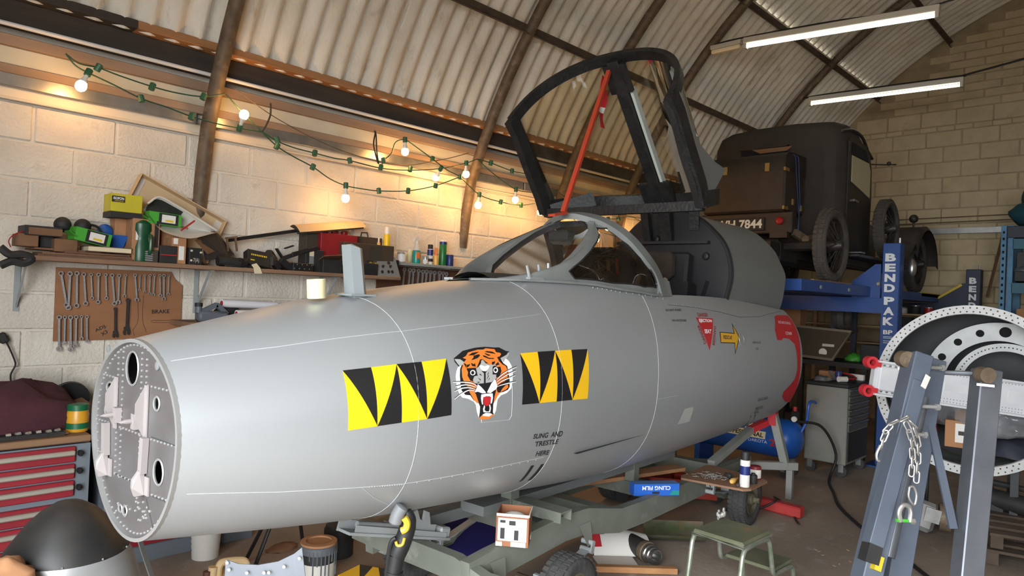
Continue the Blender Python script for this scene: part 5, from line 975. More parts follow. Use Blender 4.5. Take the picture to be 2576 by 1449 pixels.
for i,(z0,z1) in enumerate(((.635,.725),(.545,.63),(.45,.54),(.33,.425),(.22,.325),(.09,.215))):
    d=part('drawer','cab_red',dr,lambda b:b.box((.69,4.315,(z0+z1)/2),(.83,.03,z1-z0-.006),bev=.004),smooth=0)
    part('handle','handle_alloy',d,lambda b:b.box((.70,4.29,z1-.035),(.80,.03,.026),bev=.006),smooth=0)
    if i<3: part('catch','dull_black_metal',d,lambda b:b.box((1.125,4.29,z1-.04),(.02,.03,.03),bev=.004),smooth=0)
dr2=thing('drawer_cabinet','second red and grey drawer cabinet half hidden behind the nose','cabinet',(1.75,4.6,0))
part('carcass','cab_grey',dr2,lambda b:b.box((1.70,4.62,.37),(.88,.60,.74)),smooth=0)
for z0,z1 in ((.10,.22),(.23,.35),(.36,.48),(.49,.61),(.62,.72)):
    d=part('drawer','cab_red',dr2,lambda b:b.box((1.70,4.315,(z0+z1)/2),(.82,.03,z1-z0-.008)),smooth=0); part('handle','handle_alloy',d,lambda b:b.box((1.70,4.29,z1-.035),(.78,.03,.026)),smooth=0)
def blob(name,label,cat,m,c,sz,seed,n=20,mm=12,amp=.25,fl=True):
    b=MB(); b.ball((0,0,0),1,n,mm); out=[]
    for p in b.v:
        k=1+amp*noise.noise(Vector(p)*2.1+Vector((seed,0,0)))+amp*.5*noise.noise(Vector(p)*5+Vector((0,seed,0))); q=Vector((p.x*sz[0]*k,p.y*sz[1]*k,p.z*sz[2]*k)); 
        if fl: q.z=max(q.z,0)
        out.append(q+Vector(c))
    b.v=out; o=b.build(name,m,None,smooth=70); return tag(o,label,cat)
blob('maroon_cloth','dark maroon cloth heaped on the work bench','cloth','maroon_cloth',(.86,4.62,.78),(.36,.22,.27),3.)
tag(part('dark_disc','dull_black_metal',None,lambda b:b.cyl((1.19,4.80,.90),(1.19,4.83,.905),.105,n=32)),'dark round disc leaning behind the maroon cloth','disc')
tag(part('card_scrap','cardboard_dark',None,lambda b:b.box((1.2,4.72,.885),(.12,.1,.008),(.25,-.2,.2)),smooth=0),'scrap of brown card tucked beside the maroon cloth','card')
tag(part('flat_cardboard','cardboard',None,lambda b:b.grid([[Vector((x,y,.785+.006*math.sin(x*19+y*7))) for y in (4.34,4.42,4.52)] for x in (.62,.75,.88,1.0,1.08)]),smooth=0),'flattened cardboard sheet on the front of the work bench','cardboard')
jr=thing('peanut_jar','yellow jar with green lid and green label on the work bench','jar',(1.143,4.45,.777))
part('jar','jar_peanut',jr,lambda b:b.lathe([(0,0),(.052,0),(.056,.012),(.056,.095),(.05,.115),(.05,.12)],n=24),world=False); part('lid','jar_green',jr,lambda b:b.lathe([(.053,.118),(.053,.148),(.05,.151),(0,.151)],n=24),world=False); part('label','jar_green',jr,lambda b:b.lathe([(.0572,.018),(.0572,.05)],n=24,close=False),world=False)
tag(part('tool_tray','soot_black',None,lambda b:(b.box((.86,4.40,.789),(.40,.11,.022)))),'shallow black tray of small tools on the work bench edge','tray')
for i in range(6): tag(part('socket_bit','tin_silver',None,lambda b:b.lathe([(.011,0),(.011,.022),(.007,.024),(.007,.006),(0,.006)],o=(.80+i*.045,4.37+.01*(i%2),.80),axis=(1,.3*(i%3),.1),n=10)),'steel socket, %s from the left in the black tool tray'%_ord[i],'socket','sockets in the tool tray')
plug=thing('power_plug','black power lead with plug hanging at the left edge of the wall','lead',(.80,4.95,.9))
part('flex','black_cable',plug,lambda b:b.tube(smoothpath([(0.867,4.93,1.266),(0.891,4.93,1.224),(0.926,4.93,1.137),(0.931,4.93,1.102),(0.912,4.93,1.051),(0.916,4.93,0.998)],5),.005,6)); part('plug_body','soot_black',plug,lambda b:b.bar((0.851,4.93,1.294),(0.879,4.93,1.238),.035,.045,bev=.008),smooth=0)
hz=thing('inspection_lamp','black looped cable and lamp body at the left end of the long shelf','lamp',(.9,4.75,SZ))
part('body','soot_black',hz,lambda b:b.tube(smoothpath([(0.791,4.7,1.785),(0.838,4.7,1.748),(0.893,4.7,1.752),(0.941,4.7,1.733),(0.904,4.7,1.704),(0.849,4.7,1.711),(0.796,4.7,1.684)],5),.022,8))
part('wire','cap_red',hz,lambda b:b.tube(smoothpath([(0.851,4.76,1.79),(0.84,4.76,1.827),(0.863,4.76,1.863),(0.912,4.76,1.89)],5),.003,5))
# low wall shelf carrying the oil can and paper rolls behind the fuselage
ls=thing('low_shelf','low timber shelf behind the nose carrying an oil can and paper rolls','shelf',(2.2,4.85,1.3)); part('board','bench_top',ls,lambda b:b.box((2.3,4.80,1.36),(1.0,.36,.03)),smooth=0)
for x in(1.95,2.7): part('bracket','bracket_grey',ls,lambda b:b.bar((x,WY-.01,1.1),(x,4.7,1.34),.006,.03),smooth=0)
oc=thing('oil_can','grey plastic oil can with black cap standing behind the nose','can',(1.93,4.72,1.376)); mat('can_grey',(92,98,106),.5)
part('body','can_grey',oc,lambda b:(b.box((.05,0,.035),(.20,.09,.07),bev=.015),b.bar((-.03,0,.06),(.08,0,.115),.03,.03),b.bar((.08,0,.115),(.15,0,.05),.03,.03)),world=False,smooth=40); part('neck','can_grey',oc,lambda b:b.cyl((-.04,0,.06),(-.04,0,.105),.022),world=False); part('cap','soot_black',oc,lambda b:b.cyl((-.04,0,.10),(-.04,0,.125),.025),world=False)
mat('paper_roll',(226,224,228),.8)
for i,(p,q,l) in enumerate((((2.06,4.76,1.50),(2.48,4.80,1.49),'upper white paper roll lying behind the nose'),((2.14,4.70,1.43),(2.46,4.72,1.43),'lower white paper roll with dark printing behind the nose'))):
    t=thing('paper_roll',l,'paper roll',p); part('paper','paper_roll',t,lambda b:b.lathe([(.024,0),(.028,0),(.028,1),(.024,1),(.024,0)],o=p,axis=Vector(q)-Vector(p),n=18,close=False) if False else b.tube([p,q],.028,16)); part('end_core','cap_red',t,lambda b:b.cyl(Vector(p)-(Vector(q)-Vector(p)).normalized()*.002,p,.018,n=12))
tag(part('carbon_bag','soot_black',None,lambda b:b.ball((2.12,4.80,1.44),.06,10,7,sc=(1.6,.8,.75))),'crumpled black bag between the oil can and paper rolls','bag')
# ---------------------------------------------------------------- trolley under the fuselage
FAh=Vector((math.cos(FAZ),math.sin(FAZ),0))
def T(u,v,z): return Vector((FO.x,FO.y,0))+FAh*u+FN*v+Vector((0,0,z))
mat('trolley_olive',(118,122,112),.6,c2=(104,108,98),scale=5,c3=(142,144,136),s3=6,lo3=.58,hi3=.72); mat('tyre_rubber',(54,54,54),.85,c2=(68,66,64),scale=10,bump=.3,bscale=40); mat('hub_paint',(96,94,74),.7,c2=(70,64,50),scale=12); mat('light_bracket',(152,156,156),.5)
tro=thing('fuselage_trolley','olive grey steel trolley chassis on four tyres under the fuselage','trolley',T(2.9,0,0))
rail=[(1.30,.385),(1.45,.40),(2.05,.435),(2.25,.425),(2.62,.345),(2.9,.335),(4.75,.33)]
for s in (1,-1): part('side_rail','trolley_olive',tro,lambda b:b.sweep([T(u,s*.33,z) for u,z in rail],.055,.14,[(0,0,1)]*len(rail)),smooth=25)
part('front_arm','trolley_olive',tro,lambda b:b.sweep([T(1.28,-.40,.44),T(1.30,-.1,.42),T(1.33,.25,.40),T(1.33,.42,.36),T(1.32,.52,.37)],.06,.11,[(0,0,1)]*5),smooth=25)
for u,z in ((1.95,.43),(2.60,.36),(3.35,.34),(4.3,.34)): part('cross_member','trolley_olive',tro,lambda b:b.bar(T(u,-.33,z),T(u,.33,z),.09,.09),smooth=0)
part('channel_stub','trolley_olive',tro,lambda b:(b.bar(T(1.98,.0,.545),T(1.98,.40,.545),.10,.006),b.bar(T(1.933,.0,.52),T(1.933,.40,.52),.006,.055),b.bar(T(2.027,.0,.52),T(2.027,.40,.52),.006,.055)),smooth=0)
for u in (1.95,3.3): part('cradle_post','trolley_olive',tro,lambda b:b.bar(T(u,.05,.40),T(u,.05,.60),.07,.07,up=FA),smooth=0)
part('cradle_beam','silver_dark',tro,lambda b:b.bar(T(1.7,0,.53),T(3.9,0,.50),.16,.05),smooth=0)
part('cradle_beam','silver_dark',tro,lambda b:b.bar(T(1.25,-.12,.50),T(2.6,-.12,.47),.10,.06),smooth=0)
def wheel(u,v,R=.195,w=.13):
    c=T(u,v,R); ax=FN if v>0 else -FN; g=part('tyre','tyre_rubber',tro,lambda b:b.lathe([(R*.58,-w*.42),(R*.72,-w*.5),(R*.9,-w*.5),(R*.975,-w*.40),(R*.985,0),(R*.975,w*.40),(R*.9,w*.5),(R*.72,w*.5),(R*.58,w*.42)],o=c,axis=ax,n=40,close=False),smooth=60)
    tr=MB(); x,y,d=frame_of(ax)
    for k in range(36):
        a=2*PI*k/36; rad=math.cos(a)*x+math.sin(a)*y; tan=-math.sin(a)*x+math.cos(a)*y
        for j,(o_,ww) in enumerate(((-.33,.24),(0,.26),(.33,.24))):
            a2=a+(PI/36 if j==1 else 0); rad=math.cos(a2)*x+math.sin(a2)*y; tan=-math.sin(a2)*x+math.cos(a2)*y
            tr.box(c+rad*R*.985+d*o_*w,(R*.11,w*ww,R*.04),Matrix((tan,d,rad)).transposed())
    o=tr.build('tread','tyre_rubber',g,smooth=0); o['kind']='stuff'
    hb=part('hub','hub_paint',tro,lambda b:b.lathe([(R*.6,w*.42),(R*.55,w*.44),(R*.5,w*.25),(R*.25,w*.2),(R*.22,w*.5),(R*.12,w*.55),(R*.1,w*.75),(0,w*.75)],o=c,axis=ax,n=24,close=False),smooth=40)
    part('hub_nut','rib_steel',hb,lambda b:b.cyl(c+ax*w*.5,c+ax*w*.85,R*.11,n=6),smooth=0)
    part('rim_back','void_black',tro,lambda b:b.cyl(c-ax*w*.3,c-ax*w*.1,R*.6,n=24))
for u,v in ((1.85,.51),(4.22,.51),(1.80,-.51),(4.05,-.51)):
    wheel(u,v); s=1 if v>0 else -1
    part('axle','rib_steel',tro,lambda b:b.cyl(T(u,s*.2,.195),T(u,s*.5,.195),.022,n=10))
    for k in range(4): part('spring_leaf','light_bracket' if k==0 else 'trolley_olive',tro,lambda b:b.sweep([T(u-.36+.05*k,s*.38,.285-.012*k),T(u-.15,s*.38,.235-.012*k),T(u,s*.38,.222-.012*k),T(u+.15,s*.38,.235-.012*k),T(u+.36-.05*k,s*.38,.285-.012*k)],.05,.010,[(0,0,1)]*5))
    for e in (-.37,.37):
        part('shackle','light_bracket',tro,lambda b:(b.cyl(T(u+e,s*.345,.285),T(u+e,s*.42,.285),.016,n=10),b.cyl(T(u+e+.01,s*.345,.325),T(u+e+.01,s*.42,.325),.014,n=10),b.bar(T(u+e,s*.415,.275),T(u+e+.012,s*.415,.335),.03,.008,up=FN)),smooth=30)
        part('hanger','trolley_olive',tro,lambda b:b.add([T(u+e-.05,s*.362,.42),T(u+e+.06,s*.362,.42),T(u+e+.03,s*.40,.31),T(u+e-.02,s*.40,.31)],[(0,1,2,3)]),smooth=0)
    for e in(-.05,.05): part('u_bolt','light_bracket',tro,lambda b:b.bar(T(u+e,s*.345,.238),T(u+e,s*.415,.238),.02,.055),smooth=0)
# landing gear link hanging below the nose
lk=thing('gear_linkage','pale grey landing gear linkage with notched bracket below the nose','linkage',T(1.0,0,.55))
part('channel','light_bracket',lk,lambda b:(b.bar(T(.88,0,.605),T(1.48,.02,.44),.085,.012),b.bar(T(.88,-.04,.625),T(1.44,-.02,.47),.008,.05),b.bar(T(.92,.03,.615),T(1.46,.05,.46),.008,.03)),smooth=0)
part('rod','light_bracket',lk,lambda b:b.cyl(T(.95,.0,.62),T(1.40,.01,.50),.014,n=10)); part('notched_bracket','light_bracket',lk,lambda b:b.prism([(-.10,0),(.10,-.03),(.11,.0),(.07,.01),(.06,.07),(.03,.085),(.02,.04),(.0,.05),(-.02,.10),(-.06,.09)],.012,o=T(1.30,.02,.52),x=FA,y=(0,0,1)),smooth=0)
part('end_clevis','light_bracket',lk,lambda b:b.box(T(1.46,.02,.475),(.07,.06,.05),(0,.25,FAZ),bev=.008),smooth=0)
# parcel on the chassis
mat('parcel_brown',(150,98,66),.8,c2=(136,86,58),scale=6); mat('tape_white',(222,218,208),.6)
pc=thing('parcel_box','open brown parcel box with white address label sitting on the trolley chassis','box',T(1.60,.36,.478),FAZ+.55)
part('walls','parcel_brown',pc,lambda b:(b.box((0,-.075,.075),(.145,.004,.15)),b.box((0,.075,.075),(.145,.004,.15)),b.box((-.0725,0,.075),(.004,.15,.15)),b.box((.0725,0,.075),(.004,.15,.15)),b.box((0,0,.003),(.145,.15,.004))),world=False,smooth=0)
part('address_label','paper_white',pc,lambda b:b.box((-.0755,0,.078),(.003,.135,.105)),world=False,smooth=0)
for y,z,w,h in ((-.02,.055,.02,.045),(.045,.06,.02,.05),(.045,.115,.025,.012),(.0,.11,.03,.02)): part('bar_code','label_black',pc,lambda b:b.box((-.078,y,z),(.002,w,h)),world=False,smooth=0)
for c,d in (((-.0755,0,.145),(.004,.15,.012)),((-.0755,-.03,.012),(.004,.07,.022)),((0,-.077,.145),(.145,.004,.012)),((-.0755,.06,.01),(.004,.03,.02)),((.04,-.077,.02),(.05,.004,.02))): part('tape','tape_white',pc,lambda b:b.box(c,d),world=False,smooth=0)
part('contents','tape_white',pc,lambda b:b.ball((0,0,.11),.06,9,6,sc=(.9,1,.5)),world=False)
# cling film box
mat('film_blue',(40,96,190),.4); mat('film_pale',(96,130,180),.45)
c0,c1=Vector((3.79,2.50,.395)),Vector((4.02,2.34,.395)); dd=(c1-c0).normalized(); nn=Vector((-dd.y,dd.x,0))
cf=thing('film_carton','blue printed film carton lying upside down across the trolley beams','box',(c0+c1)/2)
def Q(a,b_,z): return c0+dd*a+nn*b_+Vector((0,0,z))
Lc=(c1-c0).length+.03
part('body','film_blue',cf,lambda b:b.add([Q(0,0,0),Q(Lc,0,0),Q(Lc,.075,0),Q(0,.075,0),Q(0,0,.075),Q(Lc,0,.075),Q(Lc,.075,.075),Q(0,.075,.075)],[(0,3,2,1),(4,5,6,7),(0,1,5,4),(1,2,6,5),(2,3,7,6),(3,0,4,7)]),smooth=0)
part('top_panel','film_pale',cf,lambda b:b.add([Q(0,0,.076),Q(Lc,0,.076),Q(Lc,.075,.076),Q(0,.075,.076)],[(0,1,2,3)]),smooth=0)
part('lettering','decal_white',cf,lambda b:text3(b,'CLING FILM',Q(Lc*.80,-.0015,.062),Q(Lc*.18,-.0015,.062),Q(Lc*.80,-.0015,.036)),smooth=0)
part('brand_patch','label_black',cf,lambda b:b.add([Q(Lc*.4,-.001,.012),Q(Lc*.56,-.001,.012),Q(Lc*.56,-.001,.026),Q(Lc*.4,-.001,.026)],[(0,1,2,3)]),smooth=0)
part('end_panel','teal_liquid',cf,lambda b:b.add([Q(Lc*.78,-.001,.004),Q(Lc,-.001,.004),Q(Lc,-.001,.03),Q(Lc*.86,-.001,.034)],[(0,1,2,3)]),smooth=0)
tag(part('timber_offcut','cardboard',None,lambda b:b.bar(T(2.9,-.2,.40),T(3.9,.12,.40),.12,.025),smooth=0),'flat timber offcut lying under the blue film carton','timber')
# plywood board with spray can and bits
mat('ply',(150,112,86),.75,c2=(136,100,76),scale=5,stretch=(.4,1,1))
pb=thing('plywood_board','small round cornered plywood board resting over the rear tyre','board',(4.6,2.3,.415))
pbp=[Vector(p) for p in [(4.37,2.50),(4.42,2.53),(4.86,2.58),(4.90,2.55),(4.85,2.12),(4.80,2.07),(4.50,2.05),(4.45,2.08)]]
part('sheet','ply',pb,lambda b:b.prism([(p.x,p.y) for p in pbp],.014,o=(0,0,.405)),smooth=0)
can('spray_can','white and blue spray can with black cap on the plywood board','can',(4.53,2.11,.419),.033,.235,'paper_white','label_black',.055,band=[(.35,.6,'can_blue')])
can('varnish_tin','dark red tin with white label on the plywood board','tin',(4.80,2.16,.419),.04,.09,'box_red',band=[(.1,.75,'paper_white')])
can('ink_bottle','small black bottle between the spray can and the dark red tin','bottle',(4.66,2.11,.419),.028,.07,'soot_black','soot_black',.012,capr=.5)
tag(part('file_handle','amber_clear',None,lambda b:b.lathe([(.012,0),(.02,.015),(.017,.06),(.013,.085),(.006,.09),(.006,.13)],o=(4.50,2.19,.437),axis=(1,.15,0),n=12)),'turned wooden file handle lying on the plywood board','handle')
tag(part('hose_fitting','soot_black',None,lambda b:b.lathe([(.014,0),(.02,.01),(.02,.03),(.012,.04),(.012,.06)],o=(4.62,2.25,.44),axis=(.3,1,.1),n=10)),'black threaded hose fitting on the plywood board','fitting')
tag(part('brass_fitting','ammo_brown',None,lambda b:b.lathe([(.008,0),(.013,.008),(.013,.03),(.008,.04)],o=(4.47,2.13,.432),axis=(1,.5,0),n=8)),'small brown pipe fitting at the front of the plywood board','fitting')
sb_=MB()
for i in range(70):
    a=random.uniform(0,PI); p=Vector((4.56+random.gauss(0,.055),2.36+random.gauss(0,.06),.422+random.uniform(0,.012))); sb_.cyl(p,p+Vector((math.cos(a),math.sin(a),0))*random.uniform(.02,.05),.0022,n=5)
tag(sb_.build('loose_screws','tin_silver',None),'scatter of loose screws and pins on the plywood board','screws',kind='stuff')
# rear steel stand: red topped A frame
mat('stand_steel',(132,134,126),.6,c2=(150,150,146),scale=4); mat('stand_red',(186,44,52),.55)
stn=thing('tail_stand','welded steel box section stand with red sprayed top under the tail end','stand',(5.8,2.7,0))
sA,sB,sC=Vector((5.93,2.53,.72)),Vector((6.02,2.40,.28)),Vector((5.0,3.35,.28))
part('post','stand_steel',stn,lambda b:b.bar(sB+Vector((-.03,.03,0)),sA,.065,.065,up=FN,bev=.004),smooth=0)
part('base_rail','stand_steel',stn,lambda b:b.bar(sB+Vector((.04,-.04,0)),sC,.065,.065,bev=.004),smooth=0)
part('rail_mouth','void_black',stn,lambda b:b.bar(sB+Vector((.0405,-.0405,0)),sB+Vector((.043,-.043,0)),.05,.05),smooth=0)
part('brace','stand_red',stn,lambda b:b.bar(sA+Vector((-.05,.04,-.08)),sA.lerp(sC+Vector((.2,-.5,.0)),.3),.06,.05),smooth=0)
part('lower_brace','stand_steel',stn,lambda b:b.bar(sA.lerp(sC+Vector((.2,-.5,.0)),.3),Vector((5.03,2.62,.40)),.06,.05),smooth=0)
part('red_cap','stand_red',stn,lambda b:b.bar(sA-Vector((0,0,.10)),sA+Vector((0,0,.03)),.067,.067,up=FN),smooth=0)
part('far_post','stand_steel',stn,lambda b:b.bar(sC,sC+Vector((0,0,.44)),.065,.065,up=FN),smooth=0)
for p in (sB,sC): part('foot','stand_steel',stn,lambda b:b.bar(p-Vector((0,0,.03)),(p.x,p.y,0),.05,.05,up=FN),smooth=0)
# orange jack, red beam, flex
mat('jack_red',(160,52,34),.55,c2=(140,44,30),scale=5); mat('beam_red',(176,54,50),.6,c2=(160,46,44),scale=8)
jk=thing('trolley_jack','orange red trolley jack frame under the rear of the fuselage','jack',(5.1,3.0,0))
part('side_plate','jack_red',jk,lambda b:b.bar((4.75,3.25,.16),(5.35,2.72,.10),.02,.14),smooth=0); part('side_plate','jack_red',jk,lambda b:b.bar((4.95,3.40,.16),(5.55,2.87,.10),.02,.14),smooth=0); part('lift_arm','jack_red',jk,lambda b:b.bar((5.2,3.0,.18),(5.55,3.35,.36),.07,.07),smooth=0); part('lift_arm','jack_red',jk,lambda b:b.bar((5.3,3.15,.15),(4.85,3.32,.32),.05,.06),smooth=0)
for p in ((4.80,3.3,.06),(5.4,2.78,.06)): part('roller','dull_black_metal',jk,lambda b:b.cyl((p[0]-.06,p[1]-.06,.06),(p[0]+.06,p[1]+.06,.06),.055,n=16))
tag(part('red_jack_beam','beam_red',None,lambda b:b.bar((5.56,2.62,.045),(5.54,2.10,.045),.10,.085,bev=.012),smooth=0),'weathered red steel beam lying on the floor beyond the rear tyre','beam')
cable('black_lead','black lead looped on the floor around the red beam',[(5.35,2.05,.01),(5.42,2.1,.01),(5.60,2.2,.01),(5.72,2.28,.01),(5.6,2.35,.1),(5.5,2.3,.095),(5.40,2.42,.02),(5.2,2.6,.01)],.008)
# floor bits
mat('pipe_black',(36,35,34),.55,c2=(52,48,44),scale=8); mat('steel_bright',(150,148,146),.3,metal=.9)
ex=thing('steel_pipe','short black pipe with bright threaded steel end on the floor','pipe',(3.85,2.5,0)); e0,e1=Vector((3.90,2.66,.065)),Vector((3.80,2.38,.065)); ed=(e1-e0).normalized()
part('barrel','pipe_black',ex,lambda b:b.cyl(e0,e1,.06,n=24)); part('collar','steel_bright',ex,lambda b:b.lathe([(.05,0),(.056,.0),(.056,.02),(.05,.025),(.05,.05),(.045,.055),(.045,.08),(.035,.08),(.035,.01),(0,.01)],o=e1,axis=ed,n=24))
part('old_flange','rib_steel',ex,lambda b:b.lathe([(.06,-.05),(.066,-.04),(.066,-.005),(.06,0)],o=e1,axis=ed,n=24))
ps=thing('sprayed_paper','curled white paper sheet with red and black overspray on the floor','paper',(3.6,2.5,0)); mat('overspray',(236,232,234),.8,c2=(236,232,234)); 
def sheet(b):
    o=Vector((3.56,2.62,.02)); x=Vector((.32,-.22,0)); y=Vector((.10,.13,.0)); b.grid([[o+x*a+y*q+Vector((0,0,.11*(1-(2*q-1)**2)*.3+.17*q*(1-.5*a))) for q in [k/6 for k in range(7)]] for a in [k/6 for k in range(7)]])
part('sheet','paper_white',ps,sheet)
part('red_spray','stand_red',ps,lambda b:b.grid([[Vector((3.575,2.65,.075))+Vector((.05,-.034,0))*a+Vector((.07,.09,.11))*q+Vector((-.006,-.008,.006)) for q in (0,.5,1)] for a in (0,1)]))
part('black_spray','label_black',ps,lambda b:b.ball((3.665,2.655,.15),.03,10,6,sc=(1.1,.25,1.0),rot=(.5,0,-.6)))
tag(part('grey_card','pale_card',None,lambda b:b.box((3.62,2.50,.02),(.26,.12,.006),(.12,.05,-.6)),smooth=0),'grey card lying under the curled white paper sheet','card')
tag(part('timber_batten','new_timber',None,lambda b:b.bar((3.40,2.545,.02),(3.79,2.17,.02),.045,.036,bev=.003),smooth=0),'scorched timber batten lying on the floor in front of the pipe','timber')
mat('green_panel',(74,84,52),.7,c2=(120,112,100),scale=7,c3=(140,84,50),s3=5)
tag(part('curved_panel','green_panel',None,lambda b:b.grid([[Vector((3.98,2.54,.015))+Vector((.30,-.30,0))*a+Vector((.28,.18,0))*q+Vector((0,0,.07*(2*q-1)**2+.01)) for q in [k/8 for k in range(9)]] for a in [k/4 for k in range(5)]])),'curved green and grey stained panel lying on the floor','panel')
mat('tarp_blue',(24,26,92),.6,c2=(18,20,74),scale=4)
tag(part('blue_sheet','tarp_blue',None,lambda b:b.add([T(1.9,-.45,.03),T(2.9,-.45,.03),T(2.9,-.75,.36),T(1.9,-.75,.36),T(1.9,-.47,.03),T(2.9,-.47,.03),T(2.9,-.77,.36),T(1.9,-.77,.36)],[(0,1,2,3),(7,6,5,4),(0,4,5,1),(1,5,6,2),(2,6,7,3),(3,7,4,0)]),smooth=0),'dark blue board leaning on the floor beyond the trolley','board')
blob('dust_sheet','pale dust sheet bundled on the floor beyond the blue board','sheet','pale_card',T(3.35,-1.0,0),(.35,.25,.22),9.)
# step stool
mat('stool_green',(102,104,80),.65,c2=(84,88,66),scale=6,c3=(128,104,74),s3=5,lo3=.56,hi3=.68); mat('stool_tube',(104,112,92),.4,metal=.3,c2=(140,140,132),scale=14)
st=thing('step_stool','worn green steel step stool with tubular legs in the foreground','stool',(3.48,1.68,0),-.02)
part('seat','stool_green',st,lambda b:b.box((0,0,.452),(.31,.285,.024),bev=.01),world=False,smooth=30); part('seat_rim','stool_tube',st,lambda b:b.tube([(-.15,-.14,.438),(.15,-.14,.438),(.155,.14,.438),(-.15,.14,.438)],.009,8,closed=True),world=False)
for s in(-1,1): part('leg','stool_tube',st,lambda b:b.tube(smoothpath([(-.22,s*.14,.0),(-.165,s*.14,.33),(-.145,s*.14,.41),(-.10,s*.14,.43),(.08,s*.14,.43),(.13,s*.145,.41),(.16,s*.15,.30)],6),.0125,8),world=False)
for s in(-1,1): part('leg','stool_tube',st,lambda b:b.tube(smoothpath([(.155,s*.15,.32),(.18,s*.15,.24),(.24,s*.15,.225),(.38,s*.15,.22),(.43,s*.15,.19),(.47,s*.15,0)],6),.0125,8),world=False)
part('step','stool_green',st,lambda b:b.box((.33,0,.238),(.24,.29,.02),bev=.008),world=False,smooth=30)
part('tie_bar','stool_tube',st,lambda b:b.tube([(-.19,-.14,.16),(-.19,.14,.16)],.010,8),world=False)
tag(part('wire_wool','tin_silver',None,lambda b:[b.ball((3.56+random.gauss(0,.012),1.79+random.gauss(0,.012),.475+random.uniform(0,.06)),.012,6,4,sc=(1,.6,1.2)) for i in range(12)][-1]),'clump of bright wire wool on the back corner of the stool','wire wool',kind='stuff')

# ---------------------------------------------------------------- foreground left
mat('radome_black',(34,34,34),.45,c2=(50,47,44),scale=6,c3=(70,64,56),s3=4,lo3=.62,hi3=.78); mat('radome_silver',(178,180,180),.4,metal=.5,c2=(164,166,166),scale=4)
rd=thing('nose_cone','black tipped silver nose cone standing on the floor below the nose','nose cone',(.75,2.97,.0))
part('tip','radome_black',rd,lambda b:b.lathe([(.203,.625),(.195,.645),(.170,.68),(.135,.73),(.09,.775),(.045,.803),(0,.812)],n=40,close=False),world=False,smooth=80)
part('shell','radome_silver',rd,lambda b:b.lathe([(.325,0),(.325,.02),(.305,.22),(.265,.44),(.225,.58),(.204,.626)],n=48,close=False),world=False,smooth=80)
for i in range(10): part('screw','rivet_alloy',rd,lambda b:b.ball((.2045*math.cos(i*.63),.2045*math.sin(i*.63),.632),.004,6,4),world=False)
tag(part('trim_strip','silver_dark',None,lambda b:b.sweep(smoothpath([(0.978,2.958,0.693),(0.994,2.942,0.613),(1.012,2.925,0.543),(1.032,2.905,0.47),(1.049,2.888,0.396)],4),.03,.004,Vector((.5,-.5,0)))),'thin curved grey metal strip standing right of the nose cone','strip')
tag(part('red_bowl_rim','stand_red',None,lambda b:b.lathe([(.06,0),(.075,.05),(.08,.05),(.065,0)],o=(0.548,2.612,0.603),n=24,close=False)),'red plastic rim at the bottom left corner','bowl')
blob('brown_sack','brown paper sack at the bottom left corner','sack','cardboard',(0.516,2.789,0.611),(.10,.10,.09),5.,fl=False)
# jerry can, panel, tin, bucket
mat('jerry_cream',(206,178,134),.5,c2=(190,160,116),scale=4); mat('sheet_alloy',(132,138,146),.45,metal=.3,c2=(124,130,138),scale=8); mat('tin_dark',(40,42,40),.5); mat('tin_label',(198,194,184),.7); mat('drip_grey',(96,100,104),.5)
jc=thing('jerry_can','cream plastic jerry can with moulded handle behind the metal sheet','jerry can',(*(1.573,3.392,0.2)[:2],0))
part('body','jerry_cream',jc,lambda b:b.box((0,0,.10),(.26,.17,.20),bev=.035),world=False,smooth=40); part('handle','jerry_cream',jc,lambda b:b.tube(smoothpath([(-.06,0,.19),(-.055,0,.245),(-.03,0,.26),(.06,0,.245),(.085,0,.22),(.085,0,.18)],6),.019,10),world=False); part('spout','jerry_cream',jc,lambda b:b.tube([(-.09,.0,.19),(-.085,0,.25)],.022,12),world=False); part('cap','dull_red_knob',jc,lambda b:b.cyl((-.115,0,.19),(-.115,0,.235),.018,n=14),world=False)
ap=thing('alloy_sheet','curved topped bare alloy sheet propped upright in the foreground','sheet',(*(1.147,2.208,0.621)[:2],.0))
sp0=[Vector(p) for p in [(1.053,2.304,0.713),(1.083,2.273,0.7),(1.13,2.225,0.699),(1.176,2.177,0.714),(1.212,2.139,0.742),(1.23,2.12,0.765)]]; sp1=[Vector(p) for p in [(1.075,2.356,0.483),(1.113,2.317,0.486),(1.161,2.267,0.489),(1.208,2.218,0.492),(1.246,2.179,0.494),(1.285,2.139,0.497)]]
def shf(b):
    n=len(sp0); nn=Vector((.5,.5,0))*.003
    fr_=[p-nn for p in sp0]+[p-nn for p in sp1]; bk_=[p+nn for p in sp0]+[p+nn for p in sp1]
    fs=[(i,i+1,n+i+1,n+i) for i in range(n-1)]; b.add(fr_+bk_,fs+[tuple(2*n+j for j in reversed(f)) for f in fs]+[(i+1,i,2*n+i,2*n+i+1) for i in range(n-1)]+[(0,n,3*n,2*n),(n-1,3*n-1,4*n-1,2*n-1)])
part('plate','sheet_alloy',ap,shf,smooth=0)
for p in [(1.055,2.295,0.705),(1.06,2.29,0.682),(1.142,2.205,0.677),(1.153,2.193,0.678),(1.188,2.157,0.7),(1.223,2.121,0.73),(1.102,2.246,0.674)]: part('screw_hole','rivet_alloy',ap,lambda b:b.cyl(p,Vector(p)-Vector((.003,.003,0)),.006,n=8))
tin=thing('paint_drum','tall paint tin with dribbled grey paint and brown wooden lid','paint tin',(*(2.101,3.444,0.0)[:2],0))
TR=.098; TH=.215
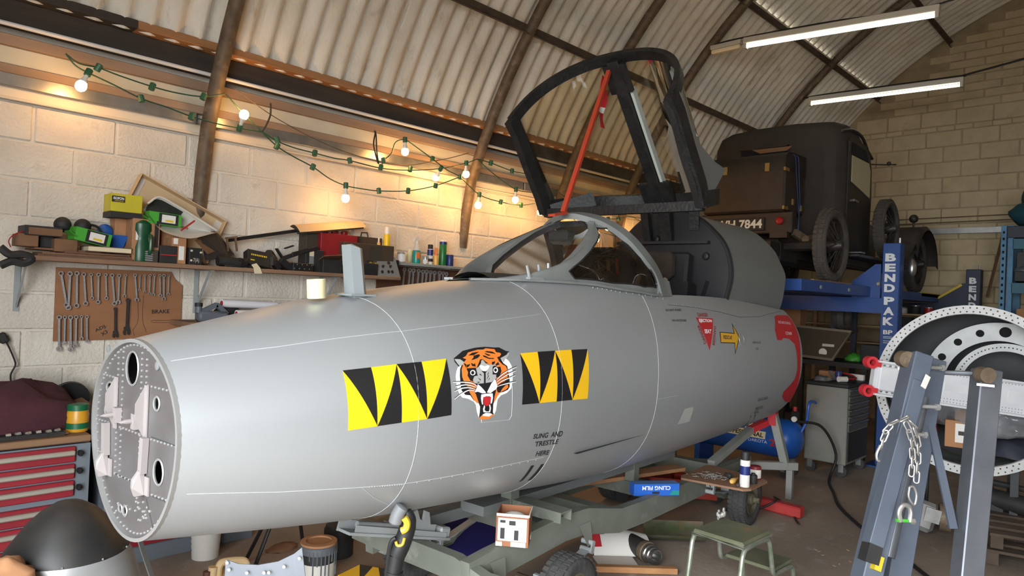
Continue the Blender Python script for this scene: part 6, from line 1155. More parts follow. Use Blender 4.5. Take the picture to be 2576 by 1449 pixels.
part('can','tin_dark',tin,lambda b:b.lathe([(0,0),(TR*.93,0),(TR,.2*TH+.1),(TR,TH)],n=28),world=False); part('label','tin_label',tin,lambda b:b.lathe([(TR*.955,.02),(TR*1.004,.12)],n=28,close=False,ang=2*PI),world=False); part('rim','drip_grey',tin,lambda b:b.lathe([(TR*1.02,TH-.045),(TR*1.05,TH-.03),(TR*1.05,TH-.005),(TR*.98,TH)],n=28,close=False),world=False)
part('lid','cardboard',tin,lambda b:b.lathe([(0,TH+.0),(TR*1.02,TH),(TR*1.02,TH+.012),(TR*.72,TH+.014),(TR*.70,TH+.006),(0,TH+.006)],n=24),world=False)
for i in range(16):
    a=-2.6+i*.22; part('paint_drip','drip_grey',tin,lambda b:b.tube([(TR*1.03*math.cos(a),TR*1.03*math.sin(a),TH-.02),(TR*1.012*math.cos(a),TR*1.012*math.sin(a),TH-.06-.12*random.random())],.0035,5),world=False)
bk_=thing('white_bucket','white plastic bucket with printed text on the floor behind the nose','bucket',(*(1.78,4.176,0.0)[:2],0)); part('tub','paper_white',bk_,lambda b:b.lathe([(0,0),(.075,0),(.09,.22),(.095,.23),(.088,.23),(.07,.01),(0,.01)],n=24),world=False)
for z in (.05,.09,.12,.135,.15): part('print_line','label_black',bk_,lambda b:b.lathe([(.0768+z*.068,z),(.0772+z*.068,z+.005)],n=24,ang=1.2,start=-2.8,close=False),world=False)
tp3=thing('tripod_stand','black folding tripod stand behind the jerry can under the nose','tripod',(1.95,3.7,0)); mat('tripod_black',(26,26,27),.5)
ta=Vector((2.02,3.62,.62))
for q in ((1.78,3.62,0),(1.92,3.95,0),(2.3,3.95,0)): part('leg','tripod_black',tp3,lambda b:b.cyl(ta+(Vector(q)-ta)*.12,q,.011,n=8))
part('column','tripod_black',tp3,lambda b:b.cyl(ta-Vector((0,0,.3)),ta+Vector((0,0,.05)),.014,n=10)); part('collar','tripod_black',tp3,lambda b:b.cyl(ta-Vector((0,0,.1)),ta-Vector((0,0,.04)),.028,n=12))
can('black_drum','black paint drum with spilled marks beyond the dribbled paint tin','drum',(*(2.4,3.71,0.0)[:2],0),.09,.19,'soot_black','soot_black',.02)
blob('paper_scrap','crumpled paper scrap on the floor below the nose','paper','cardboard_dark',(*(2.189,4.01,-0.0)[:2],0),(.10,.07,.03),11.)
# black and yellow stencil board on the floor
sb2=thing('stencil_board','black and yellow triangle painted board lying on the floor','board',(*(2.284,3.224,0.05)[:2],.0))
pq=[Vector(p) for p in [(2.178,3.358,0.04),(2.356,3.41,0.04),(2.465,3.192,0.04),(2.263,3.062,0.04)]]
part('plate','decal_yellow',sb2,lambda b:b.prism([(p.x,p.y) for p in pq],.006,o=(0,0,.034)),smooth=0)
for a,c,d in ((.0,.35,.5),(.5,.75,1.),): part('black_triangle','decal_black',sb2,lambda b:b.add([pq[1].lerp(pq[2],a)+Vector((0,0,.0015)),pq[1].lerp(pq[2],c)+Vector((0,0,.0015)),pq[0].lerp(pq[3],d)+Vector((0,0,.0015))],[(0,1,2)]),smooth=0)
part('batten','cardboard_dark',sb2,lambda b:b.box((pq[0]+pq[2])/2-Vector((0,0,.023)),(.1,.1,.034)),smooth=0)
# garden vacuum standing in front of the trolley
mat('vac_black',(30,30,31),.5); mat('vac_grey',(112,114,116),.5); mat('vac_yellow',(196,164,52),.4)
vc=thing('leaf_blower','black and yellow hand held blower standing on end before the trolley','blower',(*(1.689,2.224,0.517)[:2],0))
v0,v1,v2,v3=[Vector(p) for p in [(1.684,2.23,0.436),(1.7,2.212,0.602),(1.719,2.191,0.674),(1.728,2.181,0.738)]]
part('tube','vac_black',vc,lambda b:b.tube([(v0.x-.03,v0.y+.02,.0),v0,v1],.034,14)); part('collar','vac_black',vc,lambda b:b.tube([v0.lerp(v1,.55),v0.lerp(v1,.62)],.038,14))
part('body','vac_black',vc,lambda b:b.tube(smoothpath([v1,v2,v3,Vector((1.72,2.189,0.777))],5),.03,14,rr=[.036,.037,.037,.036,.035,.034,.034,.033,.033,.03,.03,.028,.026,.024,.022,.02]))
part('head','vac_grey',vc,lambda b:b.tube(smoothpath([(1.672,2.196,0.733),(1.676,2.191,0.761),(1.684,2.183,0.787),(1.692,2.175,0.806)],4),.028,12,rr=[.02]+[.027]*11+[.018]))
part('trigger_guard','vac_yellow',vc,lambda b:b.tube(smoothpath([(1.69,2.162,0.763),(1.699,2.154,0.743),(1.696,2.156,0.72),(1.685,2.168,0.71)],4),.014,8)); part('yellow_clip','vac_yellow',vc,lambda b:b.tube(smoothpath([(1.671,2.183,0.668),(1.676,2.178,0.653),(1.689,2.165,0.657),(1.694,2.159,0.684)],4),.006,6))
part('flex','black_cable',vc,lambda b:b.tube(smoothpath([(1.683,2.2,0.675),(1.672,2.211,0.66),(1.666,2.218,0.616),(1.663,2.223,0.524),(1.661,2.225,0.444)],5),.009,8))

# ---------------------------------------------------------------- four post lift
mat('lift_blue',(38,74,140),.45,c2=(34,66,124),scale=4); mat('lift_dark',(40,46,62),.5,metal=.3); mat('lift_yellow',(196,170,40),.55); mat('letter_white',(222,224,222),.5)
lf=thing('car_lift','blue four post car lift with white lettering on its columns','car lift',(9.5,3.3,0))
def column(x,y,h,dark=False):
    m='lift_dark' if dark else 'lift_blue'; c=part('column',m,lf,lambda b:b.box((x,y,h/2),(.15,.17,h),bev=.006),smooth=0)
    part('top_bolt','tin_silver',c,lambda b:b.cyl((x+.02,y-.05,h),(x+.02,y-.05,h+.06),.012,n=8)); part('base_plate',m,c,lambda b:b.box((x,y,.008),(.32,.32,.016)),smooth=0); return c
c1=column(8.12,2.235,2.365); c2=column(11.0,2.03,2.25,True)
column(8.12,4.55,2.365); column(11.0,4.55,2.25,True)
def letters(c,s,x,y0,y1,ztop,h,gap):
    z=ztop
    for ch in s:
        if ch!=' ':
            part('letter','letter_white',c,lambda b:text3(b,ch,(x-.080,y0,z-h),(x-.080,y1,z-h),(x-.080,y0,z),.05),smooth=0)
        z-=gap if ch!=' ' else gap*.25
letters(c1,'BEND PAK',8.12,2.292,2.188,2.255,.085,.108)
part('logo_box','letter_white',c1,lambda b:text3(b,'BP',(8.040,2.285,1.40),(8.040,2.195,1.40),(8.040,2.285,1.445),.03),smooth=0)
for z in (1.375,1.36,1.33,1.31): part('fine_print','letter_white',c1,lambda b:b.box((8.040,2.24,z),(.002,.085,.005)),smooth=0)
letters(c2,'BEND',11.0,2.075,1.99,2.14,.085,.11)
for y in (2.42,3.62): 
    rw=part('runway','lift_blue',lf,lambda b:b.box((8.7,y+.25,1.845),(5.1,.5,.105),bev=.004),smooth=0)
    for x in (6.6,7.35,8.9): part('bolt_head','rivet_alloy',rw,lambda b:b.cyl((x,y,1.84),(x,y-.01,1.84),.018,n=10))
part('runway_lip','bench_top',lf,lambda b:b.box((6.95,2.44,1.903),(1.0,.03,.012)),smooth=0)
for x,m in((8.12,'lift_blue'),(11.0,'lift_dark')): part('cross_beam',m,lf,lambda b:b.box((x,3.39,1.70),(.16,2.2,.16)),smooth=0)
part('gusset','lift_blue',lf,lambda b:b.prism([(-.005,0),(.28,0),(.28,.17),(.05,.36),(-.005,.36)],.02,o=(8.02,2.33,1.78),x=(0,1,0),y=(0,0,1)),smooth=0)
part('latch_knob','rivet_alloy',lf,lambda b:b.box((8.0,2.34,1.93),(.03,.035,.04),bev=.008),smooth=0)
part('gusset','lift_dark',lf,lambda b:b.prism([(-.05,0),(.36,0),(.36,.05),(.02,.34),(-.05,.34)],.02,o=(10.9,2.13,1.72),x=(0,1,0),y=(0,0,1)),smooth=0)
part('yellow_stop','lift_yellow',lf,lambda b:b.bar((10.89,2.5,1.80),(10.89,2.15,2.04),.03,.03),smooth=0); part('yellow_ramp','lift_yellow',lf,lambda b:b.box((10.5,2.45,1.88),(.9,.06,.05)),smooth=0)
lamp=thing('dome_mirror','small chrome domed lamp beside the blue lift column','lamp',(8.3,2.10,2.1)); part('dome','steel_bright',lamp,lambda b:b.ball((8.28,2.095,2.115),.10,16,10,sc=(.45,.45,1))); part('stem','dull_black_metal',lamp,lambda b:b.cyl((8.28,2.13,2.115),(8.2,2.2,2.115),.015,n=8))
# ---------------------------------------------------------------- vintage car on the lift
mat('car_black',(36,33,30),.5,c2=(46,41,36),scale=5); mat('car_fabric',(54,48,42),.85,c2=(46,41,36),scale=6,bump=.15,bscale=80); mat('car_brown',(44,34,28),.55,c2=(54,42,34),scale=6); mat('plate_white',(226,222,208),.5); mat('rear_red',(150,24,26),.3); mat('leather_tan',(122,90,58),.7); mat('brass_dull',(150,126,74),.45,metal=.6); mat('tyre_old',(62,58,53),.85,c2=(76,70,62),scale=9,bump=.3,bscale=30)
car=thing('vintage_car','black vintage saloon car with rear trunk raised on the lift','car',(8.6,3.3,1.9))
def cab(b):
    "body shell swept front to back from rounded sections"
    secs=[]
    for x,zt,hw,z0 in ((7.50,3.42,.58,2.30),(7.53,3.56,.68,2.2),(7.62,3.66,.735,2.12),(7.85,3.71,.745,2.1),(8.15,3.70,.745,2.1),(8.36,3.60,.735,2.1),(8.47,3.46,.72,2.1)):
        P=[(hw*.97,z0),(hw,lerp(z0,zt,.25)),(hw,lerp(z0,zt,.72)),(hw*.98,lerp(z0,zt,.87)),(hw*.90,lerp(z0,zt,.95)),(hw*.72,lerp(z0,zt,.985)),(hw*.3,zt)]
        Q=P+[(-a,c) for a,c in reversed(P)]; secs.append([Vector((x,3.335-a,c)) for a,c in Q])
    b.grid(secs); b.add(secs[0],[tuple(range(len(secs[0])))])
part('body','car_fabric',car,cab,smooth=40)
part('roof_bead','car_black',car,lambda b:b.tube(smoothpath([(7.60,2.63,3.52),(7.9,2.625,3.585),(8.2,2.62,3.56),(8.42,2.62,3.42),(8.5,2.63,3.36)],5),.018,6))
part('window_frame','car_brown',car,lambda b:(b.box((7.497,3.42,3.405),(.02,.56,.02)),b.box((7.497,3.42,3.18),(.02,.56,.02)),b.box((7.497,3.145,3.29),(.02,.02,.24)),b.box((7.497,3.70,3.29),(.02,.02,.24))),smooth=0)
part('rear_window','void_black',car,lambda b:b.box((7.493,3.42,3.29),(.012,.54,.22)),smooth=0); part('roof_lining','leather_tan',car,lambda b:b.prism([(0,0),(.30,0),(.36,.045),(-.1,.05)],.004,o=(7.484,3.46,3.345),x=(0,-1,0),y=(0,0,1)),smooth=0)
part('dash_horn','pale_card',car,lambda b:b.ball((7.487,3.28,3.22),.035,8,6,sc=(.2,.9,1.1)))
door=part('door','car_black',car,lambda b:b.prism([(7.68,2.12),(8.40,2.12),(8.44,2.95),(8.42,3.22),(8.36,3.36),(8.22,3.46),(7.74,3.48),(7.68,3.42)],.012,o=(0,2.588,0),x=(1,0,0),y=(0,0,1)),smooth=0)
mat('pale_window',(176,168,138),.3,spec=.6); part('door_glass','pale_window',door,lambda b:b.prism([(7.76,3.0),(8.36,2.90),(8.36,3.20),(8.30,3.28),(7.76,3.28)],.006,o=(0,2.574,0),x=(1,0,0),y=(0,0,1)),smooth=0)  # lower door pane is opaque pale tan, the upper pane black
part('door_glass','void_black',door,lambda b:b.prism([(7.76,3.29),(8.29,3.29),(8.2,3.40),(7.76,3.42)],.006,o=(0,2.574,0),x=(1,0,0),y=(0,0,1)),smooth=0)
part('door_handle','steel_bright',door,lambda b:(b.cyl((7.76,2.575,2.80),(7.76,2.54,2.80),.02,n=10),b.bar((7.75,2.535,2.80),(7.88,2.535,2.795),.02,.022)),smooth=30)
part('visor','car_black',car,lambda b:b.box((8.55,3.335,3.42),(.16,1.42,.02),(0,.35,0)),smooth=0)
wp=part('wiper_arm','car_black',car,lambda b:b.tube([(8.45,2.60,3.30),(8.6,2.5,3.31),(8.75,2.42,3.33)],.008,6)); part('wiper_knob','car_black',wp,lambda b:b.ball((8.66,2.47,3.33),.025,8,6))
part('bonnet','car_black',car,lambda b:b.grid([[Vector((x,3.335-hw*c,z0+(zt-z0)*s)) for c,s in ((1,0),(1,.6),(.9,.85),(.5,.98),(0,1),(-.5,.98),(-.9,.85),(-1,.6),(-1,0))] for x,hw,z0,zt in ((8.48,.66,2.1,2.98),(9.0,.52,2.15,2.9),(9.8,.42,2.2,2.84),(9.85,.38,2.25,2.7))]),smooth=40)
trunk=part('trunk','car_brown',car,lambda b:b.box((7.15,3.37,2.85),(.50,.90,.48),bev=.02),smooth=0)
part('trunk_lid','car_black',trunk,lambda b:b.grid([[Vector((x,3.37-hw,z)) for hw in (-.455,.455)] for x,z in ((6.885,3.02),(6.885,3.10),(6.90,3.17),(6.95,3.21),(7.1,3.225),(7.42,3.225))]),smooth=40)
for y in (2.92,3.82): part('trunk_side','car_black',trunk,lambda b:b.add([(6.885,y,3.02),(6.885,y,3.10),(6.90,y,3.17),(6.95,y,3.21),(7.1,y,3.225),(7.42,y,3.225),(7.42,y,3.02)],[(0,1,2,3,4,5,6)]),smooth=0)
for y in (3.56,3.10): part('latch','brass_dull',trunk,lambda b:b.box((6.88,y,3.06),(.02,.05,.09),bev=.005),smooth=0)
for z in (3.03,2.64): part('corner_plate','brass_dull',trunk,lambda b:b.box((6.92,2.915,z),(.10,.02,.035)),smooth=0)
for x,z in ((7.1,2.72),(7.32,2.68)): part('side_clasp','brass_dull',trunk,lambda b:b.box((x,2.913,z),(.03,.014,.06)),smooth=0)
mat('cord_blue',(44,74,120),.6)
part('blue_cord','cord_blue',trunk,lambda b:b.tube([(7.05,2.95,3.235),(7.1,2.905,3.19),(7.22,2.895,2.6),(7.24,2.9,2.45)],.0035,5)); part('blue_cord','cord_blue',trunk,lambda b:b.tube([(7.15,2.95,3.235),(7.18,2.905,3.19),(7.24,2.895,2.7),(7.22,2.9,2.45)],.0035,5))
part('rear_panel','car_brown',car,lambda b:b.box((7.02,3.37,2.50),(.10,1.02,.22),bev=.01),smooth=0)
npz=part('number_plate','label_black',car,lambda b:b.box((6.955,3.42,2.49),(.02,.56,.135),bev=.004),smooth=0)
part('plate_text','plate_white',npz,lambda b:text3(b,'WH 7844',(6.9435,3.68,2.445),(6.9435,3.16,2.445),(6.9435,3.68,2.54),.03),smooth=0)
part('tail_lamp','rear_red',car,lambda b:b.lathe([(.04,0),(.04,.03),(.03,.04),(0,.045)],o=(6.97,2.98,2.515),axis=(-1,0,0),n=16)); part('plate_bar','car_brown',car,lambda b:b.box((6.96,2.98,2.37),(.06,.18,.06)),smooth=0)
def ch(b): b.box((8.5,3.0,2.22),(3.6,.09,.14))
part('chassis_rail','car_black',car,ch,smooth=0); part('chassis_rail','car_black',car,lambda b:b.box((8.5,3.67,2.22),(3.6,.09,.14)),smooth=0); part('petrol_tank','car_black',car,lambda b:b.box((7.15,3.35,2.2),(.5,.8,.26),bev=.04),smooth=0)
for x in(7.05,10.0): part('axle','car_black',car,lambda b:b.cyl((x,2.5,2.26),(x,4.15,2.26),.05,n=10))
part('differential','car_black',car,lambda b:b.ball((7.05,3.33,2.24),.15,12,8))
part('exhaust_bracket','rib_steel',car,lambda b:(b.bar((7.0,2.85,2.40),(7.2,2.75,2.30),.05,.07),b.cyl((7.05,2.75,2.33),(7.3,2.72,2.36),.04,n=10)),smooth=20)
part('running_board','car_black',car,lambda b:b.box((8.35,2.50,2.20),(1.7,.24,.03),bev=.006),smooth=0); part('board_trim','steel_bright',car,lambda b:b.box((7.52,2.45,2.225),(.12,.2,.012)),smooth=0)
for y,xs in ((2.5,(7.05,10.0)),(4.16,(7.05,10.0))):
    for x in xs: pass
def cwheel(x,y,z,R=.362,s=-1,par=None,spokes=True):
    w=.13; t=part('tyre','tyre_old',car,lambda b:b.lathe([(R*.76,-w*.36),(R*.86,-w*.5),(R*.95,-w*.42),(R,-w*.22),(R,w*.22),(R*.95,w*.42),(R*.86,w*.5),(R*.76,w*.36),(R*.72,0),(R*.76,-w*.36)],o=(x,y,z),axis=(0,s,0),n=40,close=False),smooth=50)
    tr=MB()
    for k in range(44):
        a=2*PI*k/44; rad=Vector((math.cos(a),0,math.sin(a))); tan=Vector((-math.sin(a),0,math.cos(a)))
        for o_ in(-.2,.2): tr.box(Vector((x,y+o_*w,z))+rad*R,(R*.09,w*.28,R*.03),Matrix((tan,Vector((0,1,0)),rad)).transposed())
    o=tr.build('tread','tyre_old',t,smooth=0); o['kind']='stuff'
    part('rim','car_black',t,lambda b:b.lathe([(R*.76,-.03),(R*.72,-.035),(R*.70,0),(R*.72,.035),(R*.76,.03)],o=(x,y,z),axis=(0,s,0),n=32,close=False))
    part('hub','car_black',t,lambda b:b.lathe([(.06,-.03),(.06,.06),(.045,.09),(.04,.11),(0,.115)],o=(x,y,z),axis=(0,s,0),n=14))
    if spokes:
        sp=MB()
        for k in range(30):
            a=2*PI*k/30; b_=a+.35*(1 if k%2 else -1); sp.tube([(x+.055*math.cos(b_),y+s*(.07 if k%3 else -.02),z+.055*math.sin(b_)),(x+R*.72*math.cos(a),y,z+R*.72*math.sin(a))],.0045,4)
        o=sp.build('wire_spokes','car_black',t,smooth=0); o['kind']='stuff'
cwheel(7.05,2.50,2.262); cwheel(10.0,2.50,2.262); cwheel(7.05,4.16,2.262,s=1); cwheel(10.0,4.16,2.262,s=1); cwheel(8.62,2.46,2.58,R=.33)
part('front_wing','car_black',car,lambda b:b.grid([[Vector((10.0+r*math.cos(a),2.66-q,2.24+r*math.sin(a)-.05*(q>.28))) for q in (0,.1,.2,.28,.31)] for a,r in [(2.9-.22*k,.50) for k in range(14)]]),smooth=50)
part('wing_sweep','car_black',car,lambda b:b.grid([[Vector((x,2.66-q,z)) for q in (0,.16,.3)] for x,z in ((8.9,2.22),(9.1,2.26),(9.3,2.36),(9.45,2.48),(9.52,2.40))]),smooth=50)
part('side_lamp','car_black',car,lambda b:(b.ball((9.95,2.52,2.84),.055,12,8),b.cyl((9.95,2.52,2.72),(9.95,2.52,2.8),.012,n=8)))
tag(part('yellow_duster','can_yellow',None,lambda b:b.grid([[Vector((7.30+.05*i,3.85+.06*j,3.232+.03*math.sin(i*2+j*3))) for j in range(4)] for i in range(4)])),'yellow duster lying on the car trunk lid','duster')
# ---------------------------------------------------------------- tool chest
mat('chest_grey',(128,126,118),.55,c2=(120,118,110),scale=3); mat('chest_black',(30,30,30),.55); mat('chest_drawer',(92,94,94),.45,metal=.3)
tc=thing('tool_chest','grey roller tool chest with black top covered in tools','tool chest',(7.485,2.525,0))
part('body','chest_grey',tc,lambda b:b.box((7.485,2.53,.50),(.62,.40,.75),bev=.006),smooth=0); part('top_tray','chest_black',tc,lambda b:b.box((7.485,2.53,.895),(.66,.43,.04),bev=.008),smooth=0)
for i,(z0,z1) in enumerate(((.80,.865),(.735,.795),(.67,.73),(.605,.665),(.54,.60),(.45,.535),(.15,.44))):
    d=part('drawer','chest_drawer' if i<6 else 'chest_black',tc,lambda b:b.box((7.485,2.325,(z0+z1)/2),(.56,.012,z1-z0-.008)),smooth=0)
    if i<6: part('handle','steel_bright',d,lambda b:b.box((7.485,2.312,z1-.014),(.54,.02,.014),bev=.004),smooth=0)
for x,y in ((7.23,2.38),(7.74,2.38),(7.23,2.68),(7.74,2.68)):
    cs=part('castor','tyre_rubber',tc,lambda b:b.cyl((x-.02,y,.055),(x+.02,y,.055),.055,n=18)); part('castor_fork','galvanised',cs,lambda b:(b.box((x-.027,y,.085),(.006,.05,.08)),b.box((x+.027,y,.085),(.006,.05,.08)),b.box((x,y,.122),(.07,.07,.008))),smooth=0)
TZ=.916
def small(name,label,cat,m,c,d,rz=0.,bev=.006): return tag(part(name,m,None,lambda b:b.box((c[0],c[1],c[2]+d[2]/2),d,(0,0,rz),bev=bev),smooth=0),label,cat)
small('orange_carton','orange cardboard carton at the back of the tool chest top','box','cardboard',(7.62,2.66,TZ),(.12,.20,.075),.15)
small('white_strip_box','long white box lying along the right of the tool chest top','box','paper_white',(7.72,2.50,TZ),(.05,.30,.06),-.1)
can('blue_drink_can','blue aluminium drink can lying among tools on the chest','can',(7.40,2.50,TZ),.032,.10,'can_blue')
tag(part('white_tape_roll','paper_white',None,lambda b:b.cyl((7.28,2.46,TZ+.03),(7.36,2.41,TZ+.03),.028,n=14)),'small white roll lying at the front of the tool chest top','roll')
blob('work_glove','grey work glove on the left of the tool chest top','glove','drip_grey',(7.28,2.62,TZ),(.08,.07,.05),2.)
blob('tool_bag','black fabric tool bag with red piping on the chest','bag','soot_black',(7.55,2.48,TZ),(.12,.10,.06),6.)
cable('red_hose','red flexible hose curled on the tool chest',[(7.42,2.42,TZ+.03),(7.5,2.38,TZ+.03),(7.58,2.42,TZ+.05),(7.56,2.5,TZ+.07),(7.46,2.52,TZ+.06)],.010,'cap_red',8,'hose')
tag(part('grey_clamp','galvanised',None,lambda b:(b.bar((7.22,2.56,TZ+.02),(7.34,2.52,TZ+.03),.03,.03),b.bar((7.34,2.52,TZ+.03),(7.38,2.58,TZ+.09),.025,.025)),smooth=0),'grey steel clamp lying on the tool chest','clamp')
# ---------------------------------------------------------------- compressor
mat('tank_blue',(30,92,180),.4,c2=(26,80,160),scale=3)
cp=thing('air_compressor','blue air compressor tank with white lettering behind the tail stand','compressor',(6.85,3.2,0))
X0=6.78
part('tank','tank_blue',cp,lambda b:b.lathe([(0,-.02),(.10,-.005),(.16,.03),(.185,.08),(.19,.12),(.19,.98),(.185,1.02),(.16,1.07),(.10,1.105),(0,1.12)],o=(X0,2.62,.36),axis=(0,1,0),n=36),smooth=60)
def tank_text(s,y0,y1,z0,z1,m,bold=.03):
    vs,fs=text_mesh(s,0,bold); b=MB()
    def q(a,c):
        z=lerp(z0,z1,c); dz=z-.36; return (X0-math.sqrt(max(.0,.193**2-dz*dz)),lerp(y0,y1,a),z)
    b.add([q(a,c) for a,c in vs],fs); return b.build('lettering',m,cp,smooth=0)
tank_text('wolf',3.30,3.02,.43,.51,'masking_tape'); 
def patch(y0,y1,z0,z1,m): part('label_panel',m,cp,lambda b:b.grid([[(X0-math.sqrt(.1915**2-(z-.36)**2),y,z) for z in [lerp(z0,z1,k/4) for k in range(5)]] for y in (y0,y1)]),smooth=0)
patch(3.36,2.88,.355,.425,'masking_tape'); tank_text('PROFESSIONAL',3.34,2.90,.368,.412,'stencil_black'); tank_text('DAKOTA',3.05,2.86,.315,.345,'letter_white',0); tank_text('2',2.84,2.78,.30,.37,'stand_red')
part('pump','dull_black_metal',cp,lambda b:(b.box((X0+.05,3.2,.66),(.24,.3,.22),bev=.02),b.cyl((X0+.05,3.05,.72),(X0+.05,2.98,.72),.14,n=20),b.cyl((X0+.05,3.35,.70),(X0+.05,3.55,.70),.10,n=16)),smooth=30)
part('push_handle','tank_blue',cp,lambda b:b.tube(smoothpath([(X0,2.64,.40),(X0+.03,2.58,.55),(X0+.03,2.56,.72),(X0+.12,2.56,.74),(X0+.2,2.56,.72)],5),.014,8))
for q in ((X0-.1,2.72),(X0+.12,2.72)): 
    w=part('castor','tyre_rubber',cp,lambda b:b.cyl((q[0]-.015,q[1],.045),(q[0]+.015,q[1],.045),.045,n=16)); part('fork','galvanised',w,lambda b:b.box((q[0],q[1]+.01,.11),(.045,.04,.10)),smooth=0)
part('rear_foot','tank_blue',cp,lambda b:b.box((X0,3.62,.09),(.3,.06,.18)),smooth=0)
part('regulator','dull_black_metal',cp,lambda b:b.box((X0-.05,2.66,.60),(.08,.06,.10),bev=.01),smooth=0); part('gauge','paper_white',cp,lambda b:b.cyl((X0-.10,2.64,.58),(X0-.12,2.64,.58),.026,n=14)); part('red_knob','cap_red',cp,lambda b:b.cyl((X0-.05,2.66,.65),(X0-.05,2.66,.69),.02,n=12))
cable('air_hose','black air hose running from the compressor across the floor',[(X0-.1,2.62,.56),(6.85,2.45,.52),(7.0,2.36,.25),(6.9,2.38,.02),(6.5,2.2,.012),(6.09,2.01,.012),(5.64,1.69,.012),(5.3,1.38,.012),(4.97,1.11,.012),(4.6,.8,.012)],.013,'black_cable',8,'hose')
# ---------------------------------------------------------------- shelving and clutter below the lift
mat('dark_bluegrey',(44,48,60),.6); mat('shelf_plain',(176,150,112),.7)  # even dark blue-grey shared by bench frame, racking decks, bin and cloth
dk=thing('storage_shelves','timber storage shelves on the gable wall below the lift','shelves',(10.6,3.0,1.2))
for z in (1.18,1.42,1.61): part('shelf','shelf_plain',dk,lambda b:b.box((10.75,3.1,z),(.36,2.0,.022)),smooth=0)
for y in (2.15,4.05): part('upright','shelf_plain',dk,lambda b:b.box((10.9,y,.85),(.05,.05,1.7)),smooth=0)
for i,(y,w,h,m) in enumerate(((3.25,.1,.12,'amber_clear'),(3.12,.09,.13,'leather_tan'),(3.0,.1,.11,'brown_sheet'),(2.82,.16,.09,'pale_card'),(2.64,.12,.12,'soot_black'),(2.48,.1,.1,'cap_red'))):
    can('jar_on_shelf',['amber jar','tan jar','brown jar','pale tub','black tub','red tin'][i]+' on the upper storage shelf below the lift','jar',(10.68,y,1.622),w/2,h,m,'tin_silver',.015)
for i,(y,w,h,m) in enumerate(((2.95,.16,.15,'tarp_blue'),(2.72,.12,.14,'soot_black'),(2.52,.14,.13,'film_blue'))): small('shelf_carton',['dark blue','black','bright blue'][i]+' carton on the middle storage shelf below the lift','box',m,(10.66,y,1.432),(.14,w,h))
mc=thing('steel_frame_bench','dark blue steel bench frame with a carton and wheel inside, below the lift','bench',(8.9,3.6,0))
for x,y in ((8.6,2.98),(8.6,4.1),(9.3,2.98),(9.3,4.1)): part('leg','dark_bluegrey',mc,lambda b:b.box((x,y,.85),(.06,.06,1.7)),smooth=0)
for z in (1.38,1.68): part('deck','dark_bluegrey',mc,lambda b:b.box((8.95,3.54,z),(.76,1.2,.04)),smooth=0)
small('brown_carton','brown cardboard carton on the dark blue bench frame below the lift','box','cardboard',(8.75,3.55,1.40),(.2,.30,.22))
tag(part('spare_wheel','tyre_old',None,lambda b:b.lathe([(.10,-.05),(.15,-.06),(.17,0),(.15,.06),(.10,.05),(.10,-.05)],o=(8.62,2.90,1.56),axis=(0,1,0),n=28,close=False)),'black wheel hung on the end of the dark blue bench frame','wheel')
tag(part('brass_rings','brass_dull',None,lambda b:(b.tube([(8.62+.03*math.cos(k*.7),3.28,1.42+.03*math.sin(k*.7)) for k in range(9)],.008,6,closed=True))),'small brass ring lying beside the brown carton below the lift','ring')
bb=thing('dark_work_bench','dark cluttered bench behind the tool chest','bench',(8.5,2.9,0)); part('top','chest_black',bb,lambda b:b.box((8.45,2.95,1.03),(.7,1.1,.05)),smooth=0)
for x,y in ((8.2,2.5),(8.2,3.4),(8.75,2.5),(8.75,3.4)): part('leg','chest_black',bb,lambda b:b.box((x,y,.5),(.06,.06,1.0)),smooth=0)
wpn=thing('framed_panel','brown framed window panel with round sticker leaning behind the tool chest','panel',(8.2,2.95,1.06)); mat('smoked_pane',(74,66,56),.25,spec=.6); mat('panel_frame',(116,104,88),.6)
PO,PXv,PYv=Vector((8.13,3.52,1.10)),Vector((0,-.86,-.03)),Vector((.10,0,.33)); PXr=Vector((0,-.70,-.03))
def pq_(a,c): return PO+PXr*a*(1+.22*c)+PYv*c
part('pane','smoked_pane',wpn,lambda b:b.add([pq_(0,0),pq_(1,0),pq_(1,1),pq_(0,1)],[(0,1,2,3)]),smooth=0)
part('frame','panel_frame',wpn,lambda b:b.sweep([pq_(0,0),pq_(1,0),pq_(1,1),pq_(0,1)],.03,.03,Vector((-1,0,.3)),closed=True),smooth=0)
part('sticker','paper_white',wpn,lambda b:b.cyl(pq_(.80,.22)-Vector((.004,0,0)),pq_(.80,.22)-Vector((.007,0,0)),.045,n=20)); part('label_strip','pale_card',wpn,lambda b:b.box(pq_(.82,.47)-Vector((.004,0,0)),(.003,.13,.03),(0,.3,0)),smooth=0)
blob('green_rag','bright green rag lying on the dark bench behind the tool chest','rag','leaf_green',(8.55,2.72,1.055),(.09,.10,.09),8.)
small('black_crate','black crate on the dark bench beside the lift column','crate','soot_black',(8.6,2.52,1.055),(.3,.22,.20))
# ---------------------------------------------------------------- gable wall services
tag(part('wall_trunking','galvanised',None,lambda b:b.box((WX-.03,2.55,2.83),(.06,2.3,.085),bev=.003),smooth=0),'galvanised cable trunking along the gable wall','trunking')
for i,(z,l) in enumerate(((3.02,'upper brown cable clipped along the gable wall'),(2.95,'lower brown cable clipped along the gable wall'))): cable('wall_cable',l,[(WX-.02,4.2,z-.02),(WX-.02,3.0,z),(WX-.02,1.4,z+.02)],.008,'brown_sheet',6)
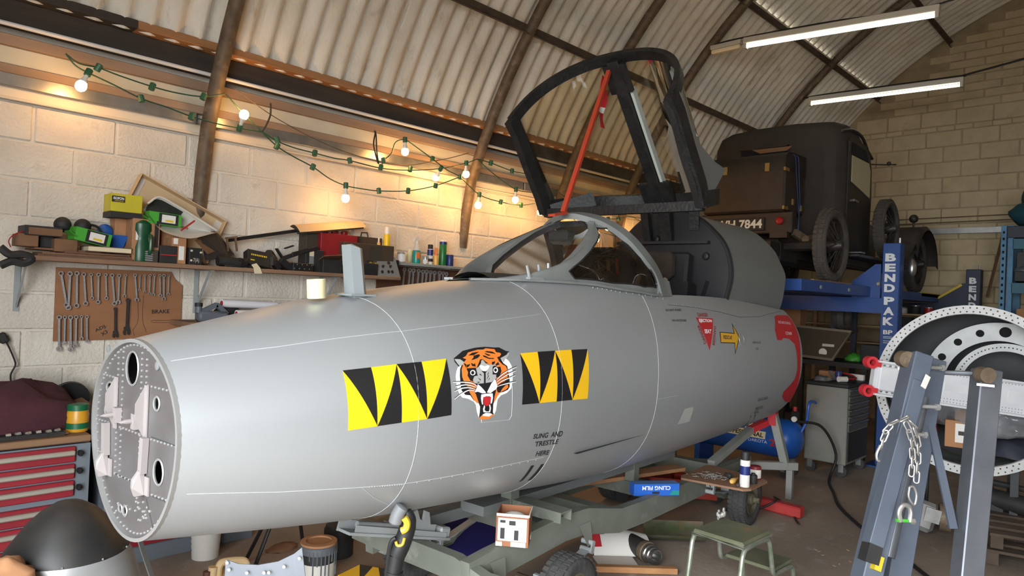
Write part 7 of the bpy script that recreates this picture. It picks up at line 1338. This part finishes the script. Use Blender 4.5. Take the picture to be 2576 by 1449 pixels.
# ---------------------------------------------------------------- blue racking at right
mat('rack_blue',(76,128,164),.55,c2=(64,108,140),scale=8); mat('rack_teal',(34,92,110),.55)
rk=thing('pallet_rack','blue slotted pallet racking at the right edge with bins','racking',(10.0,1.3,0))
for y in (1.56,1.49): 
    u=part('upright','rack_blue',rk,lambda b:b.box((10.0,y,1.36),(.08,.055,2.72),bev=.003),smooth=0)
    if y>1.5:
        for k in range(22): part('slot','void_black',u,lambda b:b.box((9.9595,y,1.0+k*.078),(.004,.02,.03)),smooth=0)
part('upright','rack_blue',rk,lambda b:b.box((10.7,1.52,1.36),(.08,.08,2.72)),smooth=0); part('upright','rack_blue',rk,lambda b:b.box((10.0,.1,1.36),(.08,.08,2.72)),smooth=0)
for z,m in ((2.50,'rack_teal'),(1.98,'rack_teal'),(1.45,'rack_teal')): 
    part('beam',m,rk,lambda b:b.box((9.99,.8,z),(.06,1.34,.12)),smooth=0); part('deck','dark_bluegrey',rk,lambda b:b.box((10.35,.8,z+.05),(.66,1.36,.02)),smooth=0)
small('grey_bin','dark grey bin on top of the blue racking','bin','dark_bluegrey',(10.2,1.28,2.57),(.5,.5,.14))
small('black_case','black case on the blue racking middle shelf','case','soot_black',(10.2,1.30,2.06),(.4,.34,.12),.1); blob('clear_bag','crumpled clear plastic bag on the blue racking','bag','drip_grey',(10.1,1.36,2.18),(.10,.12,.06),4.)
small('brown_box','brown box on the low shelf of the blue racking','box','cardboard',(10.2,1.25,1.52),(.4,.34,.22)); small('black_drum_case','black drum case on the upper shelf of the blue racking','case','chest_black',(10.25,1.2,2.14),(.3,.5,.0+.28))
mat('teal_fabric',(22,76,88),.8,c2=(18,62,74),scale=4)
blob('teal_sack','upper teal fabric sack on the racking at the right edge','sack','teal_fabric',(10.2,1.22,3.05),(.25,.22,.18),2.5,amp=.12,fl=False); blob('teal_sack','lower teal fabric sack slumped on the racking bin','sack','teal_fabric',(10.15,1.24,2.86),(.30,.30,.16),7.5,amp=.12,fl=False)
tag(part('timber_prop','bench_top',None,lambda b:b.bar((11.3,1.93,1.9),(10.3,1.6,2.75),.03,.03),smooth=0),'thin pole leaning between the lift column and the racking','pole')

# ---------------------------------------------------------------- tail ring section at right
mat('ring_white',(196,198,196),.5,c2=(176,178,176),scale=7,c3=(110,84,66),s3=9,lo3=.66,hi3=.8); mat('ring_inner',(150,152,150),.6,c2=(90,90,88),scale=5); mat('spar_white',(218,220,222),.45,c2=(206,208,212),scale=6); mat('lug_red',(206,52,60),.45)
RC=Vector((6.02,1.11,1.095)); RA=Vector((-.983,-.182,0)); RS=Vector((-.182,.983,0)); RU=Vector((0,0,1))
def RP(r,a,d): return RC+RS*r*math.cos(a)+RU*r*math.sin(a)-RA*d
rg=thing('tail_ring_section','white riveted fuselage ring section standing at the right edge','aircraft part',RC-Vector((0,0,.62)))
NR=64
part('outer_skin','ring_white',rg,lambda b:b.grid([[RP(.622,2*PI*i/NR,d) for i in range(NR)] for d in (0,.2,.45,.75)],closed_v=True))
part('inner_skin','ring_inner',rg,lambda b:b.grid([[RP(.608,2*PI*i/NR,d) for i in range(NR)] for d in (.02,.3,.75)],closed_v=True))
part('front_flange','ring_white',rg,lambda b:b.grid([[RP(r,2*PI*i/NR,d) for i in range(NR)] for r,d in ((.622,0),(.56,0),(.555,.012),(.56,.05))],closed_v=True))
rvm=MB()
for i in range(90): rvm.ball(RP(.603,2*PI*i/90,-.001),.006,6,4); rvm.ball(RP(.575,2*PI*(i+.5)/90,-.001),.006,6,4)
o=rvm.build('flange_holes','brown_sheet',rg); o['kind']='stuff'
part('rear_frame','ring_white',rg,lambda b:b.grid([[RP(r,lerp(-.3,PI+.3,i/48),d)-RS*.18 for i in range(49)] for r,d in ((.50,.42),(.36,.42),(.36,.47))]))
for i in range(6): part('frame_hole','void_black',rg,lambda b:b.cyl(RP(.43,.5+i*.38,.418)-RS*.18,RP(.43,.5+i*.38,.4175)-RS*.18-RA*-.004,.028 if i!=3 else .04,n=16))
part('inner_arch','ring_white',rg,lambda b:b.grid([[RP(r,lerp(0,PI,i/40),d)-RS*.22 for i in range(41)] for r,d in ((.345,.36),(.285,.36),(.28,.42))]))
r2=MB()
for i in range(40): r2.ball(RP(.315,PI*i/39,.357)-RS*.22,.005,6,4)
o=r2.build('arch_rivets','soot_black',rg); o['kind']='stuff'
part('dark_inside','cockpit_black',rg,lambda b:b.add([RP(.60,2*PI*i/NR,.74) for i in range(NR)],[tuple(range(NR))]),smooth=0)  # black disc closing the back of the hollow ring
for s in(-1,1): part('trestle_leg','chest_black',rg,lambda b:(b.bar(RP(.60,-PI/2+s*.5,.12),(RP(.60,-PI/2+s*.5,.12).x,RP(.60,-PI/2+s*.5,.12).y,0),.05,.05,up=FA)),smooth=0)
for s in(-1,1): part('trestle_leg','chest_black',rg,lambda b:(b.bar(RP(.60,-PI/2+s*.5,.6),(RP(.60,-PI/2+s*.5,.6).x,RP(.60,-PI/2+s*.5,.6).y,0),.05,.05,up=FA)),smooth=0)
# spar beam with red lugs in front of the ring
SP0,SP1=Vector((5.30,1.567,1.182)),Vector((6.30,.54,1.03)); SD=(SP1-SP0).normalized(); SN=Vector((-.70,-.71,0)); SUp=SD.cross(SN); SUp=SUp if SUp.z>0 else -SUp
sp_=thing('wing_spar_beam','white riveted wing spar beam with red end lugs across the ring','spar',SP0-Vector((0,0,.12)))
def SPt(a,h,o=0.): return SP0+SD*a+SUp*h+SN*o
part('web','spar_white',sp_,lambda b:b.bar(SPt(0,0),SPt(1.45,0),.05,.235,up=SUp),smooth=0)
for h in(-.115,.115): part('flange','spar_white',sp_,lambda b:b.bar(SPt(0,h,.02),SPt(1.45,h,.02),.10,.014,up=SUp),smooth=0)
part('end_box','spar_white',sp_,lambda b:b.bar(SPt(.03,0,.03),SPt(.25,0,.03),.03,.17,up=SUp,bev=.008),smooth=0)
for a0,a1,h0,h1 in ((.50,.80,-.02,.04),(.95,1.2,-.04,.05)): part('access_panel','spar_white',sp_,lambda b:b.bar(SPt(a0,(h0+h1)/2,.028),SPt(a1,(h0+h1)/2,.028),.006,h1-h0,up=SUp),smooth=0)
rs=MB()
for k in range(48):
    for h in (-.095,-.075,.095): rs.ball(SPt(.3+k*.023,h,.027),.0035,5,4)
for k in range(10):
    for a in (.46,.85,1.22): rs.ball(SPt(a,-.06+k*.015,.027),.0035,5,4)
for k in range(5): rs.ball(SPt(.06+k*.04,.09,.03),.009,7,4); rs.ball(SPt(.06+k*.04,-.09,.03),.009,7,4)
o=rs.build('rivets','galvanised',sp_); o['kind']='stuff'
for h in(.10,-.10):
    lg=part('lug','lug_red',sp_,lambda b:(b.lathe([(.022,-.03),(.042,-.03),(.042,.03),(.022,.03),(.022,-.03)],o=SPt(-.035,h,.02),axis=SN,n=20,close=False),b.bar(SPt(-.01,h,.02),SPt(.03,h,.02),.055,.05,up=SUp)),smooth=40)
# stuff stored inside the ring
glass('clear_film',(226,230,232),.30,(196,198,200))
pbg=blob('plastic_bag','crumpled clear plastic sheeting stuffed inside the ring section','plastic','clear_film',RC-RA*.28+Vector((0,-.1,-.16)),(.26,.46,.20),1.5,28,16,.35,fl=False)
box=thing('shipping_carton','brown shipping carton with white address label inside the ring','box',RP(.10,-PI/2,.16)-Vector((0,0,.35)),math.atan2(RA.y,RA.x)); part('body','cardboard',box,lambda b:b.box((0,0,.11),(.22,.30,.20),bev=.004),world=False,smooth=0); part('flap','cardboard',box,lambda b:b.box((.06,.04,.25),(.006,.26,.09),(0,.2,0)),world=False,smooth=0); part('address_label','paper_white',box,lambda b:b.box((.112,-.01,.12),(.003,.15,.14)),world=False,smooth=0); part('bar_code','label_black',box,lambda b:b.box((.115,-.02,.12),(.002,.09,.03)),world=False,smooth=0)
blob('red_cloth','bright red cloth bundled at the left inside the ring','cloth','flag_red',RC-RA*.18+RS*.32+Vector((0,0,-.40)),(.12,.12,.20),3.3,amp=.3)
blob('navy_cloth','dark navy cloth at the bottom right inside the ring','cloth','dark_bluegrey',RC-RA*.2-RS*.30+Vector((0,0,-.47)),(.16,.20,.12),5.3,amp=.3)
# ---------------------------------------------------------------- folded steel hoist in the right foreground
mat('hoist_grey',(84,92,106),.5,metal=.2,c2=(96,104,116),scale=4); mat('hoist_steel',(122,126,132),.42,metal=.6,c2=(104,108,114),scale=5)
def ground(p,q):
    "extend p->q down to the floor"
    p,q=Vector(p),Vector(q); t=p.z/(p.z-q.z); return p+(q-p)*t
hs=thing('engine_hoist','grey box section engine hoist folded upright in the right foreground','hoist',(3.6,.95,0))
HV=Vector((.75,.66,0))
A0,A1=Vector((3.665,0.887,1.451)),Vector((3.318,0.971,0.484)); 
part('mast_beam','hoist_grey',hs,lambda b:b.bar(A0,ground(A0,A1),.085,.11,up=HV,bev=.004),smooth=0)
B0,B1=Vector((3.898,0.891,1.418)),Vector((3.59,0.935,0.425))
part('mast_beam','hoist_grey',hs,lambda b:b.bar(B0,ground(B0,B1),.10,.11,up=HV,bev=.004),smooth=0)
R0,R1=Vector((3.739,0.885,1.246)),Vector((3.455,0.929,0.549)); part('hydraulic_ram','hoist_steel',hs,lambda b:b.cyl(R0,R1,.032,n=18))
E0,E1=Vector((3.607,0.877,1.33)),Vector((3.298,0.946,0.633)); part('boom','hoist_grey',hs,lambda b:b.bar(E0,E1,.065,.07,up=HV,bev=.003),smooth=0)
part('boom_end','soot_black',hs,lambda b:b.bar(E1+(E0-E1)*.0,E1+(E1-E0)*.10,.06,.065,up=HV),smooth=0); part('yellow_tape','lift_yellow',hs,lambda b:b.bar(E1+(E1-E0)*.06+Vector((.02,-.03,.0)),E1+(E1-E0)*.14+Vector((.02,-.03,.0)),.03,.04,up=HV),smooth=0)
G0,G1=Vector((3.949,0.666,1.391)),Vector((3.682,0.666,0.485)); part('leg_beam','hoist_steel',hs,lambda b:b.bar(G0,ground(G0,G1),.10,.09,up=HV,bev=.005),smooth=0)
part('tie_rod','hoist_steel',hs,lambda b:b.cyl(B0-Vector((0,0,.06)),G0-Vector((0,0,.02)),.012,n=10))
part('strut','hoist_grey',hs,lambda b:b.bar((3.792,0.861,1.15),(3.691,0.726,0.677),.035,.012,up=HV),smooth=0)
for p,q in (((3.622,0.932,1.428),.038),((3.824,0.652,1.375),.036)):
    w=part('castor','rib_steel',hs,lambda b:b.cyl(Vector(p)-Vector((.02,.018,0)),Vector(p)+Vector((.02,.018,0)),q,n=20)); part('castor_plate','galvanised',w,lambda b:b.bar(Vector(p)+Vector((.03,.0,-.05)),Vector(p)+Vector((.06,0,-.05)),.07,.012),smooth=0)
for p in ((3.63,0.826,1.22),(3.559,0.857,1.096),(3.776,0.845,1.39)): part('bolt','rivet_alloy',hs,lambda b:(b.cyl(Vector(p)-Vector((.03,-.03,0)),Vector(p)+Vector((.03,-.03,0)),.009,n=8),b.cyl(Vector(p)+Vector((.022,-.022,0)),Vector(p)+Vector((.032,-.032,0)),.016,n=6)),smooth=0)
part('rating_plate','paper_white',hs,lambda b:b.bar((3.598,0.828,1.363),(3.573,0.841,1.309),.004,.03),smooth=0)
ch_=thing('lifting_chain','galvanised lifting chain with shackle hanging from the hoist','chain',(3.37,0.836,1.178)); mat('chain_steel',(190,188,184),.35,metal=.8)
def link(c,d,flip):
    c=Vector(c); d=Vector(d).normalized(); x=frame_of(d)[flip]; P=[c+d*.016*s+d*.010*math.sin(a)*1.0*(1)+x*.010*math.cos(a) for s,a in [(1,k*PI/6) for k in range(7)]+[(-1,PI+k*PI/6) for k in range(7)]]
    part('link','chain_steel',ch_,lambda b:b.tube(P,.0036,6,closed=True))
def chainrun(pts):
    P=smoothpath(pts,12); acc=0; last=P[0]; k=0
    for a,c in zip(P[:-1],P[1:]):
        acc+=(c-a).length
        if acc>.034: link(c,c-last,k%2); last=c; acc=0; k+=1
chainrun([(3.31,0.87,1.175),(3.326,0.853,1.193),(3.35,0.829,1.121),(3.36,0.82,1.028),(3.358,0.822,0.943)]); chainrun([(3.335,0.843,1.194),(3.36,0.818,1.156),(3.375,0.803,1.063),(3.375,0.805,0.944)]); chainrun([(3.31,0.855,1.193),(3.278,0.889,1.162),(3.262,0.906,1.11),(3.252,0.916,1.05)])
part('hook','chain_steel',ch_,lambda b:b.tube(smoothpath([(3.241,0.914,1.077),(3.231,0.924,1.043),(3.232,0.923,1.017),(3.24,0.916,1.009)],4),.006,8))
part('carabiner','chain_steel',ch_,lambda b:b.tube(smoothpath([(3.333,0.821,0.905),(3.332,0.822,0.863),(3.35,0.804,0.83),(3.355,0.798,0.873),(3.345,0.808,0.906),(3.333,0.821,0.905)],4),.005,8))
part('shackle','chain_steel',ch_,lambda b:b.tube(smoothpath([(3.3,0.842,0.759),(3.295,0.847,0.796),(3.301,0.84,0.822),(3.311,0.829,0.831),(3.324,0.817,0.822),(3.329,0.811,0.798),(3.327,0.814,0.761)],4),.010,10)); part('shackle_pin','leaf_green',ch_,lambda b:b.cyl((3.287,0.855,0.764),(3.341,0.8,0.764),.008,n=10)); part('pin_nut','chain_steel',ch_,lambda b:b.cyl((3.326,0.808,0.765),(3.335,0.798,0.765),.014,n=6))
# ---------------------------------------------------------------- floor at right: gearbox, axle, pallets
mat('cast_alloy',(150,150,148),.5,metal=.4,c2=(120,118,114),scale=10); mat('old_pallet',(84,70,58),.9,c2=(66,54,44),scale=6,stretch=(.3,1,1))
gx=thing('gearbox','cast alloy gearbox with dark disc lying on the floor at right','gearbox',(5.95,1.40,0))
part('casing','cast_alloy',gx,lambda b:(b.box((5.95,1.38,.13),(.20,.16,.22),(.3,.2,.5),bev=.03),b.box((5.90,1.30,.16),(.08,.10,.10),(.2,.1,.4))),smooth=30); part('disc','rib_steel',gx,lambda b:b.cyl((5.93,1.50,.15),(5.92,1.53,.15),.15,n=28)); part('hub','rib_steel',gx,lambda b:b.cyl((5.92,1.53,.15),(5.90,1.60,.15),.05,n=14)); part('end_drum','rib_steel',gx,lambda b:b.cyl((5.98,1.27,.14),(6.0,1.20,.14),.10,n=24))
axl=thing('axle_casing','black axle casing lying on wooden pallets at the right edge','axle',(6.2,.9,.2)); part('tube','soot_black',axl,lambda b:b.cyl((6.25,1.02,.30),(6.05,.2,.27),.07,n=16)); part('rod','soot_black',axl,lambda b:b.cyl((6.3,1.0,.40),(6.1,.1,.40),.022,n=10)); part('flange','soot_black',axl,lambda b:b.cyl((6.26,1.06,.30),(6.25,1.02,.30),.11,n=20)); part('mount','soot_black',axl,lambda b:b.box((6.22,.95,.24),(.08,.08,.16)),smooth=0)
for j,(z,l) in enumerate(((0,'lower worn wooden pallet under the axle casing'),(.115,'upper worn wooden pallet under the axle casing'))):
    pl=thing('wooden_pallet',l,'pallet',(6.05,.62,z),.25+.05*j,'worn wooden pallets')
    for k in range(5): part('slat','old_pallet',pl,lambda b:b.box((-.36+k*.18,0,.095),(.10,.8,.018)),world=False,smooth=0)
    for y in(-.36,0,.36): part('bearer','old_pallet',pl,lambda b:b.box((0,y,.045),(.8,.07,.08)),world=False,smooth=0)
tag(part('steel_swarf','galvanised',None,lambda b:[b.box((6.55+random.gauss(0,.05),1.80+random.gauss(0,.05),.012+random.uniform(0,.02)),(.05,.03,.004),(random.random(),random.random(),random.random()*3)) for i in range(14)][-1],smooth=0),'small heap of steel offcuts on the floor beside the hoist','offcuts',kind='stuff')
tag(part('wood_shaving','shelf_plain',None,lambda b:[b.box((4.9+random.gauss(0,.25),1.65+random.gauss(0,.18),.004),(.02,.008,.003),(0,0,random.random()*3)) for i in range(12)][-1],smooth=0),'scattered pale shavings on the concrete floor','debris',kind='stuff')
